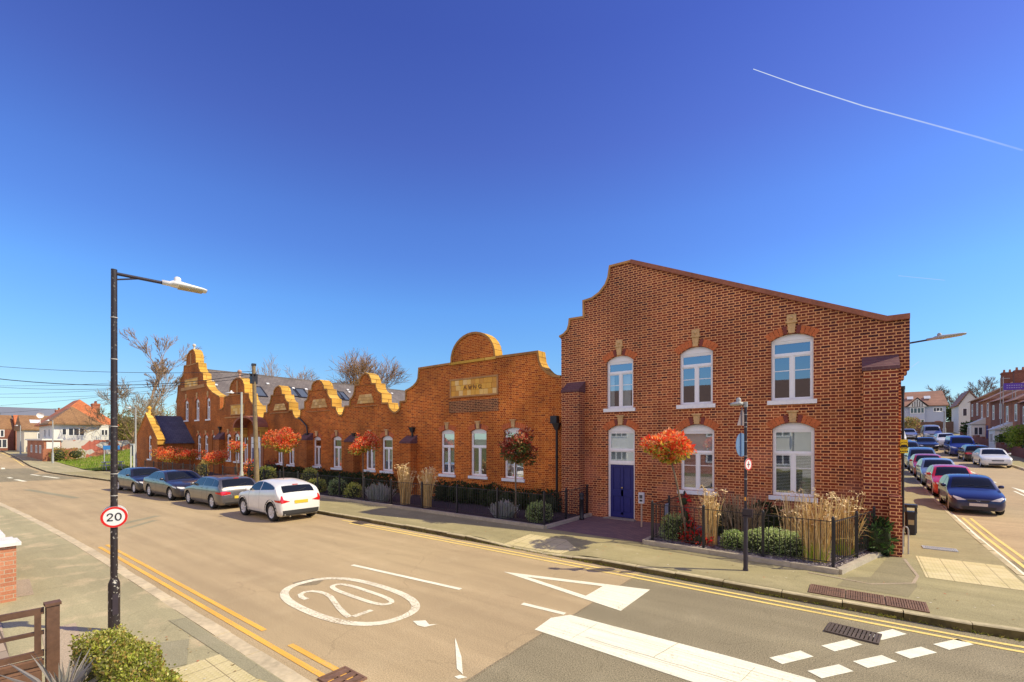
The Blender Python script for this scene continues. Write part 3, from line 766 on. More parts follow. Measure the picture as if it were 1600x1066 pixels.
# side and rear walls, roof of the block
mb = MB()
mb.box(xr-.38, xr, 16.38, 34, -.1, 6.3); mb.box(xl, xl+.38, 16.38, 34, -.1, 7.0); mb.box(xl+.38, xr-.38, 33.6, 34, -.1, 6.3)
mb.build('side_wall', BK_R, SCH)
mb = MB(); rp = [(xl-.02,7.05),(-9.3,7.25),(-8.55,8.0),(-7.6,8.85),(-6.7,9.85),(xr+.15,5.8)]
for i in range(len(rp)-1):
    (a, za), (b, zb) = rp[i], rp[i+1]
    mb.add([(a,16.38,za),(b,16.38,zb),(b,34.1,zb),(a,34.1,za),(a,16.38,za-.12),(b,16.38,zb-.12),(b,34.1,zb-.12),(a,34.1,za-.12)], [(0,1,2,3),(7,6,5,4),(3,2,6,7)])
mb.build('roof', SLATE, SCH)
mb = MB(); mb.box(xl+.38, -.9, 16.95, 16.98, .13, 6.5); mb.box(xl+.38, xr-.38, 16.38, 16.95, 3.95, 4.05); mb.build('dark_room_backing', DARKIN, SCH)  # dark sheets painted as the unlit rooms behind the glass

# ---- buttresses
def buttress(x0, x1, yf, zt0, zt1, mat, name='buttress', cap=BK_CAP, y1=16.0):
    mb = MB(); b0 = .03
    mb.box(x0, x1, yf, y1-.002, .1, zt0)
    o = mb.build(name, mat, SCH)
    c = MB(); e = .03
    vs = [(x0-e,yf-e,zt0+.002),(x1+e,yf-e,zt0+.002),(x1+e,y1-.002,zt0+.002),(x0-e,y1-.002,zt0+.002),(x0-e,yf-e,zt0+.09),(x1+e,yf-e,zt0+.09),(x1+e,y1-.002,zt1),(x0-e,y1-.002,zt1)]
    c.add(vs, [(0,3,2,1),(4,5,6,7),(0,1,5,4),(1,2,6,5),(2,3,7,6),(3,0,4,7)]); c.build('cap', cap, o)
    return o
bx0, bx1 = F(878,700,15.5)[0], F(904,700,15.5)[0]
buttress(bx0, bx1, 15.5, F(890,613,15.5)[1], F(890,598,16)[1], BK_B)
bx0, bx1 = F(1349,700,15.42)[0], F(1404,700,15.42)[0]
buttress(bx0, bx1, 15.42, F(1376,578,15.42)[1], F(1376,556,16)[1], BK_B)
for (p0, p1, pt, pc) in [(625,641,693,681),(538,552,691,679),(466.5,479,688,677),(333,342,687,676)]:
    buttress(F(p0,700,15.55)[0], F(p1,700,15.55)[0], 15.55, F((p0+p1)/2,pt,15.55)[1], F((p0+p1)/2,pc,16)[1], BK_F)
# little low pier at the corner of the building
m = MB(); pa, pb = F(1390,800,15.1)[0], F(1409.5,800,15.1)[0]
m.box(pa, pb, 15.08, 15.41, .1, F(1400,776,15.1)[1]); m.build('corner_pier', BK_B, SCH)

# ---- downpipes
def downpipe(x, y, z0, z1, hopper=True, bend=None):
    m = MB(); r = .05
    m.tube([(x,y,z0),(x,y,z1)], r, 10)
    z = z0+.6
    while z < z1: m.tube([(x,y,z-.05),(x,y,z+.05)], r+.014, 10); z += 1.6
    if hopper: m.add([(x-.07,y-.05,z1),(x+.07,y-.05,z1),(x+.07,y+.07,z1),(x-.07,y+.07,z1),(x-.17,y-.12,z1+.28),(x+.17,y-.12,z1+.28),(x+.17,y+.08,z1+.28),(x-.17,y+.08,z1+.28)], [(0,3,2,1),(4,5,6,7),(0,1,5,4),(1,2,6,5),(2,3,7,6),(3,0,4,7)])
    if bend: m.tube([(x,y,z1+.2)]+bend, r, 10)
    m.build('downpipe', IRON, SCH)
downpipe(F(644,700,15.9)[0], 15.9, .2, F(644,676)[1])
downpipe(F(553.5,700,15.9)[0], 15.9, .2, F(553,684)[1])
xx = F(480.5,700,15.9)[0]; downpipe(xx, 15.9, .2, F(480,684)[1], bend=[(xx-.1,15.9,4.0),(xx-.9,15.93,4.45),(xx-1.3,15.95,4.6)])
downpipe(F(343.5,700,15.9)[0], 15.9, .2, F(343,672)[1])
downpipe(xl-.12, 15.85, .2, F(874,672)[1])
m = MB(); hx = xl-.22; m.box(hx-.18, hx+.12, 15.78, 16.0, F(874,662)[1], F(874,650)[1]); m.build('hopper', IRON, SCH)
# side-wall downpipe at the right corner with brackets
m = MB(); px_ = xr+.05
m.tube([(px_,16.25,.2),(px_,16.25,zco-.45)], .032, 10)
for z in (1.2, 2.8, 4.5): m.tube([(px_,16.25,z-.05),(px_,16.25,z+.05)], .05, 10)
m.build('downpipe', IRON, SCH)
# cowled flue showing behind the parapet where the two blocks meet
m = MB(); fx = xl-.12; m.tube([(fx,16.7,5.3),(fx,16.7,F(869,579,16.7)[1])], .13, 12); zt = F(869,579,16.7)[1]
m.lathe([(.19,0),(.19,.05),(.02,.2),(0,.2)], (fx,16.7,zt), 12); m.build('flue', IRON, SCH)

# ---- centre block with the round-headed pediment
opC = []
for (a, b, s_, p, c_) in [(688.3,710,741,675,671.3),(734.8,760,744,674,670),(787.4,817.7,748,672.5,668)]:
    opC.append(window_at(a, b, s_, p, c_, blind='top slats' if a != 734.8 else 'top', top=.34, muntin=False))
semi = []
cxp, czp = 739.5, 566
xa, xb_ = F(706,566)[0], F(773,566)[0]; zb = F(740,565)[1]; zt = F(742,520.7)[1]
rc = (xb_-xa)/2; xc = (xa+xb_)/2
zflat = F(655.7,576.5)[1]
semi = [(xc-rc*math.cos(PI*i/16), zflat+.02+(zt-zflat-.02)*math.sin(PI*i/16)**.85) for i in range(17)]
Lc = [F(*p) for p in [(619,645.6),(624,642),(625.6,638),(626.3,628.8),(635,627.5),(635.3,611),(641,608),(647,603.8),(652,598),(654.5,591.7),(655.7,576.5)]]
Rc = [F(*p) for p in [(840,552.6),(842,565),(845,572),(849.6,578),(855,583.5),(860.7,586.7),(866,588.5),(875.5,589.2)]]
zf = zflat; Lc[-1] = (Lc[-1][0], zf); Rc[0] = (Rc[0][0], zf)
topC = Lc+semi+Rc
fullC = [(topC[0][0], .05), (xl-.002, .05), (xl-.002, topC[-1][1])]+topC[::-1]
YC = 16.06
mb = MB(); mb.plate(fullC, opC, 16.0, 16.42); mb.build('front_wall', BK_C, SCH)
mb = MB(); mb.strip(topC, .07, 15.95, 16.5, inner=.03, mf=1)
mb.build('coping', [TC, TCD], SCH)
m = MB()   # projecting band at the foot of the round head
m.box(xa-.1, xb_+.1, 15.93, 16.0, zf-.04, zf+.08)
m.build('string_course', TC, SCH)
# terracotta name plaque
def plaque(pts_px, name='plaque', carve=False, nx=11, ny=3, Y=16.0):
    (x0, z0), (x1, z1) = F(*pts_px[0]), F(*pts_px[1])
    m = MB(); m.box(x0-.07, x1+.07, Y-.06, Y+.02, z0-.07, z0); m.box(x0-.07, x1+.07, Y-.06, Y+.02, z1, z1+.07)
    m.box(x0-.07, x0, Y-.06, Y+.02, z0, z1); m.box(x1, x1+.07, Y-.06, Y+.02, z0, z1)
    rr = random.Random(5); hh = (z1-z0)/ny
    for j in range(ny):
        n = nx if j != ny//2 or not carve else nx-2
        for i in range(n):
            w = (x1-x0)/n
            c = rr.choice([(.90,.50,.06),(.84,.44,.06),(.72,.34,.05),(.92,.58,.16),(.80,.40,.05),(.92,.62,.24)])
            m.box(x0+i*w+.006, x0+(i+1)*w-.006, Y-.03-rr.random()*.006, Y+.02, z0+j*hh+.006, z0+(j+1)*hh-.006, 1, c)
    o = m.build(name, [TCF, attr_mat('glazed_ochre_tiles', .6, .4)], SCH)
    if carve:
        cx, cz = (x0+x1)/2, (z0+z1)/2; h = hh*.72; w = .30
        c2 = MB()
        def seg(a, b): c2.tube([(cx+a[0]*w-2*w*1.05, Y-.045, cz+a[1]*h), (cx+b[0]*w-2*w*1.05, Y-.045, cz+b[1]*h)], .022, 5)
        for k, L in enumerate([[((0,-.5),(.3,.5)),((.3,.5),(.6,-.5)),((.15,-.1),(.45,-.1))],[((0,.5),(.2,-.5)),((.2,-.5),(.35,.3)),((.35,.3),(.5,-.5)),((.5,-.5),(.75,.5))],[((0,-.5),(0,.5)),((0,.5),(.55,-.5)),((.55,-.5),(.55,.5))],[((.1,.4),(0,0)),((0,0),(.15,-.45)),((.15,-.45),(.5,-.4)),((.5,-.4),(.6,.3)),((.6,.3),(.1,.4)),((.35,-.2),(.65,-.6))]]):
            for a, b in L: seg((a[0]+k*1.05+.1, a[1]), (b[0]+k*1.05+.1, b[1]))
        c2.build('carved_letters', plain('shadowed_lettering', (.34,.17,.05), .9), o)
    return o
plaque([(705.5,620),(777,588)], carve=True)
m = MB(); (x0, z0), (x1, z1) = F(702,646), F(779,624.5); BKD = brick('sooty_brick', [(.13,.055,.03),(.24,.08,.04),(.09,.04,.03)], (.85,.44,.18), course=.08, unit=.345, joint=.016)
m.box(x0, x1, 15.985, 16.01, F(740,644)[1], F(740,622.6)[1]-.075); m.build('sooty_panel', BKD, SCH)

# ---- the row of shaped gables
def px_path(pts): return [F(*p) for p in pts]
G4 = [(533.7,650.7),(536,647.5),(538.2,641.5),(539.8,635.6),(547,635),(547.8,624.6),(550.5,622.5),(553.4,617),(555,610),(555.6,602.7),(561.7,602.0),(562.6,595),(566,588),(571.5,583.9),(576.5,586),(579.5,592),(581.5,600.4),(587.3,600.2),(588,606),(590.5,611.5),(593.5,614.5),(596.6,616),(597.2,630.7),(606.8,630.7),(608,637),(611,641.5),(615,645),(619,645.8)]
G3 = [(467.8,654.6),(470.4,649.5),(471.2,640.5),(476.8,639.5),(476.8,628.5),(480.5,625.5),(482.5,619),(483,611),(487.8,610.5),(488.5,602.7),(491,598.4),(495.5,595.3),(500,595),(503.6,598),(506,602.7),(507,609),(511.3,609),(512.5,617),(516,622.5),(518.8,624.3),(519.2,636.5),(525,637),(526.3,643),(529,648.3),(533.7,650.7)]
G2 = [(409.8,658),(412.6,654),(413.8,645.8),(418.9,645.2),(418.9,634),(422.4,630.5),(424,624),(424.4,618.5),(428.2,618),(428.8,611),(431.8,606),(436.3,603.8),(439.2,606.5),(440.8,611),(441.2,616.9),(445.3,617.2),(446.2,623),(449,628),(452,629.8),(452.3,641.4),(457.7,641.6),(458.6,647),(460.8,652),(463.3,654.4),(467.8,654.6)]
G1 = [(343.5,640),(347,640),(350.0,636.5),(350.9,630),(351.5,621),(359.2,618.8),(360,607),(361.8,600),(365.7,594.7),(370.5,591.2),(375.5,591.2),(379.8,595.2),(382.2,602),(382.9,615.2),(389.2,615.4),(390.3,623),(393,629),(397.6,634),(402.0,634.4),(402.3,645.4),(403.6,651),(406,656),(409.8,658)]
G0 = [(275.7,629.5),(277.6,620),(278.5,611),(278.9,603.2),(282.2,602),(282.5,593),(285.6,589.5),(287.5,584),(288.2,572.2),(292,571.3),(292.5,560),(294.4,553.5),(297.6,549),(302,546.5),(304.5,549.5),(306.2,555.5),(306.8,567.5),(310.4,567.5),(311.2,575.5),(313.6,581.5),(318,584.6),(318.3,594.9),(323.4,595.9),(323.6,602),(327,608),(333,614),(343.5,620.2)]
gp = [px_path(g_) for g_ in (G0, G1, G2, G3, G4)]
opG = {i: [] for i in range(5)}
def wrow(i, lst, **k):
    for (a, b, s_, p, c_) in lst: opG[i].append(window_at(a, b, s_, p, c_, **k))
wrow(4, [(570.5,586,734,685.5,681.5),(596,613.4,736,685,680.8)], top=.3, muntin=False, blind='curt')
wrow(3, [(489,501.3,728,685.5,682),(519.2,533.5,731,685.2,681.5)], top=.3, muntin=False, blind='curt')
wrow(2, [(433,441.5,724,686,682.8),(450,460,726,686,682.5)], top=.3, muntin=False)
wrow(1, [(353.5,360.8,719,681,677.3),(366,374,721,681,677),(380,387.3,723,681,677)], top=.34, muntin=False, blind='curt')
wrow(0, [(307.8,313.8,716,683,679.3),(319,325,717,683,679.3),(331,336.5,718,682.6,679)], top=.34, muntin=False, blind='top')
wrow(0, [(288.4,294.2,657,629,625.3),(305.3,311.2,656,627,623.2),(322.3,328.3,655,625,621.2)], top=.36, muntin=False, blind='top', key='tall')
# doorway under the hood
dr0, dr1 = F(404.5,700)[0], F(412.5,700)[0]
for i, pth in enumerate(gp):
    x0, x1 = pth[0][0], pth[-1][0]
    if i == 1: x0 = gp[0][-1][0]+.003
    p2 = [p for p in pth if i != 1 or p[0] >= x0]
    if i == 1: p2 = [(x0, pth[0][1])]+p2
    outl = [(x0, .05), (x1-.002, .05)]+[(min(p[0], x1-.002), p[1]) for p in p2[::-1]]
    m = MB(); m.plate(outl, opG[i], 16.0, 16.42); m.build('gable_wall', BK_F if i < 3 else BK_C, SCH)
    m = MB(); m.strip(p2, .065, 15.95, 16.62, inner=.03, mf=1); m.build('coping', [TC, TCD], SCH)
def trap(px0, px1, pyb, pyt, shrink=.3, n=3):
    (x0, z0), (x1, z1) = F(px0, pyb), F(px1, pyt); m = MB(); rr = random.Random(int(px0))
    for j in range(n):
        za, zb = z0+(z1-z0)*j/n, z0+(z1-z0)*(j+1)/n; ia, ib = shrink*j/n, shrink*(j+1)/n; N = 6-j
        for i in range(N):
            def X(t_, s_): return x0+s_*(x1-x0)/2*1.0+(x1-x0)*(1-s_)*t_
            c = rr.choice([(.80,.48,.14),(.70,.40,.12),(.84,.54,.2),(.62,.34,.09)])
            m.plate([(X(i/N+.004,ia),za+.006),(X((i+1)/N-.004,ia),za+.006),(X((i+1)/N-.004,ib),zb-.006),(X(i/N+.004,ib),zb-.006)], [], 15.955, 16.01, 0, c)
    m.build('plaque', attr_mat('glazed_ochre_tiles', .6, .4), SCH)
trap(558.5,585,631.5,615); trap(486.5,512,638.5,622.5); trap(428,448,642,630)
def band(px0, px1, py0, py1, mat=TCF, yo=.05):
    (x0, z0), (x1, z1) = F(px0, py0), F(px1, py1); m = MB(); m.box(x0, x1, 16-yo, 16.01, z0, z1); m.build('string_course', mat, SCH)
band(562,581,602.5,600.5); band(489,506,611,609.2); band(429,441,618.2,617); band(360,382.5,618.4,616)
band(553,589,636,634.2); band(480,516,643.5,641.8); band(422,452,645.6,644.4); band(352,400,652.2,650.6); band(292.5,306.5,571.2,569); band(283.5,320,606.8,605)
plaque([(289.5,606),(309.5,590.5)], nx=6); plaque([(361.5,648),(382,632)], nx=6)
# ball finials
def finial(px, pyb, pyt, mat, Y=16.28):
    x, z0 = F(px, pyb, Y); z1 = F(px, pyt, Y)[1]; h = z1-z0; m = MB()
    m.lathe([(.28*h,0),(.26*h,.06*h),(.12*h,.18*h),(.09*h,.42*h),(.14*h,.5*h),(.08*h,.56*h)], (x,Y,z0), 12)
    m.lathe([(0,.56*h)]+[(.23*h*math.sin(a), .78*h-.23*h*math.cos(a)) for a in [PI*i/8 for i in range(1,8)]]+[(0,1.01*h)], (x,Y,z0), 14)
    m.build('finial', mat, SCH)
finial(303.5, 548, 537.5, plain('pale_stone', (.72,.66,.55), .8)); finial(374.4, 592, 578, plain('weathered_stone', (.50,.32,.24), .85))
m = MB()    # vertical pilaster fins on the two rounded heads
for (p, a, b) in [(298.8,569,552),(371.3,616,595)]:
    x, z0 = F(p, a); z1 = F(p, b)[1]; m.box(x-.12, x+.12, 15.95, 16.01, z0, z1)
m.build('pilaster', TCF, SCH)
# small chimney behind the ball gable
m = MB(); cx_, cz_ = F(390.5,605,17.0); m.box(cx_-.3, cx_+.3, 16.7, 17.3, 4.5, F(390,603,17)[1]); m.build('chimney', BK_C, SCH)
# brackets row under hood
m = MB(); hx0, hx1 = -38.6, -35.2; hz = 4.35; n = 12
arcp = [((hx0+hx1)/2-(hx1-hx0)/2*math.cos(PI*i/n), hz-.35+.75*math.sin(PI*i/n)) for i in range(n+1)]
m.strip(arcp, .14, 15.0, 15.998, 0); m.build('door_hood', TCR, SCH)
for x in (hx0, hx1): m = MB(); m.plate([(x-.1,hz-1.1),(x+.1,hz-1.1),(x+.12,hz-.34),(x-.12,hz-.34)], [], 15.5, 15.998); m.plate([(x-.12,hz-.6),(x+.12,hz-.6),(x+.12,hz-.34),(x-.12,hz-.34)], [], 15.05, 15.498); m.build('hood_bracket', TC, SCH)
m = MB(); xc_ = (hx0+hx1)/2; m.box(xc_-1.1, xc_+1.1, 15.96, 15.99, .15, 3.5); m.build('door_recess', BK_RD, SCH)
m = MB(); m.box(xc_-.75, xc_-.62, 15.9, 15.95, .15, 3.3); m.box(xc_+.62, xc_+.75, 15.9, 15.95, .15, 3.3); m.box(xc_-.62, xc_+.62, 15.9, 15.95, 2.45, 2.58); m.box(xc_-.62, xc_+.62, 15.91, 15.95, 2.58, 3.3); m.build('door_frame', UPVC, SCH)
m = MB(); m.box(xc_-.62, xc_+.62, 15.92, 15.955, .15, 2.45)
for (a, b, c_, d) in [(-.5,-.06,.3,1.0),(.06,.5,.3,1.0),(-.5,-.06,1.2,2.3),(.06,.5,1.2,2.3)]: m.box(xc_+a, xc_+b, 15.91, 15.925, c_, d)
m.build('door', NAVY, SCH)

# ---- long roof running back from the tall gable
XR, ZR = -49.4, 9.75; XE = -40.6; sl = .70
m = MB(); ys = fr(16.42, 48, 4)
def slab(xa, za, xb, zb, ya, yb, t_=.14, mi=0): 
    m.add([(xa,ya,za),(xb,ya,zb),(xb,yb,zb),(xa,yb,za),(xa,ya,za-t_),(xb,ya,zb-t_),(xb,yb,zb-t_),(xa,yb,za-t_)], [(0,1,2,3),(7,6,5,4),(0,4,5,1),(3,2,6,7),(1,5,6,2),(0,3,7,4)] if xb > xa else [(3,2,1,0),(4,5,6,7),(1,5,4,0),(7,6,2,3),(2,6,5,1),(4,7,3,0)], mi)
slab(XR, ZR, XE, ZR-(XE-XR)*sl, 16.42, 50); slab(XR, ZR, -54.7, ZR-5.3*sl, 16.42, 50)
m.box(XR-.12, XR+.12, 16.42, 50, ZR-.08, ZR+.06)
m.build('main_roof', SLATE, SCH)
m = MB(); m.box(gp[0][0][0], -43.9, 49.6, 50, 0, 6.0); m.box(gp[0][0][0]+.01, gp[0][0][0]+.4, 16.42, 49.6, 0, 6.0); m.box(-44.3, -43.92, 16.42, 49.6, 0, 5.7)
m.build('side_wall', BK_F, SCH)
m = MB(); m.box(-43.9, xl-.01, 16.47, 38, 0, 4.15); m.build('rear_range', BK_F, SCH)
m = MB(); m.box(-54, xl-.01, 16.44, 16.46, .2, 4.1); m.build('dark_room_backing', DARKIN, SCH)  # dark sheet stands in for unlit rooms along the gables
def on_roof(y, s0, w, h, name, mat, frame):
    # rectangle lying on the east slope: s0 distance down the slope
    L = math.hypot(1, sl); dx, dz = 1/L, -sl/L; nx, nz = sl/L, 1/L
    def P(s_, yy, o): return (XR+dx*s_+nx*o, yy, ZR+dz*s_+nz*o)
    mm = MB(); a, b = s0, s0+h
    def qd(s1, s2, y1, y2, o, t_): 
        vs = [P(s1,y1,o),P(s2,y1,o),P(s2,y2,o),P(s1,y2,o),P(s1,y1,o+t_),P(s2,y1,o+t_),P(s2,y2,o+t_),P(s1,y2,o+t_)]
        return vs, [(0,3,2,1),(4,5,6,7),(0,1,5,4),(1,2,6,5),(2,3,7,6),(3,0,4,7)]
    for q in [(a,a+.1,y,y+w),(b-.1,b,y,y+w),(a+.1,b-.1,y,y+.1),(a+.1,b-.1,y+w-.1,y+w)]: mm.add(*qd(*q, .02, .08))
    o = mm.build(name, frame, SCH)
    g_ = MB(); g_.add(*qd(a+.1, b-.1, y+.1, y+w-.1, .03, .03)); g_.build('pane', mat, o)
SKYL = plain('skylight_glass', (.10,.12,.15), .12, nz=3, amt=.1, spec=.5)
def roof_hit(px, py):
    a, b, v = ray(px, py)   # CAMH+v t = ZR-(a t-XR)*sl
    t_ = (ZR+XR*sl-CAMH)/(v+a*sl); return a*t_, b*t_, CAMH+v*t_
for (px, py) in [(402,612),(455.5,612.5),(470,614.5),(525,617),(534,619)]:
    x, y, z = roof_hit(px, py); on_roof(y-.6, (x-XR)*math.hypot(1,sl)-.9, 1.25, 1.9, 'skylight', SKYL, IRON)
WV = plain('white_roof_vent', (.85,.85,.82), .5)
for (px, py) in [(332,598),(337,603),(418,601),(458,608),(478,609.5),(524,612),(543,610.5),(545.5,614),(612,616)]:
    x, y, z = roof_hit(px, py); m = MB(); m.obox((x+.05,y,z+.08), (.22,.26,.1), 0, ry=.61); m.build('roof_vent', WV, SCH)

# ---- the small front wing at the far left end
wx0, wx1, wy = -56.7, -50.0, 13.2; wc = (wx0+wx1)/2; za = 5.45; ze = 3.05
opW = [window_at(231, 236.5, 717, 684, 679.5, Y=wy, top=.4, muntin=False, arch=False, rec=.1)]
m = MB(); m.plate([(wx0,.05),(wx1,.05),(wx1,ze),(wc,za),(wx0,ze)], opW, wy, wy+.4)
m.box(wx0, wx0+.35, wy+.4, 16.0, 0, ze-.1); m.box(wx1-.35, wx1, wy+.4, 15.99, 0, ze-.1); m.build('wing_wall', BK_F, SCH)
m = MB(); m.strip([(wx0-.1,ze-.05),(wc,za+.02),(wx1+.1,ze-.05)], .14, wy-.05, wy+.55, mf=1); m.box(wx1-.02, wx1+.2, wy-.05, wy+.5, ze-.4, ze-.06); m.box(wx0-.2, wx0+.02, wy-.05, wy+.5, ze-.4, ze-.06)
m.build('coping', [TC, TCD], SCH)
m = MB(); slab(wc, za-.05, wx1+.2, ze-.2, wy+.4, 15.99, .1); slab(wc, za-.05, wx0-.2, ze-.2, wy+.4, 15.99, .1); m.build('wing_roof', SLATEN, SCH)
x_, z_ = F(228.5, 648, wy+.2); m = MB(); m.lathe([(.2,0),(.2,.2),(.1,.25),(.1,.4),(.17,.5),(.17,.62),(0,.8)], (wc, wy+.25, za+.05), 10); m.build('finial', TC, SCH)
# ================================================================ PLANTS
LEAF = attr_mat('leaf_blades', .5, .35, trans=.5)
STALK = attr_mat('dry_stalks', .8, .1)
def bark(): return plain('grey_brown_bark', (.20,.15,.10), .95, nz=14, amt=.35, bump=.4)
def leaves(mb, blobs, n, size, cols, rnd, shell=.55, up=.3, aspect=2.0, upcols=None, upz=None):
    """many small folded leaves scattered through ellipsoid blobs"""
    wts = [b[1][0]*b[1][1]*b[1][2] for b in blobs]; tot = sum(wts)
    for (c, r), w in zip(blobs, wts):
        for _ in range(int(n*w/tot)+1):
            d = Vector((rnd.gauss(0,1), rnd.gauss(0,1), rnd.gauss(0,1))).normalized()
            k = shell+(1-shell)*rnd.random()**.6 if rnd.random() < .8 else rnd.random()
            p = Vector((c[0]+d.x*r[0]*k, c[1]+d.y*r[1]*k, c[2]+d.z*r[2]*k))
            if p.z < .02: continue
            a = (d+Vector((rnd.gauss(0,.6), rnd.gauss(0,.6), rnd.gauss(0,.6)+up))).normalized()
            s = a.orthogonal().normalized(); s = Matrix.Rotation(rnd.uniform(0,6.28), 3, a) @ s
            L = size*rnd.uniform(.65,1.3); Wd = L/aspect
            tip = p+a*L; m1 = p+a*L*.5+s*Wd*.5; m2 = p+a*L*.5-s*Wd*.5
            cc = cols
            if upcols is not None:
                q = (d.z*k+rnd.gauss(0,.28))
                if q > upz: cc = upcols
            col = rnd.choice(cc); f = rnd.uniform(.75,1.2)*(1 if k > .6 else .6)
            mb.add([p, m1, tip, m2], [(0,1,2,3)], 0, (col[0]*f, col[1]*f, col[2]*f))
RED = [(1.0,.15,.05),(1.0,.26,.06),(.92,.08,.05),(1.0,.42,.12),(1.0,.55,.28)]
GRN = [(.42,.46,.05),(.62,.60,.08),(.80,.68,.14),(.22,.30,.05),(.85,.46,.10)]
def photinia(x, y, zc, r, label, lean=(0,0), dark=False, seed=1, ztrunk0=.13, rz=.95, n=1500, low=False):
    rnd = random.Random(seed)
    t_ = empty('photinia_tree', (x, y, ztrunk0), label, 'tree', 'clipped standard trees with red new leaves in the front gardens')
    tm = MB(); tx, ty = x+lean[0], y+lean[1]; nx_ = 5
    pts = [(x+lean[0]*(i/nx_)**1.3+rnd.uniform(-.015,.015), y+lean[1]*i/nx_, ztrunk0+(zc-r*.3-ztrunk0)*i/nx_) for i in range(nx_+1)]
    tm.tube(pts, [.036-.002*i for i in range(nx_+1)], 8, col=None)
    for k in range(9):
        a = rnd.uniform(0,6.28); e = Vector((tx+r*.7*math.cos(a), ty+r*.7*math.sin(a), zc+rnd.uniform(-.2,.6)*r))
        tm.tube([pts[-1], Vector(pts[-1]).lerp(e,.5)+Vector((0,0,.05)), e], [.018,.011,.004], 5)
    tm.build('trunk', bark(), t_)
    mb = MB(); bl = [((tx,ty,zc),(r*.62,r*.62,r*rz*.58))]
    for k in range(17):
        a = rnd.uniform(0,6.28); q = rnd.uniform(.35,.92); zz = rnd.uniform(-.5,.75)*math.sqrt(max(.1,1-q*q*.6))
        bl.append(((tx+r*q*math.cos(a), ty+r*q*math.sin(a), zc+r*zz*rz), (r*rnd.uniform(.16,.36),)*3))
    red = RED if not dark else [(.42,.05,.03),(.55,.10,.05),(.30,.04,.03),(.8,.40,.2)]
    grn = GRN if not dark else [(.10,.15,.04),(.16,.20,.05),(.34,.14,.05)]
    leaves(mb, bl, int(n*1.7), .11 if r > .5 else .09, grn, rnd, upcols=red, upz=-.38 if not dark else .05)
    mb.build('crown', LEAF, t_)
    return t_
photinia(-3.85, 13.25, 2.80, .66, 'lollipop tree with bright red leaves on a leaning stem, right of the blue door', lean=(-.38,-.3), seed=3, n=2200)
photinia(F(806,700,13.4)[0], 13.4, 2.72, .84, 'lollipop tree with dark red leaves in front of the rightmost window of the round-pediment block', dark=True, seed=4, n=1900)
photinia(F(567,700,13.5)[0], 13.5, 2.85, .66, 'lollipop tree with orange-red leaves in front of the rightmost small gable', seed=5, n=1700)
photinia(F(443,700,13.6)[0], 13.6, 2.9, 1.0, 'largest lollipop tree, orange-red over green, just right of the telegraph pole', seed=6, n=2600, rz=.9)
photinia(F(370,700,13.6)[0], 13.6, 2.55, .62, 'small sparse red-leaved tree beside the pale lamp column', seed=7, n=700)
photinia(F(334,700,13.6)[0], 13.6, 1.75, 1.05, 'low rounded red-leaved tree left of the pale lamp column, behind the third parked car', seed=8, n=1600, rz=.62)
photinia(F(297,700,13.7)[0], 13.7, 1.85, .85, 'low red-leaved tree beside the shaded slate roof of the small wing', seed=9, n=1200, rz=.7)
photinia(F(262,700,12.6)[0], 12.6, 1.75, 1.15, 'leftmost low red-leaved tree in front of the shaded slate roof of the small wing', seed=10, n=1500, rz=.7)

def bush(name, label, cat, blobs, n, size, cols, seed, group=None, upcols=None, upz=0, aspect=2.0, stem=True, up=.3):
    rnd = random.Random(seed); mb = MB()
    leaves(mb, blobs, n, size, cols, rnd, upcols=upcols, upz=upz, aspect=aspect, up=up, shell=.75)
    # dark solid core, the shade between the leaves put into its colour
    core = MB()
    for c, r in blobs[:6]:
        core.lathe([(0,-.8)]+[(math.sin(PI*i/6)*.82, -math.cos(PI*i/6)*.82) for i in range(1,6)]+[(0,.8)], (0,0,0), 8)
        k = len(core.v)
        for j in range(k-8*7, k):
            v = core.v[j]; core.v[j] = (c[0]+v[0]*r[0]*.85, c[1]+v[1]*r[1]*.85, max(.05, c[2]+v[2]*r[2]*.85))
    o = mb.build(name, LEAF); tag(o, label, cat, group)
    core.build('shade_core', plain('shaded_leaf_core', (.035,.045,.015), .95), o)
    return o
GG = [(.42,.56,.18),(.54,.66,.28),(.30,.44,.13),(.62,.72,.38)]
YG = [(.62,.68,.10),(.78,.82,.16),(.44,.54,.09),(.86,.84,.28)]
DG = [(.035,.06,.02),(.05,.085,.025),(.08,.11,.03),(.03,.05,.03)]
def gp_(px, py, z=.25): return G(px, py, z)
def dome(x, y, rx, ry, h, k=5, seed=0):
    rnd = random.Random(seed); out = [((x,y,.15+h*.35),(rx*.9,ry*.9,h*.62))]
    for i in range(k):
        a = rnd.uniform(0,6.28); out.append(((x+rx*.5*math.cos(a), y+ry*.5*math.sin(a), .15+h*.45), (rx*.45,ry*.45,h*.45)))
    return out
GD = 'low clipped shrubs in the front gardens'
bush('round_shrub', 'clipped green dome shrub at the right end of the left-hand garden, by the black bollard', 'shrub', dome(F(840,800,13.35)[0],13.45,.52,.5,.78,7,1), 3000, .06, GG, 11, GD)
bush('round_shrub', 'clipped green dome shrub at the foot of the leaning red tree', 'shrub', dome(-4.3,13.45,.45,.45,.85,7,2), 2600, .055, GG, 12, GD)
for i in range(3):
    pass
x0 = F(1175,800,13.2)[0]; x1 = F(1262,800,13.2)[0]
bush('spreading_shrub', 'long low grey-green shrub behind the railings below the right ground-floor window', 'shrub', [((x0+.1+(x1-x0-.2)*i/5, 13.25+.05*(i%2), .42),(.42,.42,.36+.04*(i%3))) for i in range(6)], 5200, .06, [(.50,.62,.24),(.62,.72,.34),(.38,.50,.18),(.72,.80,.44)], 13, GD)
bush('spreading_shrub', 'small low grey-green shrub just left of the black street lamp by the railings', 'shrub', dome(F(1146,800,13.2)[0],13.25,.33,.35,.55,5,3), 1700, .06, GG, 14, GD)
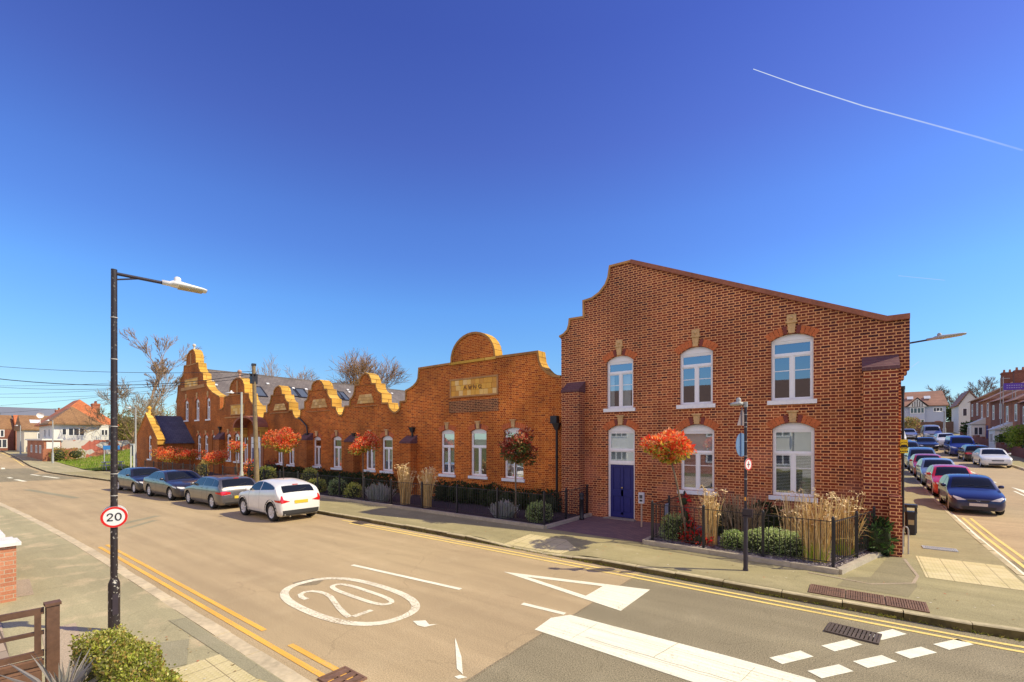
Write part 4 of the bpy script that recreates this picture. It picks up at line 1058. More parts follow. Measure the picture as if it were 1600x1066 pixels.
for (px, y, r, h, cols, lab) in [
    (495,13.4,.62,.85,YG,'yellow-green rounded shrub right beside the white car'),
    (528,13.5,.55,.95,GG,'loose green shrub behind the railings, second to the right of the white car'),
    (553,13.4,.55,.8,YG,'yellow-green loose shrub between two fence posts left of the grey lavender'),
    (484,14.6,.6,1.3,[(.62,.66,.14),(.50,.56,.1),(.72,.7,.26)],'taller yellowish shrub standing behind the rounded one by the white car')]:
    bush('garden_shrub', lab, 'shrub', dome(F(px,700,y)[0],y,r,.5,h,6,int(px)), 1500, .09, cols, int(px), GD)
for (px, y, r, h, lab) in [(592,13.35,.95,.95,'wide silver-blue lavender mound behind the railings left of the pampas grasses'),(787,13.3,.5,.75,'silver-purple lavender clump in front of the dark-red lollipop tree')]:
    rnd = random.Random(int(px)); mb = MB(); cx_ = F(px,700,y)[0]
    for k in range(900):
        a = rnd.uniform(0,6.28); q = rnd.random()**.5; bx = cx_+r*.6*q*math.cos(a); by = y+.3*q*math.sin(a)
        ex = bx+rnd.gauss(0,.2)*r+(bx-cx_)*.6; ez = .15+h*rnd.uniform(.6,1.05)*(1-.35*q); ey = by+rnd.gauss(0,.12)
        c = rnd.choice([(.50,.54,.54),(.38,.46,.42),(.60,.56,.62),(.44,.48,.36)]); w = .014
        mb.add([(bx-w,by,.15),(bx+w,by,.15),(ex+w*.8,ey,ez),(ex-w*.8,ey,ez)], [(0,1,2,3)], 0, c)
    tag(mb.build('lavender', LEAF), lab, 'plant', 'grey lavenders in the garden')
# dark evergreen hedges against the wall
def dark_hedge(px0, px1, y, h, lab, seed, r=.45):
    a, b = F(px0,700,y)[0], F(px1,700,y)[0]; n = max(2, int((b-a)/.6)); rnd = random.Random(seed)
    bush('laurel_hedge', lab, 'hedge', [((a+(b-a)*(i+.5)/n, y+rnd.uniform(-.1,.1), .15+h*.45), (.5, .4, h*rnd.uniform(.45,.62))) for i in range(n)], int(700*n), .12, DG, seed, 'dark evergreen hedging along the school wall', aspect=2.4)
dark_hedge(684, 745, 15.2, 1.0, 'dark evergreen hedging under the left windows of the round-pediment block', 21)
dark_hedge(745, 868, 15.3, .95, 'dark evergreen hedging from the middle window to the corner of the round-pediment block', 22)
dark_hedge(494, 612, 15.3, 1.1, 'dark evergreen hedging under the windows of the two right-hand small gables', 23)
dark_hedge(425, 490, 15.1, 1.1, 'dark evergreen hedging behind the largest lollipop tree', 24)
dark_hedge(1184, 1222, 15.0, 1.05, 'dark evergreen hedging below the right ground-floor window of the two-storey block', 25)
bush('laurel_bush', 'dark glossy laurel at the far right corner of the railed garden', 'bush', dome(.35,15.0,.38,.3,1.0,5,8), 500, .16, [(.06,.12,.03),(.10,.20,.05),(.04,.07,.02)], 26, aspect=2.6)
bush('laurel_bush', 'dark leafy bush behind the railings by the number board right of the door', 'bush', dome(-3.2,14.9,.5,.4,1.0,5,9), 600, .12, DG, 27)
# red cordyline-like undergrowth below the leaning tree
bush('red_shrub', 'scarlet-leaved low shrub sprawling at the foot of the leaning tree', 'shrub', [((-3.75,13.25,.4),(.3,.2,.3)),((-3.55,13.15,.32),(.35,.2,.22)),((-3.95,13.45,.9),(.13,.13,.22)),((-4.05,13.6,1.3),(.14,.14,.16)),((-3.85,13.4,.65),(.2,.15,.2))], 560, .11, [(.75,.03,.03),(.55,.02,.03),(.85,.12,.06)], 28)
bush('red_shrub', 'tall red and orange shrub between the grey estate car and the telegraph pole', 'shrub', [((F(393,700,13.2)[0],13.2,1.1),(.5,.4,.75)),((F(388,700,13.2)[0],13.1,.7),(.7,.4,.5))], 900, .12, GRN, 29, upcols=RED, upz=-.3)
bush('garden_shrub', 'bright yellow-green shrub right of the telegraph pole, behind the white car', 'shrub', dome(F(416,700,13.2)[0],13.2,.95,.5,1.35,7,7), 1500, .12, YG, 30, GD)
bush('red_shrub', 'dark crimson shrub under the largest lollipop tree', 'shrub', dome(F(425,700,14.6)[0],14.6,1.0,.5,1.7,6,17), 700, .12, [(.25,.03,.03),(.4,.05,.04),(.1,.08,.03)], 31)
bush('garden_shrub', 'dry yellow climber spilling over the railings left of the grey estate car', 'shrub', [((F(318,700,12.8)[0],12.8,.9),(.55,.3,.7)),((F(311,700,12.8)[0],12.75,.6),(.4,.3,.5))], 700, .12, [(.62,.50,.16),(.55,.42,.14),(.42,.36,.1)], 32, GD)

def reed_grass(x, y, w, h, n, label, seed, plume=True, green=False, dens=1, d=.3, droop=.12, cols=None):
    rnd = random.Random(seed); mb = MB()
    cols = cols or [(.78,.54,.20),(.90,.66,.28),(.58,.38,.14),(.95,.74,.38),(.80,.60,.30)]
    for k in range(n):
        a = rnd.uniform(0,6.28); q = rnd.random()**.5
        bx, by = x+w*.38*q*math.cos(a), y+d*.6*q*math.sin(a)
        hh = h*rnd.uniform(.55,1.04); lx = rnd.gauss(0,.09)*h+(bx-x)*.35; ly = rnd.gauss(0,.05)*h
        c = rnd.choice(cols); f = rnd.uniform(.8,1.15); c = tuple(v*f for v in c)
        P_ = [Vector((bx+lx*s*s, by+ly*s*s, .14+hh*s)) for s in (0,.35,.7,1)]
        wd = rnd.uniform(.005,.011); ang = rnd.uniform(0,3.14); sv = Vector((math.cos(ang), math.sin(ang), 0))
        vs = []
        for i, p in enumerate(P_): ww = wd*(1-.25*i/3); vs += [p-sv*ww, p+sv*ww]
        mb.add(vs, [(0,1,3,2),(2,3,5,4),(4,5,7,6)], 0, c)
        if plume and rnd.random() < .15:
            t_ = P_[-1]; dr = Vector((rnd.gauss(0,1), rnd.gauss(0,.6), .25)).normalized()
            for j in range(9):
                b = t_+dr*j*.016*h+Vector((0,0,.05*math.sin(j*.35)))
                e = b+Vector((rnd.gauss(0,.03), rnd.gauss(0,.03), rnd.uniform(-.05,.06)))
                s2 = Vector((.016,.0,.006)) if j % 2 else Vector((0,.016,.006))
                mb.add([b-s2, b+s2, e+s2, e-s2], [(0,1,2,3)], 0, (.88,.68,.38))
        if rnd.random() < .5:   # bent leaf blades
            b = P_[1].lerp(P_[2], rnd.random()); dx_ = rnd.gauss(0,.22); e = b+Vector((dx_, rnd.gauss(0,.08), rnd.uniform(-.05,.18)))
            m_ = b.lerp(e,.5)+Vector((0,0,.06)); mb.add([b, m_+Vector((0,0,.006)), e, m_-Vector((0,0,.006))], [(0,1,2,3)], 0, c)
    if green:
        for k in range(90):
            bx = x+rnd.gauss(0,.1)*w; e = (bx+rnd.gauss(0,.15), y-.1+rnd.gauss(0,.06), .15+rnd.uniform(.25,.6))
            mb.add([(bx-.01,y-.1,.14),(bx+.01,y-.1,.14),e], [(0,1,2)], 0, rnd.choice([(.35,.55,.04),(.5,.62,.06)]))
    tag(mb.build('reed_grass', STALK), label, 'ornamental grass', 'tall dry ornamental grasses')
reed_grass(F(1109,800,13.3)[0], 13.3, .5, 1.5, 120, 'tall dry grass clump with feathery heads just right of the leaning red tree', 41)
reed_grass(F(1258,800,13.0)[0]+.22, 13.0, .7, 1.6, 190, 'widest dry grass clump with feathery heads behind the corner post of the right railings', 42, green=True)
reed_grass(F(1318,800,13.9)[0]+.0, 14.1, .65, 1.55, 140, 'dry grass clump with feathery heads between the corner post and the laurel', 43, green=True)
reed_grass(F(1160,800,14.6)[0], 14.6, 1.3, 1.35, 200, 'greyish thin bare grass stalks against the wall behind the black street lamp', 44, plume=False, cols=[(.40,.30,.18),(.32,.24,.15),(.46,.36,.22)])
reed_grass(F(1236,800,14.4)[0], 14.4, .6, 1.45, 90, 'thin dry grass below the right ground-floor window of the two-storey block', 45)
reed_grass(F(633,760,13.3)[0], 13.3, .62, 1.75, 240, 'left one of the pair of tall dry grasses by the downpipe buttress of the round-pediment block', 46)
reed_grass(F(667,760,13.3)[0], 13.3, .62, 1.65, 240, 'right one of the pair of tall dry grasses left of the dark railed hedging', 47)

# hedge in the near left corner (private hedge below the camera)
def near_hedge():
    rnd = random.Random(77); mb = MB(); y0, y1 = .90, 1.27; x0, x1 = -5.88, -2.6; zt = 1.30
    cols = [(.50,.54,.07),(.68,.68,.14),(.30,.36,.05),(.84,.80,.28),(.42,.46,.06),(.60,.40,.12)]
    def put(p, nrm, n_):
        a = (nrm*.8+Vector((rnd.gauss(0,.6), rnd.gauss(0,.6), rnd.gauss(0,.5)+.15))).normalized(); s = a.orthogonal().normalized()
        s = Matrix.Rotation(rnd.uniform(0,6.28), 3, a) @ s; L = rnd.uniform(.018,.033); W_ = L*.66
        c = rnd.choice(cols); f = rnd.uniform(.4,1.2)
        if nrm.y < -.5: f *= .55  # near face darkened in the leaf colours, as painted shade
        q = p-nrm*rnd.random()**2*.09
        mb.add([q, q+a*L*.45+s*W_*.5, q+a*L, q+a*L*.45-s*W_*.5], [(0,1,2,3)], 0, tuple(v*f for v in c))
    def bumpy(x, k): return .045*math.sin(x*3.1+k)+.035*math.sin(x*7.7+k*2)+.02*math.sin(x*17+k*5)
    for _ in range(30000):
        x = rnd.uniform(x0, x1); u = rnd.random()
        rx = .12 if x < x0+.25 else 0
        if u < .48:
            y = rnd.uniform(y0, y1); e = min(y-y0, y1-y)/.14; z = zt+bumpy(x, y*3)-(.09*(1-min(1,e))**2)-rx*.9*(1-(x-x0)/.25 if rx else 0)
            nz = Vector((0, (.6 if y > (y0+y1)/2 else -.6)*(1-min(1,e)), 1)).normalized(); put(Vector((x,y,z)), nz, 0)
        elif u < .88:
            z = .15+(zt-.18)*rnd.random()**.7; put(Vector((x, y1+bumpy(x, z*4)*.8, z)), Vector((0,1,.1)).normalized(), 0) if u < .64 else put(Vector((x, y0+bumpy(x, z*4)*.8, z)), Vector((0,-1,.1)).normalized(), 0)
        else:
            put(Vector((x0+bumpy(rnd.uniform(0,9),1), rnd.uniform(y0,y1), .15+(zt-.2)*rnd.random()**.7)), Vector((-1,0,.1)).normalized(), 0)
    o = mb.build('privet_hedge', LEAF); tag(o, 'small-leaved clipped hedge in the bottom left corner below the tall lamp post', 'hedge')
    c = MB(); c.box(x0+.1, x1, y0+.09, y1-.09, .1, zt-.11); c.build('shade_core', plain('shaded_leaf_core', (.035,.045,.015), .95), o)  # dark core painted as the shade inside the hedge
near_hedge()
# spiky cordyline beside the hedge
rnd = random.Random(5); mb = MB(); cx_, cy_, cz_ = -5.2, .74, .92
for k in range(34):
    a = rnd.uniform(0,6.28); el = rnd.uniform(.5,1.35); L = rnd.uniform(.35,.62)
    d = Vector((math.cos(a)*math.cos(el), math.sin(a)*math.cos(el), math.sin(el))); s = d.cross(Vector((0,0,1))).normalized()*.014
    b = Vector((cx_,cy_,cz_)); m_ = b+d*L*.5; e = b+d*L+Vector((0,0,-.08))
    c = rnd.choice([(.50,.46,.42),(.38,.36,.30),(.60,.55,.48)])
    mb.add([b-s*.6, b+s*.6, m_+s, e, m_-s], [(0,1,2,3,4)], 0, c)
mb.tube([(cx_,cy_,.1),(cx_,cy_,cz_)], .05, 8, col=(.2,.15,.1))
tag(mb.build('spiky_plant', LEAF), 'grey spiky strap-leaved plant between the wooden gate post and the hedge', 'plant')

# ---- bare trees
def bare_tree(x, y, z0, h, spread, label, seed, depth=6, trunk_r=.22, col=(.30,.20,.12), tw=.014, first=.3, group='bare winter trees', lean=0, up=.35, buds=None, nb=3, lf=(.66,.86)):
    rnd = random.Random(seed); mb = MB(); tm = MB()
    t_ = empty('bare_tree', (x, y, z0), label, 'tree', group)
    def grow(p, d, L, r, dep):
        n = 3; pts = [p]; q = p.copy(); dd = d.copy()
        for i in range(n):
            dd = (dd+Vector((rnd.gauss(0,.13), rnd.gauss(0,.13), rnd.gauss(0,.06)+.05*up))).normalized(); q = q+dd*L/n; pts.append(q.copy())
        r1 = r*.66
        (tm if dep >= depth-1 else mb).tube(pts, [r+(r1-r)*i/n for i in range(n+1)], 6 if dep > 3 else 3, caps=False, smooth=dep > 3)
        if dep == 0:
            if buds:
                for _ in range(3):
                    b = pts[-1]+Vector((rnd.gauss(0,.15),)*1+(rnd.gauss(0,.15), rnd.gauss(0,.12))); mb.add([b, b+Vector((.1,0,.05)), b+Vector((.05,.02,.13))], [(0,1,2)], 1)
            return
        k = nb if dep > 1 else nb+1
        for i in range(k):
            a = rnd.uniform(0,6.28); sp = rnd.uniform(.35,.85)*spread
            o = dd.orthogonal().normalized(); o = Matrix.Rotation(a, 3, dd) @ o
            nd = (dd+o*sp+Vector((0,0,up*.25))).normalized()
            s = pts[-1] if i < 2 else pts[rnd.choice([1,2,2,3])]
            grow(s.copy(), nd, L*rnd.uniform(*lf), max(tw, r1*rnd.uniform(.6,.85)), dep-1)
    grow(Vector((x,y,z0)), Vector((lean,0,1)).normalized(), h*first, trunk_r, depth)
    m1 = plain('bark_%d' % seed, col, .95, nz=8, amt=.3)
    m2 = plain('buds_%d' % seed, buds, .9) if buds else m1
    tm.build('trunk', m1, t_); mb.build('crown', [m1, m2], t_)
def tree_at(px, pb, pt, Y=None, t=60, **k):
    a, b, v = ray(px, 687); x, y = a*t, b*t; zt = CAMH+(HY-pt)/FP*t; z0 = H(x, y)
    bare_tree(x, y, z0, zt-z0, **k)
tree_at(241, 700, 548, t=70, lf=(.60,.80), spread=.6, label='tall bare tree with a wind-swept top left of the tallest gable', seed=101, depth=7, trunk_r=.30, first=.36, nb=3, up=.5, col=(.34,.22,.13), tw=.022, lean=.05)
tree_at(205, 700, 578, t=62, spread=.95, label='wide low bare tree just right of the tall lamp post', seed=102, depth=6, trunk_r=.25, first=.25, nb=3, up=.3, col=(.30,.20,.11), tw=.02)
tree_at(262, 700, 590, t=64, spread=.9, label='bare tree with twiggy crown directly left of the tallest gable', seed=103, depth=5, trunk_r=.2, first=.27, nb=4, up=.3, col=(.30,.21,.12), tw=.02)
tree_at(548, 690, 533, t=76, lf=(.74,.92), spread=.95, label='big bare tree rising behind the right end of the long slate roof', seed=104, depth=7, trunk_r=.42, first=.21, nb=3, up=.45, col=(.36,.21,.10), tw=.024)
tree_at(585, 690, 575, t=78, spread=.8, label='smaller bare tree on the right flank of the big one behind the slate roof', seed=105, depth=6, trunk_r=.25, first=.26, nb=3, up=.5, col=(.36,.24,.08), tw=.022)
tree_at(500, 690, 566, t=82, spread=.85, label='small bare tree on the left flank of the big one behind the slate roof', seed=106, depth=6, trunk_r=.25, first=.27, nb=3, up=.4, col=(.35,.22,.15), tw=.022)
tree_at(428, 690, 568, t=95, spread=.6, label='twig tips of a bare tree above the slate roof, right of the telegraph pole', seed=107, depth=6, trunk_r=.3, first=.28, nb=3, up=.7, col=(.36,.26,.2), tw=.022)
tree_at(650, 690, 588, t=90, spread=.7, label='bare tree tips showing beside the left shoulder of the round-pediment block', seed=108, depth=5, trunk_r=.3, first=.3, nb=3, up=.7, col=(.33,.26,.22), tw=.02)
tree_at(1462, 668, 606, t=110, spread=.7, label='bare tree in the gap right of the far rendered house', seed=109, depth=5, trunk_r=.3, first=.3, nb=4, up=.4, col=(.24,.18,.14), tw=.035)
tree_at(1530, 668, 594, t=120, spread=.75, label='bare tree crown above the roof of the brick terrace', seed=110, depth=6, trunk_r=.4, first=.28, nb=3, up=.4, col=(.24,.17,.14), tw=.035)
tree_at(1497, 668, 608, t=128, spread=.75, label='bare tree left of the white gabled house far up the side street', seed=111, depth=5, trunk_r=.4, first=.28, nb=4, up=.4, col=(.26,.2,.16), tw=.04)

# ---- evergreen masses
def leafy_tree(x, y, z0, h, r, label, seed, cols, n=1500, size=.3, name='leafy_tree', cat='tree', group=None):
    rnd = random.Random(seed); t_ = empty(name, (x,y,z0), label, cat, group)
    tm = MB(); tm.tube([(x,y,z0),(x,y,z0+h*.6)], [r*.1,r*.04], 8); tm.build('trunk', bark(), t_)
    bl = []
    for k in range(11):
        a = rnd.uniform(0,6.28); q = rnd.random()*.7; bl.append(((x+r*q*math.cos(a), y+r*q*math.sin(a), z0+h*rnd.uniform(.35,.78)), (r*rnd.uniform(.3,.5),r*rnd.uniform(.3,.5),h*rnd.uniform(.14,.24))))
    mb = MB(); leaves(mb, bl, n, size, cols, rnd, shell=.6)
    for p in mb.v[:0]: pass
    mb.build('crown', LEAF, t_)
    return t_
def LT(px, pt, t, r, label, seed, cols, **k):
    a, b, v = ray(px, 687); x, y = a*t, b*t; z0 = H(x, y); leafy_tree(x, y, z0, CAMH+(HY-pt)/FP*t-z0, r, label, seed, cols, **k)
LT(268, 636, 74, 4.2, 'fresh yellow-green tree left of the tallest gable', 201, [(.40,.44,.05),(.52,.52,.08),(.28,.34,.04)], n=2400, size=.38)
LT(205, 640, 84, 5.5, 'brownish scrub tree behind the tall lamp post', 202, [(.30,.24,.08),(.22,.2,.06),(.36,.30,.10)], n=4000, size=.35)
LT(182, 645, 88, 5.5, 'olive scrub tree right of the white hipped-roof house', 203, [(.30,.26,.08),(.20,.2,.06),(.34,.32,.10)], n=4000, size=.35)
LT(228, 655, 68, 4.0, 'yellow-green scrub beyond the small wing', 204, [(.44,.44,.07),(.36,.36,.06),(.5,.42,.14)], n=1500, size=.3)
LT(1487, 633, 112, 4.5, 'dark evergreen tree left of the white gabled house up the side street', 205, [(.05,.08,.03),(.09,.12,.03),(.20,.22,.04)], n=1600, size=.6)
LT(1421, 650, 77, 1.8, 'small tree with orange-pink blossom below the far rendered house', 206, [(.45,.25,.12),(.30,.34,.1),(.5,.42,.2)], n=1000, size=.3)
LT(1524, 657, 61, 1.7, 'dark green rounded bush in front of the brick terrace', 207, [(.05,.09,.02),(.08,.13,.03)], n=1200, size=.3)
LT(1571, 671, 48.5, 1.1, 'mid-green bush left of the big light-green hedge on the side street', 208, [(.14,.24,.03),(.22,.34,.05)], n=1200, size=.2)
LT(1594, 661, 43.6, 1.6, 'light green bulky hedge bush at the right edge of the picture', 209, [(.36,.46,.05),(.26,.36,.04),(.44,.5,.08)], n=2000, size=.2)
# ================================================================ STREET FURNITURE
POLEM = None
def peeling(name, base, chip, thr=.62):
    t = NT(name); p = t.pos(); x, y, z = t.sep(p)
    n = t.noise(p, 22, 3, .6); lo = t.ramp(z, .3, 2.6, 0, .07)
    w = t.ramp(n, thr-.0, thr+.02, 0, 1); w = t.math('MULTIPLY', w, t.ramp(z, 1.4, 2.6, 1, .25))
    c = t.mix(w, base, chip); t.out(c, .45, 0, .5); return t.m
POLE = peeling('peeling_black_pole_paint', (.030,.022,.024), (.55,.52,.45), .615)
POLE2 = plain('dark_purple_black_pole', (.035,.025,.035), .45, nz=8, amt=.3)
GALV = plain('galvanised_grey', (.42,.43,.42), .5, nz=12, amt=.15)
LAMPG = plain('lamp_glass', (.55,.45,.22), .2)
WHT = plain('white_enamel', (.86,.85,.82), .4, nz=4, amt=.03); REDE = plain('red_enamel', (.72,.02,.015), .4, nz=4, amt=.05); BLK = plain('black_lettering', (.02,.02,.025), .5)
BAND = plain('pole_band_steel', (.55,.52,.48), .4, nz=8, amt=.2)
def lantern(parent, P0, direction, L, hw=.13, tilt=0, arm=.55, up=.0, metal=None):
    """bracket arm then flat lantern; direction = unit (x, y)"""
    metal = metal or WHT; d = Vector((direction[0], direction[1], up)).normalized(); s = Vector((-direction[1], direction[0], 0)).normalized(); n = d.cross(s)*-1
    if n.z < 0: n = -n
    P0 = Vector(P0); a1 = P0+d*arm
    m = MB(); m.tube([P0, a1], .026, 8); m.tube([P0+Vector((0,0,-.10)), P0.lerp(a1,.55)], .014, 6); m.build('arm', POLE2, parent)
    m = MB(); sec = []
    prof = [(0,.05,.05),(.16,.05,.05),(.22,.10,.07),(.4,hw,.075),(.62,hw,.055),(.9,hw*.92,.035),(1,hw*.7,.02)]
    for (t_, w, h) in prof:
        c = a1+d*L*t_; sec.append([c+s*w*math.cos(a)+n*(h if math.sin(a) > 0 else .03)*math.sin(a) for a in [2*PI*k/12 for k in range(12)]])
    vs = [q for r in sec for q in r]; fs = [(i*12+k, i*12+(k+1)%12, (i+1)*12+(k+1)%12, (i+1)*12+k) for i in range(len(sec)-1) for k in range(12)]
    m.add(vs, fs+[tuple(range(12))[::-1], tuple((len(sec)-1)*12+k for k in range(12))], 0, None, True)
    lo = m.build('lantern', metal, parent, recalc=True)
    m = MB(); c0, c1 = a1+d*L*.36-n*.034, a1+d*L*.92-n*.034; m.add([c0+s*hw*.75, c0-s*hw*.75, c1-s*hw*.7, c1+s*hw*.7, c0+s*hw*.75+n*.02, c0-s*hw*.75+n*.02, c1-s*hw*.7+n*.02, c1+s*hw*.7+n*.02], [(0,1,2,3),(0,4,5,1),(1,5,6,2),(2,6,7,3),(3,7,4,0)]); m.build('lens', LAMPG, lo)
    m = MB(); c = a1+d*L*.34+n*.06; m.lathe([(.05,0),(.05,.06),(.03,.085),(0,.09)], tuple(c), 12); m.build('photocell', metal, lo)
def disc(parent, c, nrm, r, kind, name='sign'):
    """round plate facing nrm, slightly proud ring"""
    n = Vector(nrm).normalized(); s = n.cross(Vector((0,0,1))).normalized(); u = s.cross(n); s = -s if False else s
    s = Vector((0,0,1)).cross(n).normalized(); u = n.cross(s); c = Vector(c)
    def ring(r0, r1, off, mi, m, N=40):
        vs = []
        for k in range(N):
            a = 2*PI*k/N; e = s*math.cos(a)+u*math.sin(a); vs += [c+e*r0+n*off, c+e*r1+n*off]
        m.add(vs, [(2*k, 2*k+1, 2*((k+1)%N)+1, 2*((k+1)%N)) for k in range(N)], mi)
    m = MB(); N = 40
    fr_ = [c+(s*math.cos(2*PI*k/N)+u*math.sin(2*PI*k/N))*r+n*.004 for k in range(N)]; bk = [p-n*.008 for p in fr_]
    m.add(fr_+bk, [tuple(range(N)), tuple(range(2*N-1, N-1, -1))]+[(k, N+k, N+(k+1)%N, (k+1)%N) for k in range(N)], 0)
    ring(r*.80, r*.99, .0065, 1, m)
    return m, c, s, u, n
def sign_stroke(m, c, s, u, n, path, w, mi, off=.0095):
    for q in stroke(path, w):
        m.add([c+s*p[0]+u*p[1]+n*off for p in q], [(0,1,2,3)], mi)

# --- tall lamp post, left foreground
lx, ly = -9.26, 1.89
L1 = empty('street_lamp', (lx, ly, .1), 'tall black lamp post with peeling paint rising from the pavement in the left foreground', 'street lamp', 'street lamps')
m = MB(); m.tube([(lx,ly,.1),(lx,ly,.82),(lx,ly,.86),(lx,ly,.92)], [.074,.074,.072,.05], 20); m.tube([(lx,ly,.90),(lx,ly,3.2),(lx,ly,5.76)], [.046,.043,.039], 20)
m.build('column', POLE, L1)
m = MB(); m.box(lx+.05, lx+.077, ly-.035, ly+.035, .38, .70); m.build('access_door', POLE2, L1)
m = MB()
for z in (1.22, 1.56, 3.3, 4.35, 5.0): m.tube([(lx,ly,z+1.0 if z < 2 else z),(lx,ly,(z+1.0 if z < 2 else z)+.012)], .0475, 16)
m.build('band', BAND, L1)
lantern(L1, (lx,ly,5.70), (.12,.99), .62, .14, arm=.60)
# two speed signs, back to back on the post
def speed_sign(c, nrm, label, parent=None):
    m, c_, s, u, n = disc(None, c, nrm, .163, 'lim'); k_ = .163/.235
    # twenty
    two = [(-.115,.035),(-.108,.065),(-.08,.082),(-.048,.078),(-.028,.056),(-.03,.03),(-.05,.0),(-.085,-.035),(-.115,-.066)]
    two = [(a*k_, b*k_) for a, b in two]; sign_stroke(m, c_, s, u, n, two, .017, 2); sign_stroke(m, c_, s, u, n, [(-.12*k_,-.07*k_),(-.02*k_,-.07*k_)], .017, 2, .010)
    z_ = [((.07+.048*math.cos(2*PI*k/24))*k_, (.006+.078*math.sin(2*PI*k/24))*k_) for k in range(25)]; sign_stroke(m, c_, s, u, n, z_, .017, 2)
    o = m.build('speed_limit_sign', [WHT, REDE, BLK]); tag(o, label, 'sign', 'round 20 speed signs on the tall lamp post')
    b = MB(); cc = Vector(c)
    for dz in (-.1, .1): b.box(lx-.05, lx+.05, ly-.05, ly+.05, c[2]+dz-.015, c[2]+dz+.015)
    b.build('clamp', GALV, o)
    return o
speed_sign((lx+.058, ly-.01, 1.895), (.97,-.26,0), 'round white 20 sign with a red rim facing the viewer on the tall lamp post')
o = MB(); m, c_, s, u, n = disc(None, (lx-.062, ly+.02, 1.91), (-.9,.44,0), .163, 'x'); o = m.build('speed_limit_sign', [WHT, REDE]); tag(o, 'pale back-to-back round sign showing its edge behind the 20 sign on the tall lamp post', 'sign')
b = MB(); b.box(lx-.06, lx-.04, ly-.03, ly+.03, 1.84, 1.98); b.build('clamp', GALV, o)

# --- short black lamp post on the far pavement by the railings
qx, qy = -2.04, 11.42
zt = 3.1+(HY-628)/FP*10.3
L2 = empty('street_lamp', (qx, qy, .13), 'slim black lamp post with a blue disc, standing by the right-hand railings', 'street lamp', 'street lamps')
m = MB(); m.tube([(qx,qy,.13),(qx,qy,.2),(qx,qy,1.5),(qx,qy,1.55)], [.06,.048,.046,.034], 16); m.tube([(qx,qy,1.55),(qx,qy,zt-.12)], .031, 16); m.build('column', POLE2, L2)
m = MB(); m.tube([(qx,qy,zt-.12),(qx,qy,zt)], .045, 14)
m.build('top_collar', GALV, L2)
m = MB()
for z in (3.66,3.48,3.38,3.05,2.72,2.45,2.2): m.tube([(qx,qy,z),(qx,qy,z+.014)], .034, 12)
m.build('band', BAND, L2)
lantern(L2, (qx,qy,zt-.05), (-.9,-.43), .26, .08, arm=.06, metal=GALV)
m, c_, s, u, n = disc(None, (qx-.085, qy+.0, 2.98), (-1,.25,0), .27, 'b')
o = m.build('round_blue_sign', [plain('blue_grey_sign_back', (.14,.24,.42), .5, nz=5, amt=.1), plain('blue_grey_sign_edge', (.20,.32,.5), .5)]); tag(o, 'blue-grey round sign seen nearly edge-on high on the slim black lamp post', 'sign')
m, c_, s, u, n = disc(None, (qx+.06, qy-.03, 2.54), (.93,-.37,0), .135, 'r')
sign_stroke(m, c_, s, u, n, [(-.0,-.07),(0,.07)], .02, 1); sign_stroke(m, c_, s, u, n, [(-.05,.0),(.05,.0)], .02, 2)
o = m.build('round_red_sign', [WHT, REDE, BLK]); tag(o, 'small white disc with a red rim on the slim black lamp post', 'sign')
m = MB(); tb = [Vector((qx-.075, qy+.0, 3.42))+Vector((.25,1,0)).normalized()*a+Vector((0,0,b)) for a, b in ((-.24,0),(.24,0),(0,.42))]; nn_ = Vector((-1,.25,0)).normalized()*.008
m.add(tb+[p-nn_ for p in tb], [(0,1,2),(5,4,3),(0,3,4,1),(1,4,5,2),(2,5,3,0)]); o = m.build('triangular_sign', plain('grey_brown_sign_back', (.28,.22,.22), .5)); tag(o, 'triangular road sign seen edge-on just below the head of the slim black lamp post', 'sign')
m = MB(); m.box(qx-.04, qx+.16, qy-.14, qy-.045, 1.40, 1.54); m.box(qx-.04, qx+.16, qy-.16, qy-.045, 1.36, 1.39); o = m.build('tag_box', POLE2); tag(o, 'little dark box strapped to the slim black lamp post at railing height', 'box')
m = MB(); m.box(qx-.015,qx+.02,qy-.06,qy-.048,1.72,1.80); tag(m.build('post_label', plain('orange_label', (.8,.35,.05), .6)), 'tiny orange label stuck on the slim black lamp post', 'label')

# --- other lamp columns
def column(px, pt, Y, label, arm_dir=(-.9,-.43), r=.06, mat=GALV, base=True, arm=.5, L=.5):
    x = F(px, 700, Y)[0]; z0 = H(x, Y)+.12; zt = F(px, pt, Y)[1]
    t_ = empty('street_lamp', (x, Y, z0), label, 'street lamp', 'street lamps')
    m = MB(); m.tube([(x,Y,z0),(x,Y,z0+1.1),(x,Y,z0+1.3),(x,Y,zt)], [r*1.7,r*1.6,r,r*.8], 12); m.build('column', mat, t_)
    lantern(t_, (x,Y,zt-.04), arm_dir, L, .12, arm=arm, metal=WHT)
column(377.5, 613, 11.0, 'pale grey lamp column between the parked cars and the ball-topped gable', mat=plain('pale_green_grey_column', (.50,.52,.46), .5))
column(212, 637, 12.2, 'grey lamp column at the corner of the small left wing', mat=GALV, r=.07)
column(82.5, 657, 9.6, 'thin lamp column in front of the white hipped-roof house', r=.06)
column(32, 665, 9.6, 'farthest thin lamp column in front of the dark brick houses on the left', r=.06, L=.6)
column(1475.5, 643, 94, 'distant lamp column by the brown fence at the top of the side street', r=.12, arm_dir=(-.7,-.7), L=1.0, arm=.6)
# wall lantern on the side wall of the building, right corner
wl_ = empty('wall_lamp', (xr, 19, 5.6), 'lantern on a bracket jutting from the right-hand side wall of the two-storey block', 'street lamp')
lantern(wl_, (xr,18.4,F(1421,538,18.4)[1]), (1,0), .85, .15, arm=.72, up=.10, metal=GALV)

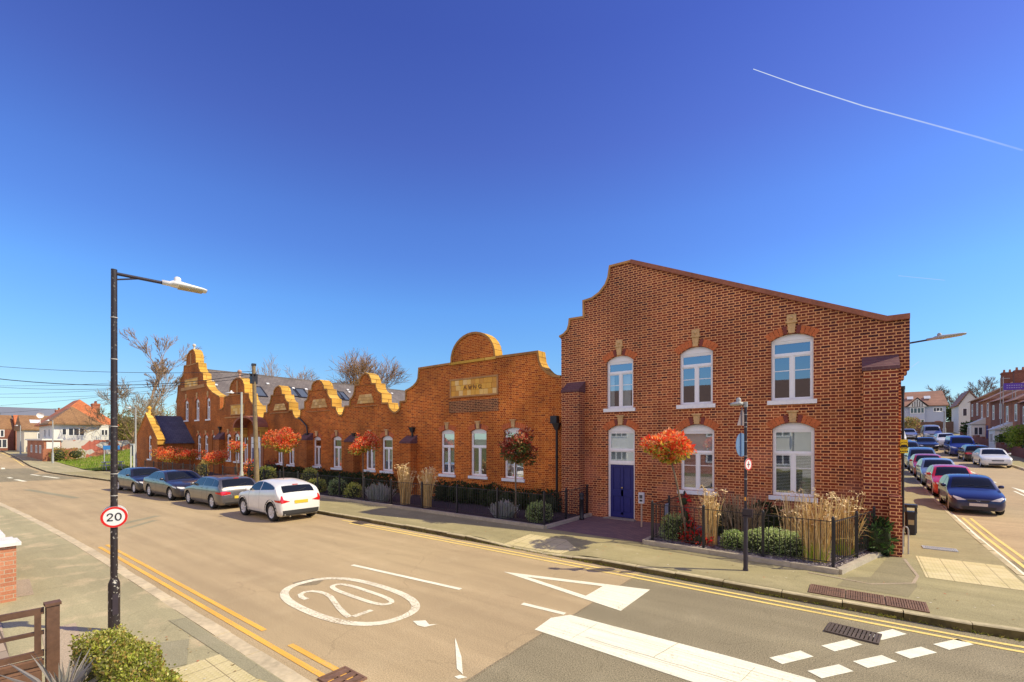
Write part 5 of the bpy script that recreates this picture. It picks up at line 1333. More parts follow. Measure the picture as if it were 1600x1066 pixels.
# --- telegraph pole
tx = F(396.5, 700, 10.95)[0]; tY = 10.95; tz = F(396, 572, tY)[1]
TP = empty('telegraph_pole', (tx, tY, .12), 'weathered wooden telegraph pole behind the white car', 'telegraph pole')
xb = F(402, 755, tY)[0]
m = MB(); m.tube([(xb,tY,.1),(tx,tY,tz)], [.125,.088], 14); m.build('pole', plain('weathered_pole_wood', (.26,.19,.10), .9, nz=10, amt=.35, bump=.3), TP)
m = MB(); m.box(tx-.14, tx+.14, tY-.14, tY+.14, tz-.95, tz-.45); m.box(tx-.09,tx+.09,tY-.09,tY+.09,tz,tz+.12)
for k in range(4): m.tube([(tx+.14*math.cos(k*1.57), tY+.14*math.sin(k*1.57), tz-.55), (tx+.2*math.cos(k*1.57), tY+.2*math.sin(k*1.57), tz-.42)], .03, 6)
m.build('junction_box', IRON, TP)
for z in (2.4,2.9,3.4,3.9,4.4,4.9): m = MB(); m.tube([(tx-.22,tY,z),(tx+.28,tY,z)], .012, 5); m.build('climbing_step', IRON, TP)
# --- overhead wires
WIRE = plain('black_wire', (.03,.03,.04), .6)
def wire(p0, p1, sag, r, label):
    p0, p1 = Vector(p0), Vector(p1); m = MB(); n = 14
    m.tube([p0.lerp(p1, i/n)-Vector((0,0,sag*4*(i/n)*(1-i/n))) for i in range(n+1)], r, 4)
    tag(m.build('overhead_wire', WIRE), label, 'wire', 'overhead wires')
def PT(px, py, t): a, b, v = ray(px, py); return (a*t, b*t, CAMH+v*t)
top = (tx, tY, tz-.4)
wire(top, PT(-60, 585, 20), .55, .022, 'thickest overhead cable from the telegraph pole across the left of the sky')
wire((tx,tY,tz-.3), PT(-60, 568, 26), .25, .014, 'highest overhead wire running left from the telegraph pole')
wire((tx,tY,tz-.6), PT(-60, 600, 30), .5, .014, 'overhead wire hanging just below the thick cable on the left')
for i, (a, b, lab) in enumerate([((-60,602,60),(240,594,60),'upper of the thin far wires above the white house'),((-60,616,62),(260,602,58),'second thin far wire above the white house'),((-60,620,64),(275,612,58),'third thin far wire above the white house'),((-60,637,70),(270,606,58),'fourth thin far wire, rising to the right over the white house'),((-40,648,74),(270,616,60),'lowest thin far wire, just over the roof of the white house')]):
    wire(PT(*a), PT(*b), .35, .02, lab)

# --- bollard, entry post, bins
def lathe_obj(name, prof, x, y, z, mat, parent=None, n=16):
    m = MB(); m.lathe(prof, (x,y,z), n); return m.build(name, mat, parent)
bxx, byy = F(909, 800, 15.0)[0], 15.0
o = lathe_obj('bollard', [(0,0),(.10,0),(.10,.06),(.075,.1),(.07,.72),(.095,.74),(.095,.78),(.06,.82),(.085,.9),(.08,.98),(0,1.02)], bxx, byy, .13, IRON); tag(o, 'black cast-iron bollard left of the blue door', 'bollard')
ex = F(1002.5, 800, 15.0)[0]
E1 = empty('entry_intercom', (ex, 15.0, .13), 'slim post with a pale intercom panel just right of the blue door', 'intercom')
m = MB(); m.tube([(ex,15.0,.13),(ex,15.0,.95)], .03, 10); m.build('post', plain('buff_post', (.55,.42,.30), .6), E1)
m = MB(); m.box(ex-.09, ex+.09, 14.94, 15.04, .93, 1.30); o = m.build('panel', plain('pale_panel', (.70,.68,.70), .5), E1)
m = MB(); m.box(ex-.05, ex-.005, 14.93, 14.94, 1.1, 1.22); m.box(ex+.01, ex+.05, 14.93, 14.94, 1.1, 1.22); m.box(ex-.05, ex+.05, 14.93, 14.94, 1.0, 1.06); m.build('buttons', BLK, o)
# litter bin up the side street pavement
bx_, by_ = G(1423, 835, .13)
B1 = empty('litter_bin', (bx_, by_, .13), 'black litter bin on the side-street pavement beside the building corner', 'litter bin')
def rr_(x0, x1, y0, y1, z0, z1, m, k=.05):
    P_ = [(x0+k,y0),(x1-k,y0),(x1,y0+k),(x1,y1-k),(x1-k,y1),(x0+k,y1),(x0,y1-k),(x0,y0+k)]
    m.add([(p[0],p[1],z0) for p in P_]+[(p[0],p[1],z1) for p in P_], [tuple(range(8))[::-1], tuple(range(8,16))]+[(i,(i+1)%8,8+(i+1)%8,8+i) for i in range(8)])
m = MB(); rr_(bx_-.14,bx_+.14,by_-.15,by_+.15,.19,.82,m); rr_(bx_-.12,bx_+.12,by_-.12,by_+.12,.13,.19,m); m.build('body', IRON, B1)
m = MB(); rr_(bx_-.155,bx_+.155,by_-.165,by_+.165,.98,1.07,m); rr_(bx_-.15,bx_+.15,by_-.16,by_+.16,.80,.85,m)
for sx in (-1,1):
    for sy_ in (-1,1): m.box(bx_+sx*.12-.02, bx_+sx*.12+.02, by_+sy_*.13-.02, by_+sy_*.13+.02, .85, .98)
m.build('hood', IRON, B1)
m = MB(); m.box(bx_-.07, bx_+.07, by_-.156, by_-.151, .45, .60); m.build('emblem', plain('pale_gold_emblem', (.45,.38,.2), .5), B1)
# cycle hoop / guard at the corner
m = MB(); hx, hy = xr+.01, 15.6; m.tube([(hx,hy,.13)]+[(hx+.055-.055*math.cos(a), hy, .72+.12*math.sin(a)) for a in [PI*i/8 for i in range(9)]]+[(hx+.11,hy,.13)], .018, 8)
tag(m.build('metal_hoop', GALV), 'grey metal hoop standing at the right corner of the building', 'hoop')
# yellow sign fixed to the side downpipe
x0, z0 = F(1406.5, 708, 15.95); x1, z1 = F(1418.5, 687, 15.95)
YS = MB(); YS.box(x0, x1, 15.93, 15.95, z0, z1)
cx_, cz_ = (x0+x1)/2, z0+(z1-z0)*.56
for k, (dx, r) in enumerate([(-.04,.022),(0,.026),(.04,.022)]): YS.lathe([(0,-.004),(r,-.003),(r,0)], (cx_+dx, 15.93, cz_), 12, 'Y', 1)
YS.box(cx_-.075, cx_+.075, 15.926, 15.93, cz_-.055, cz_-.02, 1)
for k in range(4): YS.box(cx_-.08+k*.043, cx_-.05+k*.043, 15.926, 15.93, z0+.03, z0+.06, 1)
YS.lathe([(.085,-.003),(.095,-.003)], (cx_, 15.93, cz_), 20, 'Y', 1)
tag(YS.build('yellow_sign', [plain('yellow_sign_face', (.85,.68,.02), .5, nz=4, amt=.03), BLK]), 'yellow notice with a black emblem sticking out at the right corner of the building', 'sign')

# --- railings
def railing(segs, label, h=1.06, y=None):
    """segs: list of polylines of post points"""
    a0 = segs[0]
    t_ = empty('railings', (a0[0], a0[1], .2), label, 'railings', 'black metal railings round the front gardens')
    for i in range(len(segs)):
        x, y_ = segs[i]; m = MB(); m.box(x-.03, x+.03, y_-.03, y_+.03, .15, .2+h+.04); m.lathe([(.035,0),(.035,.02),(.02,.05),(0,.07)], (x,y_,.2+h+.04), 8)
        m.build('post', IRON, t_)
    for (a, b) in zip(segs, segs[1:]):
        d = Vector((b[0]-a[0], b[1]-a[1])); L = d.length; an = math.atan2(d.y, d.x); c = ((a[0]+b[0])/2, (a[1]+b[1])/2)
        m = MB(); m.obox((c[0],c[1],.2+h-.02), (L-.06,.04,.014), an); m.obox((c[0],c[1],.32), (L-.06,.04,.014), an)
        n = int(L/.115)
        for k in range(1, n):
            x, y_ = a[0]+d.x*k/n, a[1]+d.y*k/n; m.tube([(x,y_,.30),(x,y_,.2+h)], .0085, 5, caps=False)
        m.build('railing_panel', IRON, t_)
posts = [(-8.43, 15.9), (-8.43, 14.3), (-8.43,12.85)]+[(-8.43-2.03*k, 12.85) for k in range(1, 14)]
railing(posts, 'long run of black railings in front of the gables, ending at the door court')
railing([(-36.4-.0, 12.4)]+[(-36.4-2.03*k, 12.4-.25*k*.3) for k in range(1, 7)], 'short dark railings on the far left in front of the low red-leaved trees')
railing([(-4.72,15.9),(-4.72,14.3),(-4.72,12.85),(-3.3,12.78),(-1.88,12.7),(-.46,12.6),(-.04,13.95),(.32,15.2)], 'black railings enclosing the garden right of the blue door')
# garden edging stones and soil beds
def edging(name, pts, label):
    m = MB()
    for (a, b) in zip(pts, pts[1:]):
        d = Vector((b[0]-a[0], b[1]-a[1])); L = d.length; n = max(1, int(L/.9)); an = math.atan2(d.y, d.x)
        for k in range(n): 
            c = (a[0]+d.x*(k+.5)/n, a[1]+d.y*(k+.5)/n); m.obox((c[0],c[1],.17), (L/n-.008,.13,.14), an)
    tag(m.build(name, plain('concrete_garden_edging', (.46,.40,.30), .9, nz=12, amt=.25)), label, 'kerb edging', 'concrete edging of the front gardens')
edging('garden_edging', [(-8.30,15.95),(-8.30,12.70),(-56.0+20,12.70),(-50,12.1)], 'long concrete edging along the railings of the left-hand gardens')
edging('garden_edging', [(-4.86,15.9),(-4.86,12.62),(-.35,12.36),(.50,15.3)], 'concrete edging round the garden right of the blue door')
def soil(name, pts, mat):
    p = [Vector((q[0],q[1],0)) for q in pts]; m = MB(); tri = [tuple(t) for t in tessellate_polygon([p])]
    m.add([(q[0],q[1],.21) for q in pts], [t if (pts[t[1]][0]-pts[t[0]][0])*(pts[t[2]][1]-pts[t[0]][1])-(pts[t[1]][1]-pts[t[0]][1])*(pts[t[2]][0]-pts[t[0]][0])>0 else t[::-1] for t in tri])
    tag(m.build(name, mat), kind='structure')
t = NT('slate_chippings'); p = t.pos(); vo = t.node('ShaderNodeTexVoronoi'); vo.inputs['Scale'].default_value = 22; t.l.new(p, vo.inputs['Vector'])
t.out(t.cramp(t.sep(vo.outputs['Color'])[0], [(0,(.06,.045,.06)),(.5,(.16,.13,.15)),(1,(.42,.37,.36))]), .8); t.bump(vo.outputs[0], 1, .03); CHIP = t.m
soil('garden_bed', [(-36,12.74),(-8.34,12.74),(-8.34,15.98),(-36,15.98)], plain('dark_mulch', (.055,.038,.045), .95, nz=30, amt=.6, bump=.8))
soil('slate_bed', [(-4.8,12.68),(-.4,12.42),(.42,15.3),(.1,15.98),(-4.8,15.98)], CHIP)
soil('left_bed', [(-49.9,12.2),(-36,12.74),(-36,15.98),(-49.9,15.98)], plain('dark_mulch', (.055,.038,.045), .95))
# loose slate chips standing proud in the bed by the corner post
m = MB(); rnd = random.Random(2)
for k in range(900):
    x, y_ = rnd.uniform(-1.8,.35), rnd.uniform(12.55,14.8)
    if x > -.35+(y_-12.5)*.27: continue
    c = rnd.choice([(.32,.27,.28),(.18,.15,.17),(.5,.44,.42)]); m.obox((x,y_,.222), (rnd.uniform(.02,.05),rnd.uniform(.02,.04),.012), rnd.uniform(0,3), 0, c, rnd.uniform(-.3,.3), rnd.uniform(-.3,.3))
tag(m.build('slate_chips', attr_mat('slate_chip_faces', .8, .2)), 'grey slate chippings covering the bed behind the corner railing post', 'chippings', kind='stuff')
# white notice on the railing by the door
m = MB(); m.obox((-4.73,14.1,.95), (.012,.30,.34), 0); tag(m.build('notice_board', plain('pale_notice', (.62,.66,.72), .5)), 'small pale notice on the railings right of the intercom post', 'sign')

# --- ironwork in the ground
RUST = plain('rusty_brown_iron', (.20,.11,.07), .8, nz=25, amt=.4, bump=.3)
VOID = plain('black_gap', (.012,.01,.01), 1)
def grate(x0, x1, y0, y1, z, n, label, name='drain_grate', mat=RUST, alongx=False, group=None, rz=0):
    m = MB(); t_ = .025; w = .03; cx_, cy_ = (x0+x1)/2, (y0+y1)/2; X0, X1, Y0, Y1 = x0-cx_, x1-cx_, y0-cy_, y1-cy_
    m.box(X0, X1, Y0, Y0+w, 0, t_); m.box(X0, X1, Y1-w, Y1, 0, t_); m.box(X0, X0+w, Y0+w, Y1-w, 0, t_); m.box(X1-w, X1, Y0+w, Y1-w, 0, t_)
    for i in range(n):
        c = X0+w+(X1-X0-2*w)*(i+.5)/n; h = (X1-X0)/n*.30; m.box(c-h, c+h, Y0+w, Y1-w, 0, t_-.002)
    m.box(X0+w, X1-w, -.012, .012, 0, t_-.006)
    m.add([(X0,Y0,.004),(X1,Y0,.004),(X1,Y1,.004),(X0,Y1,.004)], [(0,1,2,3)], 1)
    o = m.build(name, [mat, VOID], None, loc=(cx_,cy_,z)); o.rotation_euler = (0,0,rz); tag(o, label, 'drain cover', group); return o
for k in range(3): grate(-.78+k*.59, -.78+k*.59+.57, 10.52, 11.12, .125, 14, ['left','middle','right'][k]+' one of the three rusty slotted covers in the pavement by the kerb', 'pavement_grate', group='rusty slotted covers in the corner pavement')
grate(-.42, .27, 8.85, 9.32, .0, 12, 'dark gully grating in the road beside the white give-way dashes', 'gully_grate', plain('dark_gully_iron', (.10,.075,.06), .7, nz=20, amt=.4), rz=-.12)
gx, gy = G(1468, 858, .13); grate(gx-.35, gx+.35, gy-.2, gy+.2, .125, 16, 'small slotted cover in the side-street pavement left of the litter bin', 'pavement_grate', GALV)
gx, gy = G(535, 1062, 0); o = grate(gx-.25, gx+.25, gy-.2, gy+.2, .0, 3, 'brown metal cover at the near edge of the road on the yellow lines', 'manhole_cover', RUST)
gx, gy = G(560, 818, 0); grate(gx-.3, gx+.3, kf(gx)-.42, kf(gx)-.02, .0, 8, 'small gully at the far kerb just right of the white car', 'gully_grate', plain('dark_gully_iron', (.10,.075,.06), .7))

# --- near-left: brick pier, low wall, wooden gate
PB = brick('garden_pier_brick', [(.55,.22,.12),(.66,.30,.17),(.48,.18,.10)], (.55,.45,.32), course=.078, unit=.345, joint=.012)
P1 = empty('brick_pier', (-12.75, .95, .1), 'orange brick garden pier with a white cap at the left edge', 'garden wall')
m = MB(); m.box(-13.0,-12.5,.70,1.15,.05,1.13); m.build('shaft', PB, P1)
m = MB(); m.box(-13.06,-12.44,.64,1.21,1.132,1.19); m.box(-12.99,-12.51,.71,1.14,1.19,1.23); m.build('cap', plain('white_painted_cap', (.80,.78,.72), .7, nz=8, amt=.15), P1)
P2 = empty('garden_wall', (-14, .9, .1), 'low brick garden wall with white coping running left behind the pier', 'garden wall')
m = MB(); m.box(-19,-13.02,.78,1.02,.05,1.20); m.build('wall_face', PB, P2)
m = MB(); m.box(-19,-13.08,.74,1.06,1.202,1.26); m.build('coping', plain('white_painted_cap', (.8,.78,.72), .7), P2)
WD = plain('dark_stained_timber', (.13,.065,.038), .7, nz=18, amt=.4, bump=.3)
WD2 = plain('weathered_brown_boards', (.22,.115,.07), .8, nz=12, amt=.45, bump=.3)
GT = empty('wooden_gate', (-6.6, .8, .1), 'brown timber gate and post with an open top rail in the bottom left corner', 'gate')
gxp, gyp = -6.6, .86
m = MB(); m.box(gxp-.048, gxp+.048, gyp-.048, gyp+.048, .1, 1.40); m.build('post', WD, GT)
m = MB(); m.box(gxp-.06, gxp+.06, gyp-.06, gyp+.06, 1.402, 1.43); m.build('post_cap', WD, GT)
dirv = Vector((-.12, -1, 0)).normalized(); an = math.atan2(dirv.y, dirv.x)
def gb(s, z, L, h, t_=.04, mat=WD, name='rail', off=0):
    c = Vector((gxp, gyp, 0))+dirv*(.06+s+L/2); m = MB(); m.obox((c.x+off, c.y, z), (L, t_, h), an); return m.build(name, mat, GT)
gb(0, 1.36, 2.6, .06); gb(0, 1.14, 2.6, .035); gb(0, .93, 2.6, .06)
for s in (.02, .42, .82, 1.22, 1.62, 2.02): gb(s, 1.14, .05, .40, .045, WD, 'baluster')
m = MB()
for k in range(6): c = Vector((gxp, gyp, 0))+dirv*1.35; m.obox((c.x, c.y, .20+k*.125), (2.55, .025, .118), an)
m.build('boards', WD2, GT)
gb(0, .84, 2.6, .05, .06, WD, 'rail')
# ================================================================ CARS
TYRE = plain('tyre_rubber', (.022,.021,.021), .85, nz=30, amt=.3)
ALLOY = plain('alloy_rim', (.72,.72,.74), .35, .25, nz=6, amt=.08)
DKPL = plain('dark_trim_plastic', (.03,.03,.032), .6)
HEADL = plain('headlight_glass', (.72,.72,.70), .12, nz=20, amt=.25, coat=1)
TAILR = plain('red_tail_lens', (.62,.015,.012), .15, nz=20, amt=.25, coat=1)
PLY = plain('yellow_plate', (.72,.55,.05), .4, nz=4, amt=.1); PLW = plain('pale_plate', (.62,.60,.60), .4, nz=4, amt=.1)
CHROME = plain('chrome_trim', (.75,.75,.75), .15, 1)
CGL = plain('tinted_car_glass', (.014,.016,.018), .06, nz=2, amt=.1, spec=.45)
SEATM = plain('car_interior', (.05,.045,.045), .8)
def paintm(name, col, metal=.3, rough=.3):
    if name in MC: return MC[name]
    t = NT(name); p = t.obj(); n = t.noise(p, 3, 3)
    v = t.node('ShaderNodeVectorMath', operation='SCALE'); v.inputs[0].default_value = col; t.l.new(t.ramp(n, .3, .7, .93, 1.06), v.inputs[3])
    # road film on the lower body
    x, y, z = t.sep(p); d = t.math('MULTIPLY', t.ramp(z, .2, .45, 1, 0), t.ramp(t.noise(p, 9, 3), .35, .65, .12, .35))
    c = t.mix(d, v.outputs[0], (.22,.17,.12)); t.out(c, t.ramp(d, 0, .5, rough, .7), metal, .5)
    t.b.inputs['Coat Weight'].default_value = .8; t.b.inputs['Coat Roughness'].default_value = .04
    MC[name] = t.m; return t.m
def pch(tab):
    """monotone cubic through the table"""
    xs = [p[0] for p in tab]; ys = [p[1] for p in tab]; n = len(xs)
    d = [(ys[i+1]-ys[i])/(xs[i+1]-xs[i]) for i in range(n-1)]; m = [d[0]]+[0 if d[i-1]*d[i] <= 0 else 2*d[i-1]*d[i]/(d[i-1]+d[i]) for i in range(1, n-1)]+[d[-1]]
    def f(x):
        if x <= xs[0]: return ys[0]
        if x >= xs[-1]: return ys[-1]
        i = max(j for j in range(n-1) if xs[j] <= x); h = xs[i+1]-xs[i]; t_ = (x-xs[i])/h
        return (2*t_**3-3*t_**2+1)*ys[i]+(t_**3-2*t_**2+t_)*h*m[i]+(-2*t_**3+3*t_**2)*ys[i+1]+(t_**3-t_**2)*h*m[i+1]
    return f
PROF = {  # 0 = nose, 1 = tail: top outline / height, plus where glass starts and ends
 'hatch': dict(top=[(0,.36),(.006,.44),(.02,.49),(.08,.555),(.18,.615),(.275,.665),(.30,.69),(.44,.93),(.50,.975),(.60,1.0),(.75,.985),(.86,.93),(.90,.88),(.965,.66),(.985,.60),(.995,.5),(1,.38)], ws=(.285,.475), rw=(.875,.972), belt=(.655,.70), gl=(.33,.93), B=.60),
 'sedan': dict(top=[(0,.36),(.006,.44),(.018,.49),(.08,.57),(.18,.63),(.275,.675),(.30,.70),(.42,.93),(.47,.975),(.56,1.0),(.68,.98),(.76,.91),(.845,.76),(.86,.75),(.96,.735),(.985,.69),(.995,.55),(1,.40)], ws=(.285,.455), rw=(.705,.85), belt=(.655,.70), gl=(.33,.80), B=.555),
 'estate': dict(top=[(0,.36),(.006,.44),(.018,.49),(.08,.57),(.18,.64),(.27,.685),(.30,.71),(.41,.93),(.47,.98),(.58,1.0),(.78,.985),(.89,.94),(.915,.89),(.975,.68),(.985,.62),(.995,.5),(1,.38)], ws=(.285,.455), rw=(.90,.975), belt=(.655,.71), gl=(.33,.93), B=.575),
 'suv': dict(top=[(0,.38),(.006,.47),(.02,.55),(.07,.62),(.17,.67),(.26,.71),(.29,.735),(.40,.93),(.46,.98),(.56,1.0),(.72,.965),(.85,.895),(.895,.845),(.955,.70),(.985,.62),(.995,.5),(1,.38)], ws=(.275,.45), rw=(.875,.955), belt=(.63,.80), gl=(.32,.86), B=.57),
 'mpv': dict(top=[(0,.34),(.006,.42),(.02,.47),(.08,.53),(.16,.60),(.19,.625),(.34,.90),(.42,.97),(.56,1.0),(.80,.985),(.93,.95),(.955,.89),(.985,.66),(.995,.5),(1,.34)], ws=(.19,.37), rw=(.945,.984), belt=(.58,.64), gl=(.25,.95), B=.53),
 'van': dict(top=[(0,.32),(.005,.40),(.018,.46),(.07,.52),(.13,.575),(.165,.62),(.29,.90),(.36,.975),(.5,1.0),(.9,.99),(.975,.97),(.99,.9),(.996,.6),(1,.30)], ws=(.17,.315), rw=(.972,.994), belt=(.58,.60), gl=(.21,.96), B=.42),
}
def car_parts(kind, L, W, Hh, wr, wb, fo, col, mat, front=True, detail=True, plate=PLW, rim=ALLOY, cladding=False, roofmat=None, curt=False):
    """car pointing along +x, centred on the origin, built as parts under an Empty at the ground"""
    pr = PROF[kind]; top = pch(pr['top']); hw = W/2; gc = .17+.02*(kind == 'suv')
    def U(x): return (L/2-x)/L           # 0 nose .. 1 tail
    def ztop(x): return top(U(x))*Hh
    def wmax(x):
        u = U(x); a = min(u/.16, 1); b = min((1-u)/.12, 1)
        fa = (1-(1-a)**2.6)**(1/2.6) if a < 1 else 1; fb = (1-(1-b)**2.8)**(1/2.8) if b < 1 else 1
        return hw*(.62+.38*fa)*(.72+.28*fb) if True else hw
    bel0, bel1 = pr['belt']
    def zbelt(x): u = U(x); return Hh*(bel0+(bel1-bel0)*u)
    tum = .20 if kind in ('van',) else .27
    fold = .48*Hh
    def tumble(x, z):
        zb_ = zbelt(x)-.02
        if z > zb_: return 1-.045-tum*((z-zb_)/(Hh-zb_))*(1.0)*.85
        # shoulder bulge then tucked sill
        k = (z-gc)/(zb_-gc)
        return 1-.045*max(0,(k-.62)/.38)**2-.10*max(0,(.35-k)/.35)**2
    r0 = .11 if kind != 'van' else .13; p_ = 2.8
    def Wd(x, z):
        zt = ztop(x); d = zt-z; r = min(r0, (zt-gc)*.45)
        s = 1 if d >= r else max(0, 1-(1-max(0,d)/r)**p_)**(1/p_)
        return wmax(x)*tumble(x, min(z, zt-r*0))*s
    def Zt(x, y):
        zt = ztop(x); r = min(r0, (zt-gc)*.45); w = wmax(x)*tumble(x, zt-r*.5)
        q = min(1, abs(y)/w); return zt-r+r*(1-q**p_)**(1/p_)
    def zbot(x):
        u = U(x); e = min(u, 1-u); return gc+.06*max(0, 1-e/.05)
    # ---- body
    N = 66; us = [0]+[.5-.5*math.cos(PI*i/N) for i in range(1, N)]+[1]; K = 18
    us = sorted(set(us+[.003,.008,.992,.997]+[.42,.46,.54,.58]))
    mb = MB(); rings = []
    for u in us:
        x = L/2-u*L; zt, zb = ztop(x), zbot(x); zt = max(zt, zb+.1); pts = []
        r = min(r0, (zt-gc)*.45)
        zs = [zb, zb+.05]+[zb+.05+(zt-r-zb-.05)*i/8 for i in range(1, 9)]
        for z in zs: pts.append((x, Wd(x, z)*(.93 if z == zb else 1), z))
        w1 = wmax(x)*tumble(x, zt-r)
        for i in range(1, 7):
            a = PI/2*i/6; zz = zt-r+r*math.sin(a)**(2/p_) if i < 6 else zt
            yy = w1*math.cos(a)**(2/p_) if i < 6 else 0
            pts.append((x, yy, zz))
        rings.append(pts)
    m_ = len(rings[0]); vs = []
    for pts in rings: vs += pts+[(p[0], -p[1], p[2]) for p in pts[:-1][::-1]]
    M_ = 2*m_-1; fs = []
    for i in range(len(rings)-1):
        for k in range(M_): fs.append((i*M_+k, i*M_+(k+1)%M_, (i+1)*M_+(k+1)%M_, (i+1)*M_+k))
    mb.add(vs, fs+[tuple(range(M_))[::-1], tuple((len(rings)-1)*M_+k for k in range(M_))], 0, None, True)
    root = empty('parked_car', (0,0,0))
    tmp = mb.build('body', mat, root, recalc=True, loc=(0,0,0))
    # wheel arches cut with a boolean, then read back as a plain mesh
    xf = L/2-fo; xr_ = xf-wb; cut = MB()
    for x in (xf, xr_):
        for s in (-1, 1):
            cut.lathe([(0,-.30),(wr+.055,-.30),(wr+.055,.30),(0,.30)], (x, s*hw, wr), 28, 'Y', 0, None, False)
    co_ = cut.build('cutter', DKPL, recalc=True)
    md = tmp.modifiers.new('arches', 'BOOLEAN'); md.object = co_; md.operation = 'DIFFERENCE'; md.solver = 'EXACT'; md.material_mode = 'TRANSFER' if hasattr(md, 'material_mode') else md.material_mode
    dg = bpy.context.evaluated_depsgraph_get(); me = bpy.data.meshes.new_from_object(tmp.evaluated_get(dg))
    tmp.modifiers.clear(); old = tmp.data; tmp.data = me; bpy.data.meshes.remove(old); bpy.data.objects.remove(co_)
    while len(me.materials) < 2: me.materials.append(DKPL)
    me.materials[0] = mat; me.materials[1] = DKPL
    # faces inside the arches become dark
    for p in me.polygons:
        c = p.center
        for x in (xf, xr_):
            if math.hypot(c.x-x, c.z-wr) < wr+.05 and abs(c.y) > .3: p.material_index = 1
        if roofmat: pass
    try: me.set_sharp_from_angle(angle=math.radians(38))
    except Exception: pass
    bm = bmesh.new(); bm.from_mesh(me); bvh = BVHTree.FromBMesh(bm); bm.free()
    def patch(name, pts2, axis, side, mat_, off=.004, par=root, grid=None, thick=0):
        """project a polygon given in (x,z) [axis y] or (y,z) [axis x] or (x,y) [axis z] on the body"""
        mbp = MB(); P2 = [Vector((p[0],p[1],0)) for p in pts2]
        # refine: split edges and add interior points
        a0, a1 = min(p.x for p in P2), max(p.x for p in P2); b0, b1 = min(p.y for p in P2), max(p.y for p in P2)
        st = max(.03, min(.07, max(a1-a0, b1-b0)/9))
        ed = []
        for i, p in enumerate(P2):
            q = P2[(i+1)%len(P2)]; k = max(1, int((q-p).length/st))
            for j in range(k): ed.append(p.lerp(q, j/k))
        inner = []
        def inside(x, y):
            c = False; n = len(ed)
            for i in range(n):
                a, b = ed[i], ed[i-1]
                if (a.y > y) != (b.y > y) and x < (b.x-a.x)*(y-a.y)/(b.y-a.y+1e-12)+a.x: c = not c
            return c
        gx = a0+st/2
        while gx < a1:
            gy = b0+st/2
            while gy < b1:
                if inside(gx, gy) and min((Vector((gx,gy,0))-e_).length for e_ in ed) > st*.45: inner.append(Vector((gx,gy,0)))
                gy += st
            gx += st
        from mathutils.geometry import delaunay_2d_cdt
        allp = [v.xy for v in ed]+[v.xy for v in inner]; ne = len(ed)
        vo_, _, fo_, *_r = delaunay_2d_cdt(allp, [(i,(i+1)%ne) for i in range(ne)], [list(range(ne))], 1, 1e-5)
        out = []; ok = True
        for v in vo_:
            if axis == 'y': o_, d_ = Vector((v.x, side*2, v.y)), Vector((0,-side,0))
            elif axis == 'x': o_, d_ = Vector((side*(L/2+1), v.x, v.y)), Vector((-side,0,0))
            else: o_, d_ = Vector((v.x, v.y, 3)), Vector((0,0,-1))
            h, nrm, _i, _d = bvh.ray_cast(o_, d_)
            if h is None: out.append(None); continue
            out.append(h-d_*off*1.0+nrm*off*.3*(1 if nrm.dot(d_) < 0 else -1))
        good = [tuple(f) for f in fo_ if all(out[i] is not None for i in f)]
        out = [o if o is not None else Vector((0,0,.5)) for o in out]
        res = []
        for f in good:
            nn = (out[f[1]]-out[f[0]]).cross(out[f[2]]-out[f[0]])
            dd = Vector((0,side,0)) if axis == 'y' else Vector((side,0,0)) if axis == 'x' else Vector((0,0,1))
            res.append(f if nn.dot(dd) > 0 else f[::-1])
        if not res: return None
        mbp.add(out, res, 0, None, True); return mbp.build(name, mat_, par, loc=(0,0,0))
    X = lambda u: L/2-u*L
    # side windows
    g0, g1 = pr['gl']; Bp = pr['B']; gap = .075
    # extent where there is glass height
    def zgt(x): return ztop(x)-.085-(.03 if kind == 'van' else 0)
    def win_poly(u0, u1):
        pts = []; n = 12
        for i in range(n+1): x = X(u0+(u1-u0)*i/n); pts.append((x, zbelt(x)+.015))
        for i in range(n+1):
            u = u1-(u1-u0)*i/n; x = X(u); z = max(zgt(x), zbelt(x)+.03); pts.append((x, z))
        return pts
    us0 = next(u for u in [g0+i*.004 for i in range(80)] if zgt(X(u)) > zbelt(X(u))+.05)
    ue = next(u for u in [g1-i*.004 for i in range(80)] if zgt(X(u)) > zbelt(X(u))+.07)
    wins = [(us0, Bp-.008), (Bp+.008, ue)] if kind not in ('van',) else [(us0, .40)]
    if kind in ('estate','hatch') and L > 4.2: wins = [(us0, Bp-.008), (Bp+.008, .785), (.80, ue)]
    for s in (1, -1):
        for (a, b) in wins: patch('side_window', win_poly(a, b), 'y', s, CGL)
    # windscreen and rear window follow the crowned top surface
    def screen(name, u0, u1, k=.84):
        mbp = MB(); n, m2 = 12, 12; vs = []
        for i in range(n+1):
            u = u0+(u1-u0)*i/n; x = X(u); zt = ztop(x); r = min(r0, (zt-gc)*.45); w = wmax(x)*tumble(x, zt-r*.5)*k
            for j in range(m2+1):
                y = -w+2*w*j/m2
                hq = bvh.ray_cast(Vector((x, y, 3)), Vector((0,0,-1)))
                z = (hq[0].z if hq[0] else Zt(x, y)); nr = hq[1] if hq[0] else Vector((0,0,1)); vs.append(Vector((x, y, z))+nr*.006)
        fs = [(i*(m2+1)+j, (i+1)*(m2+1)+j, (i+1)*(m2+1)+j+1, i*(m2+1)+j+1) for i in range(n) for j in range(m2)]
        f2 = []
        for f in fs:
            nn = (vs[f[1]]-vs[f[0]]).cross(vs[f[2]]-vs[f[0]]); f2.append(f if nn.z > 0 else f[::-1])
        mbp.add(vs, f2, 0, None, True); return mbp.build(name, CGL, root, loc=(0,0,0))
    wsn = screen('windscreen', pr['ws'][0]+.01, pr['ws'][1]-.015); rwn = screen('rear_window', pr['rw'][0]+.003, pr['rw'][1]-.006, .84 if kind != 'suv' else .74)
    zl = Hh*.46
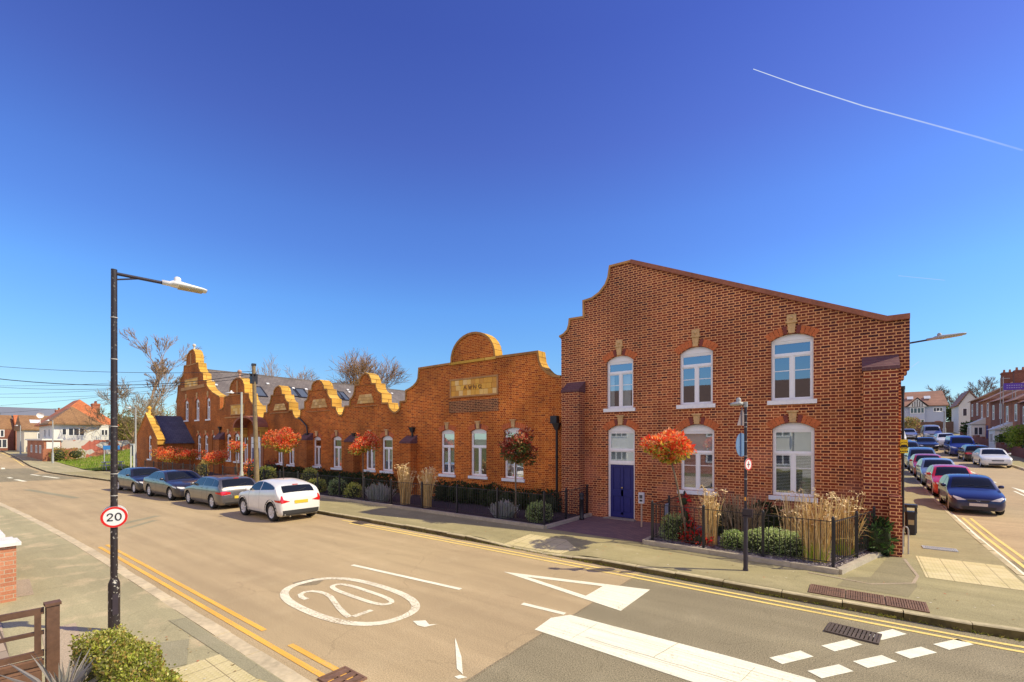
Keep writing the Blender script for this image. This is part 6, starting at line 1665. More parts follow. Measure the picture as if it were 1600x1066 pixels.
    # wheels
    for x in (xf, xr_):
        for s in (1, -1):
            wm = MB(); prof = [(wr*.66,-.09),(wr*.9,-.105),(wr*.985,-.085),(wr,-.05),(wr,.05),(wr*.985,.085),(wr*.9,.105),(wr*.66,.09)]
            wm.lathe(prof, (0,0,0), 28, 'Y')
            wo = wm.build('wheel', TYRE, root, loc=(x, s*(hw-.125), wr))
            rm = MB(); rr = wr*.68
            rm.lathe([(rr,-.085),(rr*.94,-.09*s if s < 0 else .03),(rr*.94,0)], (0,0,0), 24, 'Y') if False else None
            ys_ = .085*s
            rm.lathe([(rr,ys_),(rr*.93,ys_*1.03),(rr*.90,ys_*.72),(rr*.2,ys_*.55),(0,ys_*.55)], (0,0,0), 24, 'Y')
            ns = 5 if not detail else 7
            for k in range(ns):
                a = 2*PI*k/ns+.3; rm.obox((rr*.5*math.cos(a), ys_*.86, rr*.5*math.sin(a)), (rr*.92, .022, .05), 0, ry=-a)
            rm.lathe([(rr*.17,ys_*.8),(rr*.17,ys_*1.08),(0,ys_*1.12)], (0,0,0), 12, 'Y')
            rm.build('rim', rim, wo, loc=(0,0,0))
    # mirrors
    for s in (1, -1):
        mm_ = MB(); ux = us0+.02; x = X(ux); z = zbelt(x)+.07; y = Wd(x, z-.03)
        mm_.lathe([(0,-.10),(.05,-.09),(.07,-.03),(.07,.04),(.05,.07),(0,.075)], (0,0,0), 10, 'Y'); mm_.v = [(x+.02+v[0]*.8, s*(y+.10)+v[1], z+v[2]*.95) for v in mm_.v]
        mm_.obox((x, s*(y+.02), z-.05), (.05,.10,.03)); mm_.build('mirror', mat if kind != 'van' else DKPL, root, loc=(0,0,0))
    # lights, plates, grille (front)
    if front:
        for s in (1, -1):
            h0, h1 = Hh*.415, Hh*.50
            if kind == 'hatch': pl = [(s*hw*.42, h0+.0), (s*hw*.74, h0-.01), (s*hw*.86, h0+.09), (s*hw*.86, h0+.14), (s*hw*.62, h0+.085)]
            else: pl = [(s*hw*.50, h0+.02), (s*hw*.74, h0), (s*hw*.87, h0+.06), (s*hw*.88, h0+.115), (s*hw*.58, h0+.085)]
            patch('headlight', pl, 'x', 1, HEADL, .006)
        patch('grille', [(-hw*.36,Hh*.37),(hw*.36,Hh*.37),(hw*.40,Hh*.425),(-hw*.40,Hh*.425)], 'x', 1, DKPL, .005)
        patch('lower_grille', [(-hw*.55,Hh*.165),(hw*.55,Hh*.165),(hw*.62,Hh*.24),(-hw*.62,Hh*.24)], 'x', 1, DKPL, .005)
        m = MB(); hx = bvh.ray_cast(Vector((L/2+1,0,Hh*.30)), Vector((-1,0,0)))[0].x; m.box(hx-.01, hx+.02, -.26, .26, Hh*.26, Hh*.26+.11); m.build('number_plate', PLW, root, loc=(0,0,0))
        if detail:
            m = MB()
            for s in (-1,1): m.tube([(hx+.018-.02, s*.055, Hh*.415),(hx+.005, s*.02, Hh*.39),(hx+.0, 0, Hh*.405)], .008, 5)
            m.build('badge', CHROME, root, loc=(0,0,0))
            # wiper blades on the windscreen
            m = MB(); x = X(pr['ws'][0]+.02)
            for a, b in ((-.45,.05),(.05,.5)):
                z0 = Zt(x, a)+.02; z1 = Zt(x-.12, b)+.02; m.tube([(x, a, z0),(x-.10, b, z1)], .008, 4)
            m.build('wiper', DKPL, root, loc=(0,0,0))
    for s in (1, -1):
        if kind in ('suv',): pl = [(s*hw*.50, Hh*.50), (s*hw*.88, Hh*.46), (s*hw*.93, Hh*.52), (s*hw*.86, Hh*.64), (s*hw*.80, Hh*.64), (s*hw*.78, Hh*.55)]
        elif kind in ('van','mpv'): pl = [(s*hw*.86, Hh*.30), (s*hw*.96, Hh*.30), (s*hw*.93, Hh*.55), (s*hw*.84, Hh*.55)]
        else: pl = [(s*hw*.46, Hh*.53), (s*hw*.46, Hh*.47), (s*hw*.88, Hh*.45), (s*hw*.93, Hh*.50), (s*hw*.90, Hh*.565), (s*hw*.64, Hh*.565)]
        patch('tail_light', pl, 'x', -1, TAILR, .008)
        # wrap-round on the flank
        x = X(.955); z = Hh*.51
        patch('tail_light', [(X(.985), z-.05), (X(.92), z-.02), (X(.90), z+.05), (X(.978), z+.05)], 'y', s, TAILR, .006)
        if front or kind in ('hatch','sedan'): patch('headlight', [(X(.035), Hh*.43), (X(.10), Hh*.48), (X(.115), Hh*.52), (X(.05), Hh*.49)], 'y', s, HEADL, .006)
    if not front:
        hx = bvh.ray_cast(Vector((-L/2-1,0,Hh*.40)), Vector((1,0,0)))[0]; hx = hx.x if hx else -L/2
        zpl = Hh*.44 if kind != 'estate' else Hh*.33
        hx = bvh.ray_cast(Vector((-L/2-1,0,zpl+.05)), Vector((1,0,0)))[0].x
        m = MB(); m.box(hx-.02, hx+.03, -.26, .26, zpl, zpl+.12); m.build('number_plate', PLY, root, loc=(0,0,0))
        m = MB(); x = X(pr['rw'][0]-.01); zz = ztop(x); m.box(x-.03, x+.02, -.10, .10, zz-.005, zz+.022); m.build('brake_light', TAILR, root, loc=(0,0,0))
        m = MB(); x = X(pr['rw'][0]+.055); m.tube([(x-.05, .0, Zt(x-.05,0)+.02), (x+.02,-.32,Zt(x+.02,-.32)+.02)], .008, 4); m.build('wiper', DKPL, root, loc=(0,0,0))
        patch('lower_bumper', [(-hw*.80,gc+.03),(hw*.80,gc+.03),(hw*.83,gc+.15 if kind != 'suv' else gc+.25),(-hw*.83,gc+.15 if kind != 'suv' else gc+.25)], 'x', -1, DKPL, .006)
        m = MB(); m.tube([(-L/2+.10,hw*.5,gc+.02),(-L/2-.005,hw*.5,gc+.02)], .03, 8); m.build('exhaust_pipe', CHROME, root, loc=(0,0,0))
    # door seams, handles, sills
    for s in (1, -1):
        def seam(pts, w=.009):
            for a, b in zip(pts, pts[1:]):
                a, b = Vector(a), Vector(b); d = (b-a).normalized(); n = Vector((-d.y, d.x))*w/2
                yield [tuple(a-n), tuple(b-n), tuple(b+n), tuple(a+n)]
        lines = []
        fA = us0-.01; zlow = gc+.10
        doors = [fA+.02, Bp] + ([min(ue-.06, U(xr_+wr+.12))] if kind not in ('van',) and L > 3.9 or kind == 'hatch' else [])
        for u in doors: lines += list(seam([(X(u), zlow), (X(u), zbelt(X(u))-.005)]))
        lines += list(seam([(X(doors[0]), zlow), (X(doors[-1]), zlow)]))
        if detail:
            for q in lines: pass
            mbs = None
            for i, q in enumerate(lines):
                patch('door_seam', q, 'y', s, DKPL, .003)
            for u in doors[1:]:
                x = X(u-.035); z = zbelt(x)-.10; patch('door_handle', [(x-.09,z),(x+.09,z),(x+.09,z+.028),(x-.09,z+.028)], 'y', s, mat if kind != 'hatch' else DKPL, .018)
        if cladding:
            for x in (xf, xr_):
                ro, ri = wr+.125, wr+.052; pl = []
                for k in range(13): a = PI*k/12*1.0; pl.append((x+ro*math.cos(a), wr+ro*math.sin(a)))
                for k in range(13): a = PI-PI*k/12; pl.append((x+ri*math.cos(a), wr+ri*math.sin(a)))
                patch('arch_trim', pl, 'y', s, DKPL, .008)
            patch('sill_trim', [(xr_+wr+.1, gc+.01),(xf-wr-.1, gc+.01),(xf-wr-.1, gc+.10),(xr_+wr+.1, gc+.10)], 'y', s, DKPL, .006)
    if detail:
        m = MB(); x = X(.62 if kind != 'hatch' else .47); z = ztop(x); m.tube([(x,0,z-.01),(x-.12,0,z+(.09 if kind != 'hatch' else .16))], .007, 5); m.build('aerial', DKPL, root, loc=(0,0,0))
    return root
def place(root, x, y, rz, label, cat='car', group='cars parked along the kerb of the main road', name=None, z=None, tilt=0):
    root.location = (x, y, H(x, y)+.004 if z is None else z); root.rotation_euler = (0, tilt, rz)
    tag(root, label, cat, group)
    if name: root.name = name
P_NAVY = paintm('dark_navy_car_paint', (.012,.018,.09)); P_WHITE = paintm('pearl_white_car_paint', (.80,.80,.77), .0, .3)
P_GREY = paintm('mid_grey_car_paint', (.17,.16,.155), .6, .3); P_DK = paintm('dark_grey_car_paint', (.045,.045,.055), .5, .28); P_DK2 = paintm('charcoal_car_paint', (.06,.055,.065), .5, .28)
P_RED = paintm('bright_red_car_paint', (.60,.02,.02), .1, .3); P_RED2 = paintm('dull_red_car_paint', (.45,.03,.035), .2, .35); P_ICE = paintm('pale_blue_car_paint', (.30,.38,.42), .5, .3)
P_BLUE = paintm('steel_blue_car_paint', (.10,.17,.26), .5, .3); P_VAN = paintm('deep_blue_van_paint', (.02,.035,.20), .3, .3); P_BLACK = paintm('black_car_paint', (.012,.012,.014), .2, .25)
P_SILV = paintm('silver_car_paint', (.42,.42,.43), .7, .3)
GM = 'cars parked along the kerb of the main road'; GS = 'cars parked up the side street'
c = car_parts('suv', 3.66, 1.72, 1.53, .35, 2.34, .66, None, P_WHITE, front=False, cladding=True)
place(c, -18.85, 8.98, PI+.012, 'white small SUV with dark wheel-arch trim, rear towards the viewer')
c = car_parts('estate', 4.35, 1.77, 1.42, .315, 2.69, .80, None, P_GREY, front=False)
place(c, -24.35, 8.87, PI+.02, 'mid-grey estate car with red tail lights, directly in front of the white SUV')
c = car_parts('sedan', 4.75, 1.82, 1.45, .33, 2.85, .85, None, P_DK2, front=True)
place(c, -29.5, 8.68, .05, 'charcoal saloon with silver alloy wheels, nose to nose with the grey estate', )
c = car_parts('sedan', 4.4, 1.76, 1.42, .31, 2.7, .82, None, P_DK, front=True)
place(c, -34.6, 8.42, .05, 'leftmost dark saloon of the row on the main road, behind the charcoal one')
# side street, left-hand row (all facing the viewer)
def sc_(kind, L, W, Hh, mat, x, y, label, face=-1, wr=.31, cat='car', name=None, detail=False, rz=0, **k):
    c = car_parts(kind, L, W, Hh, wr, L*.62, L*.19, None, mat, front=(face == -1), detail=detail, **k)
    slope = (H(x, y+1)-H(x, y-1))/2; c_ = c
    place(c, x, y, -PI/2 if face == -1 else PI/2, label, cat, GS, name)
    c.rotation_mode = 'XYZ'
    # nose pointing down the hill
    e = Matrix.Rotation((-PI/2 if face == -1 else PI/2)+rz, 4, 'Z') @ Matrix.Rotation(math.atan(slope)*(1 if face == -1 else -1), 4, 'Y')
    c.rotation_euler = e.to_euler(); return c
sc_('hatch', 3.82, 1.65, 1.43, P_NAVY, 3.78, 27.5, 'navy blue hatchback at the head of the side-street row, nearest the viewer', detail=True, wr=.30)
sc_('hatch', 3.85, 1.64, 1.48, P_RED, 3.75, 32.3, 'bright red hatchback directly behind the navy one in the side street')
sc_('hatch', 3.95, 1.68, 1.50, P_ICE, 3.75, 37.3, 'pale blue-grey hatchback between the two red ones')
sc_('hatch', 3.8, 1.65, 1.47, P_RED2, 3.75, 42.3, 'dull red hatchback, second red car up the side street')
sc_('mpv', 4.4, 1.80, 1.68, P_BLUE, 3.85, 47.6, 'steel-blue people carrier beside the yellow notice')
sc_('mpv', 4.4, 1.78, 1.66, P_DK, 3.9, 60.5, 'dark people carrier farther up the left kerb of the side street')
sc_('hatch', 4.0, 1.72, 1.5, P_SILV, 4.0, 66.5, 'silver hatchback high up the left kerb of the side street')
sc_('van', 4.9, 1.9, 2.0, paintm('white_van_paint', (.78,.78,.76), 0, .35), 4.0, 80, 'white van farthest up the left kerb of the side street', cat='van', name='parked_van')
sc_('sedan', 4.5, 1.80, 1.44, P_BLACK, 6.2, 71.5, 'dark saloon driving down the middle of the side street', rz=.05)
sc_('sedan', 4.4, 1.72, 1.43, paintm('cream_white_car_paint', (.74,.73,.68), 0, .3), 8.5, 52.6, 'white saloon at the right kerb of the side street, nearest on that side')
sc_('estate', 4.2, 1.72, 1.46, P_BLACK, 8.35, 58.6, 'black estate car between the white saloon and the deep blue van', face=1)
sc_('van', 4.95, 1.98, 1.98, P_VAN, 8.3, 65.5, 'deep blue van at the right kerb of the side street', cat='van', name='parked_van', wr=.34)
sc_('suv', 4.3, 1.8, 1.6, paintm('white_suv_paint', (.74,.74,.74), 0, .3), 8.35, 76, 'white SUV behind the deep blue van')
sc_('van', 4.9, 1.95, 2.0, P_SILV, 8.3, 89, 'grey van with a dark windscreen near the top of the side street', cat='van', name='parked_van')
sc_('sedan', 4.4, 1.8, 1.45, P_SILV, 5.9, 90, 'small pale car far up the middle of the side street')
sc_('hatch', 4.0, 1.75, 1.45, P_BLACK, 13.9, 74, 'black car parked on a forecourt in front of the brick terrace', rz=.4)
# ================================================================ BACKGROUND BUILDINGS
TILE_O = slate('orange_clay_tiles', (.62,.20,.07), (.50,.15,.06), (.25,.08,.04))
TILE_B = slate('brown_clay_tiles', (.36,.20,.09), (.28,.15,.07), (.14,.08,.05))
TILE_P = slate('pinkish_clay_tiles', (.46,.25,.17), (.38,.20,.13), (.22,.13,.1))
REND = plain('cream_render', (.70,.64,.52), .9, nz=2, amt=.08); RENDW = plain('white_render', (.80,.78,.72), .9, nz=2, amt=.06); RENDB = plain('blue_white_render', (.55,.58,.68), .9, nz=2, amt=.06)
BKH = brick('house_brick', [(.42,.13,.07),(.52,.19,.09),(.34,.10,.06)], (.45,.3,.2), course=.08, unit=.345, joint=.013)
BKHD = brick('dark_house_brick', [(.26,.08,.055),(.32,.11,.07),(.2,.065,.05)], (.3,.2,.14), course=.08, unit=.345, joint=.012)
WGL = plain('dark_window_glass', (.05,.06,.08), .06, nz=1, amt=.2, spec=1)
TIMB = plain('dark_timber', (.05,.035,.035), .7)
def wpart(par, c, w, h, axis, s, fr_=.08, cols=2, rows=1, mat=WHT, gl=WGL):
    """window on a wall plane: axis 'x' = wall faces +-x, 'y' = wall faces +-y; c = centre (x,y,z) on the plane; s = outward sign"""
    m = MB(); g = MB(); d = .05
    def bx(m_, a0, a1, z0, z1, p0, p1):
        if axis == 'x': m_.box(min(c[0]+s*p0,c[0]+s*p1), max(c[0]+s*p0,c[0]+s*p1), c[1]+a0, c[1]+a1, c[2]+z0, c[2]+z1)
        else: m_.box(c[0]+a0, c[0]+a1, min(c[1]+s*p0,c[1]+s*p1), max(c[1]+s*p0,c[1]+s*p1), c[2]+z0, c[2]+z1)
    a, b = w/2, h/2
    bx(m, -a, -a+fr_, -b, b, -.02, d); bx(m, a-fr_, a, -b, b, -.02, d); bx(m, -a+fr_, a-fr_, -b, -b+fr_, -.02, d); bx(m, -a+fr_, a-fr_, b-fr_, b, -.02, d)
    for i in range(1, cols): x = -a+w*i/cols; bx(m, x-fr_/2, x+fr_/2, -b+fr_, b-fr_, -.02, d-.005)
    for i in range(1, rows): z = -b+h*i/rows; bx(m, -a+fr_, a-fr_, z-fr_/3, z+fr_/3, -.02, d-.008)
    o = m.build('window', mat, par); bx(g, -a+fr_, a-fr_, -b+fr_, b-fr_, -.03, .02); g.build('pane', gl, o)
def hip_roof(par, x0, x1, y0, y1, ze, zr, mat, ov=.4, hip=None, name='roof', along='y'):
    x0 -= ov; x1 += ov; y0 -= ov; y1 += ov; m = MB()
    if along == 'y':
        hp = (x1-x0)/2 if hip is None else hip; cx = (x0+x1)/2; r = [(cx, y0+hp, zr), (cx, y1-hp, zr)]
        vs = [(x0,y0,ze),(x1,y0,ze),(x1,y1,ze),(x0,y1,ze)]+r; fs = [(0,1,4),(1,2,5,4),(2,3,5),(3,0,4,5)]
    else:
        hp = (y1-y0)/2 if hip is None else hip; cy = (y0+y1)/2; r = [(x0+hp, cy, zr), (x1-hp, cy, zr)]
        vs = [(x0,y0,ze),(x1,y0,ze),(x1,y1,ze),(x0,y1,ze)]+r; fs = [(0,1,5,4),(1,2,5),(2,3,4,5),(3,0,4)]
    m.add(vs, fs+[(3,2,1,0)]); m.add([(x0,y0,ze-.18),(x1,y0,ze-.18),(x1,y1,ze-.18),(x0,y1,ze-.18),(x0,y0,ze-.002),(x1,y0,ze-.002),(x1,y1,ze-.002),(x0,y1,ze-.002)], [(0,3,2,1),(0,1,5,4),(1,2,6,5),(2,3,7,6),(3,0,4,7)])
    return m.build(name, mat, par)
def chimney(par, x, y, z0, z1, w=.5, mat=BKH, pots=2):
    m = MB(); m.box(x-w, x+w, y-w*.7, y+w*.7, z0, z1); m.box(x-w-.06, x+w+.06, y-w*.7-.06, y+w*.7+.06, z1-.25, z1-.1); o = m.build('chimney', mat, par)
    for k in range(pots): m = MB(); m.lathe([(.11,0),(.13,.05),(.1,.35),(.12,.38)], (x-w*.5+w*k/(max(1,pots-1)), y, z1), 8); m.build('chimney_pot', plain('clay_pot', (.5,.22,.12), .8), o)
def walls(par, x0, x1, y0, y1, z0, z1, mat, name='wall'):
    m = MB(); m.box(x0, x1, y0, y1, z0, z1); return m.build(name, mat, par)

# ---- white hipped-roof house across the junction
z0 = H(-87, 13)
hs = empty('white_house', (-85, 14, z0), 'white rendered house with an orange hipped roof beyond the grass bank on the left', 'house')
walls(hs, -96.5, -85, 11.2, 17.2, z0-1, 5.2, RENDW)
hip_roof(hs, -91, -85, 11.2, 15.4, 5.28, 7.7, TILE_B, .6, along='x')
hip_roof(hs, -97, -86.3, 11.3, 17.6, 5.22, 8.9, TILE_O, .5, along='x', name='rear_roof')
wpart(hs, (-85, 13.4, 4.15), 1.7, 1.1, 'x', 1, .1, 3); wpart(hs, (-85, 12.2, 4.15), .5, .9, 'x', 1, .08, 1)
wpart(hs, (-88, 11.2, 4.0), 1.3, 1.2, 'y', -1, .1, 2); wpart(hs, (-91.5, 11.2, 4.0), 1.3, 1.2, 'y', -1, .1, 2); wpart(hs, (-85, 16.3, 4.1), .8, .9, 'x', 1, .1, 2)
m = MB(); m.tube([(-84.9,16.9,1),(-84.9,16.9,5.1)], .08, 6); m.build('downpipe', IRON, hs)
chimney(hs, -93, 16.8, 5.5, 8.6, .6)
m = MB(); m.lathe([(0,0),(.28,.06),(.4,.18)], (-94.2,11.0,6.6), 16, 'X'); m.tube([(-94.2,11.0,5.4),(-94.2,11.0,6.6)], .05, 6); m.build('satellite_dish', WHT, hs)
ex_ = empty('brick_outbuilding', (-80, 10, .4), 'flat-roofed brick outbuilding with a pale fascia at the foot of the white house', 'outbuilding')
walls(ex_, -92, -78.5, 9.5, 11.0, -.3, 3.0, BKH); m = MB(); m.box(-92.2,-78.3,9.3,11.15,3.002,3.2); m.build('flat_roof', RENDW, ex_)
m = MB(); m.box(-78.5,-78.44,9.7,10.9,1.9,2.8); m.build('fascia_board', RENDW, ex_); m = MB(); m.box(-78.5,-78.45,9.6,9.95,.3,1.85); m.build('door', UPVC, ex_)
for x in (-81,-84,-88): wpart(ex_, (x, 9.5, 1.9), 1.2, 1.0, 'y', -1, .1, 2)
# ---- cream house and dark terrace further left
z0 = H(-112, 11)
h2 = empty('cream_house', (-108, 11, z0), 'cream house with a brown roof and two skylights left of the white house', 'house')
walls(h2, -116, -107, 10.7, 16, z0-1, 4.75, REND); hip_roof(h2, -116, -107, 10.7, 16, 4.8, 7.2, TILE_B, .3, hip=.05, along='y')
wpart(h2, (-107, 12.9, 3.7), 1.5, 1.1, 'x', 1, .12, 2); wpart(h2, (-107, 13.0, 1.9), 1.8, 1.4, 'x', 1, .12, 2); m = MB(); m.box(-107,-106.6,11.1,12.0,.8,2.2); m.build('porch', RENDW, h2)
m = MB()
for y in (12.2, 13.8): m.obox((-109.3, y, 6.1), (1.2,1.3,.1), 0, ry=.49)
m.build('skylight', plain('bright_skylight', (.7,.72,.75), .2), h2)
chimney(h2, -112, 15.4, 6, 8.3, .6)
for i, (xa_, mat_, lab) in enumerate([(-121, BKHD, 'dark brick terraced house immediately left of the cream house'), (-121.5, BKHD, 'leftmost dark brick house at the edge of the picture')]):
    y0 = 7.6-i*3.3; hz_ = empty('brick_house', (xa_, y0, 1.2), lab, 'house')
    walls(hz_, xa_-8, xa_, y0+.02, y0+3.26, 0, 5.0, mat_); hip_roof(hz_, xa_-8, xa_, y0+.02+.0, y0+3.26, 5.05, 7.6, TILE_B, .02, hip=.02, along='y')
    wpart(hz_, (xa_, y0+1.6, 4.2), 1.0, 1.3, 'x', 1, .12, 2); wpart(hz_, (xa_, y0+1.8, 2.4), 1.3, 1.6, 'x', 1, .12, 2); chimney(hz_, xa_-4, y0+.5, 7, 8.6, .5)
h3 = empty('brick_house', (-119, 8, 1.2), 'brick house with a yellow door between the dark terrace and the cream house', 'house')
walls(h3, -127, -119.5, 10.95, 13.2, 0, 5.0, BKH); hip_roof(h3, -127, -119.5, 10.95, 13.2, 5.05, 7.6, TILE_O, .02, hip=.02, along='y'); m = MB(); m.box(-119.5,-119.42,11.2,11.8,1,3); m.build('door', plain('yellow_door', (.7,.42,.06), .5), h3); wpart(h3, (-119.5, 11.7, 4.2), 1.1, 1.2, 'x', 1, .12, 2)
sh = empty('industrial_shed', (-150, 16, 2), 'big grey-roofed shed on the skyline behind the brown roofs on the left', 'shed')
walls(sh, -175, -150, 12, 20.5, 0, 8.4, plain('grey_cladding', (.32,.33,.35), .6)); m = MB(); m.add([(-175,11.5,8.4),(-149.5,11.5,8.4),(-149.5,21,8.4),(-175,21,8.4),(-156,11.5,10.6),(-156,21,10.6)], [(0,1,4),(1,2,5,4),(2,3,5),(3,0,4,5),(3,2,1,0)]); m.build('roof', plain('pale_grey_sheeting', (.22,.23,.25), .5, nz=1, amt=.08), sh)

# ---- grass bank with a graffiti-covered wall on top
t = NT('rough_bank_grass'); p = t.pos(); n1 = t.noise(p, .5, 5); n2 = t.noise(p, 5, 4)
c_ = t.cramp(n1, [(.3,(.16,.26,.02)),(.5,(.30,.36,.05)),(.7,(.42,.36,.12))]); t.out(t.mix(t.math('MULTIPLY', n2, .5), c_, (.12,.20,.02)), .95, 0, .1); t.bump(n2, .8, .2); BANK = t.m
def bank_z(x, y):
    e = sstep(y, kf(x)+3.2, kf(x)+14)*sstep(x, -84, -74)*(1-sstep(x, -61, -58.3)); return H(x, y)+.03+2.3*e+.12*math.sin(x*1.3+y)*e+.1*math.sin(y*2.1)*e
g_ = sheet('grass_bank', fr(-84,-58.3,1), fr(10.2,40,1), lambda x, y: bank_z(x, y)+.12, BANK); tag(g_, kind='structure')
m = MB(); rnd = random.Random(9)
for k in range(7000):
    x, y = rnd.uniform(-83,-58.5), rnd.uniform(10.4,27); z = bank_z(x, y)+.1; h_ = rnd.uniform(.12,.4); a = rnd.uniform(0,3.14); w = .035
    c = rnd.choice([(.24,.38,.03),(.34,.44,.06),(.18,.28,.03),(.48,.44,.16)]); m.add([(x-w*math.cos(a),y-w*math.sin(a),z),(x+w*math.cos(a),y+w*math.sin(a),z),(x+rnd.gauss(0,.1),y+rnd.gauss(0,.1),z+h_)], [(0,1,2)], 0, c)
tag(m.build('bank_grass', LEAF), 'rough bright grass and weeds on the bank across the junction', 'grass', kind='stuff')
ribbon('corner_pavement', fr(-115,-57,3), lambda x: kf(x)+.13, lambda x: kf(x)+2.6, lambda x, y: H(x, y)+.13, M_PAVE2, 2)
t = NT('graffiti_wall_paint'); p = t.pos(); vo = t.node('ShaderNodeTexVoronoi'); vo.inputs['Scale'].default_value = 1.1; vo.inputs['Randomness'].default_value = 1; t.l.new(p, vo.inputs['Vector'])
sv = t.sep(vo.outputs['Color']); t.out(t.cramp(sv[0], [(0,(.45,.16,.10)),(.35,(.55,.50,.46)),(.5,(.50,.14,.10)),(.65,(.18,.25,.30)),(.8,(.6,.55,.5)),(1,(.4,.15,.1))], True), .85); GRAF = t.m
m = MB(); m.box(-80.2,-80,11.2,24,.5,3.05); o = m.build('painted_wall', GRAF); tag(o, 'low wall covered in faded multicoloured paint at the top of the grass bank', 'wall')
m = MB(); m.box(-77.9,-77.7,9.3,11.2,.3,2.0); o = m.build('garden_wall', BKH); tag(o, 'short orange brick wall at the left foot of the grass bank', 'wall')
bush('garden_shrub', 'tangled yellowish climber over the brick wall at the left end of the bank', 'shrub', [((-77,10.6,1.2),(.8,.8,1.0)),((-76.5,12.0,1.3),(.7,.9,.7))], 900, .2, [(.40,.36,.08),(.30,.34,.06),(.5,.34,.14)], 301)
# park furniture at the corner
b_ = empty('picnic_bench', (-64, 12.4, .2), 'grey picnic bench at the foot of the bank behind the tall lamp post', 'bench')
bx0_, by0_ = G(187, 733, .13); bx0_, by0_ = -58.8+0, 11.9
b_.location = (bx0_, by0_, .13)
m = MB(); m.box(bx0_-.4,bx0_+.4,by0_-.8,by0_+.8,.85,.91); m.build('table_top', GALV, b_)
for s in (-1,1): m = MB(); m.box(bx0_+s*.75-.15,bx0_+s*.75+.15,by0_-.8,by0_+.8,.55,.60); m.build('seat', GALV, b_)
for s in (-1,1): m = MB(); m.tube([(bx0_-.7,by0_+s*.6,.13),(bx0_-.2,by0_+s*.6,.85)], .04, 6); m.tube([(bx0_+.7,by0_+s*.6,.13),(bx0_+.2,by0_+s*.6,.85)], .04, 6); m.build('leg', GALV, b_)
fx, fy = F(207, 700, 11.3)[0], 11.3
f_ = empty('freestanding_sign', (fx, fy, .13), 'tall pale freestanding frame sign beside the small left wing', 'sign')
m = MB(); m.box(fx-.5,fx-.4,fy-.05,fy+.05,.13,2.75); m.box(fx+.4,fx+.5,fy-.05,fy+.05,.13,2.75); m.box(fx-.4,fx+.4,fy-.05,fy+.05,2.62,2.75); m.build('frame', plain('pale_frame', (.55,.58,.55), .5), f_); m = MB(); m.box(fx-.1,fx+.4,fy-.03,fy+.03,1.7,2.6); m.build('panel', DKPL, f_)
m = MB(); px_, py_ = F(163,700,12.5)[0], 12.5; m.tube([(px_,py_,.3),(px_,py_,2.4)], .05, 8); o = m.build('street_sign', GALV); tag(o, 'little blue street sign on a post on the grass bank', 'sign'); m = MB(); m.box(px_-.05,px_+.05,py_-.1,py_+1.3,2.0,2.45); m.build('plate', plain('blue_sign_plate', (.03,.20,.55), .5), o)

# ---- side street: rendered house at the top
z0 = H(10, 118)
x0, x1 = 6.6, 13.1
h4 = empty('rendered_house', (10, 118, z0), 'blue-white rendered house with a half-timbered gable closing the side street', 'house')
walls(h4, x0, x1, 118, 125, z0-1, z0+4.9, RENDB); ze = z0+4.95
hip_roof(h4, x0, x1, 118, 125, ze, ze+3.0, TILE_P, .35, hip=.5, along='x')
gm = MB(); gx0, gx1, gz = 7.6, 10.4, ze+1.35; gm.plate([(gx0,ze-.25),(gx1,ze-.25),((gx0+gx1)/2,gz)], [], 117.35, 117.98); gm.build('gable', RENDW, h4)
gm = MB(); gm.strip([(gx0-.2,ze-.2),((gx0+gx1)/2,gz+.05),(gx1+.2,ze-.2)], .14, 117.25, 118.6)
for k in (-.7,-.35,0,.35,.7): gm.box((gx0+gx1)/2+k-.05,(gx0+gx1)/2+k+.05,117.3,117.345,ze-.2,gz-.25-abs(k)*.9)
gm.build('gable_timbers', TIMB, h4)
walls(h4, 7.9, 10.1, 117.5, 117.98, z0, z0+4.6, RENDB, 'bay_wall'); wpart(h4, (9.0, 117.5, z0+4.0), 2.1, 1.15, 'y', -1, .12, 4); wpart(h4, (12.0, 118, z0+4.1), 1.4, .8, 'y', -1, .12, 3); wpart(h4, (9.0, 117.5, z0+1.7), 2.1, 1.2, 'y', -1, .12, 4)
gm = MB(); gm.lathe([(0,-.05),(.95,-.05),(.95,0)], (12.0,117.97,z0+1.0), 20, 'Y'); gm.build('porch_arch', BKH, h4)
chimney(h4, 6.9, 121, ze+.5, ze+3.4, .45, BKHD, 1)
m = MB()
for x in (8.1, 10.6): m.obox((x, 119.5, ze+1.65), (.95,.9,.1), 0, rx=.68)
m.build('skylight', plain('bright_skylight', (.7,.72,.75), .2), h4)
m = MB(); zf_ = H(10,106); m.box(4.5, 14.6, 106, 106.12, zf_-.5, zf_+1.9); tag(m.build('timber_fence', plain('brown_fence_boards', (.22,.13,.09), .9, nz=4, amt=.25)), 'long brown board fence across the top of the side street', 'fence')
m = MB(); m.box(14.7, 19, 100, 100.12, H(10,100)-.5, H(10,100)+2.1); tag(m.build('timber_fence', plain('brown_fence_boards_2', (.26,.17,.12), .9, nz=4, amt=.25)), 'second shorter brown fence left of the round dark bush', 'fence')
# white gabled house
z0 = H(10, 104); h5 = empty('white_house', (15.6, 103, z0), 'narrow white gabled house squeezed left of the brick terrace', 'house')
walls(h5, 12.7, 15.3, 101, 108, z0-1, z0+4.4, RENDW)
m = MB(); m.plate([(12.7,z0+4.4),(15.3,z0+4.4),(13.9,z0+6.5)], [], 101, 108); m.build('gable', RENDW, h5); m = MB(); m.strip([(12.5,z0+4.3),(13.9,z0+6.55),(15.5,z0+4.3)], .15, 100.8, 108.2); m.build('roof', TILE_P, h5)
wpart(h5, (13.4, 101, z0+3.3), .6, 1.3, 'y', -1, .1, 1)
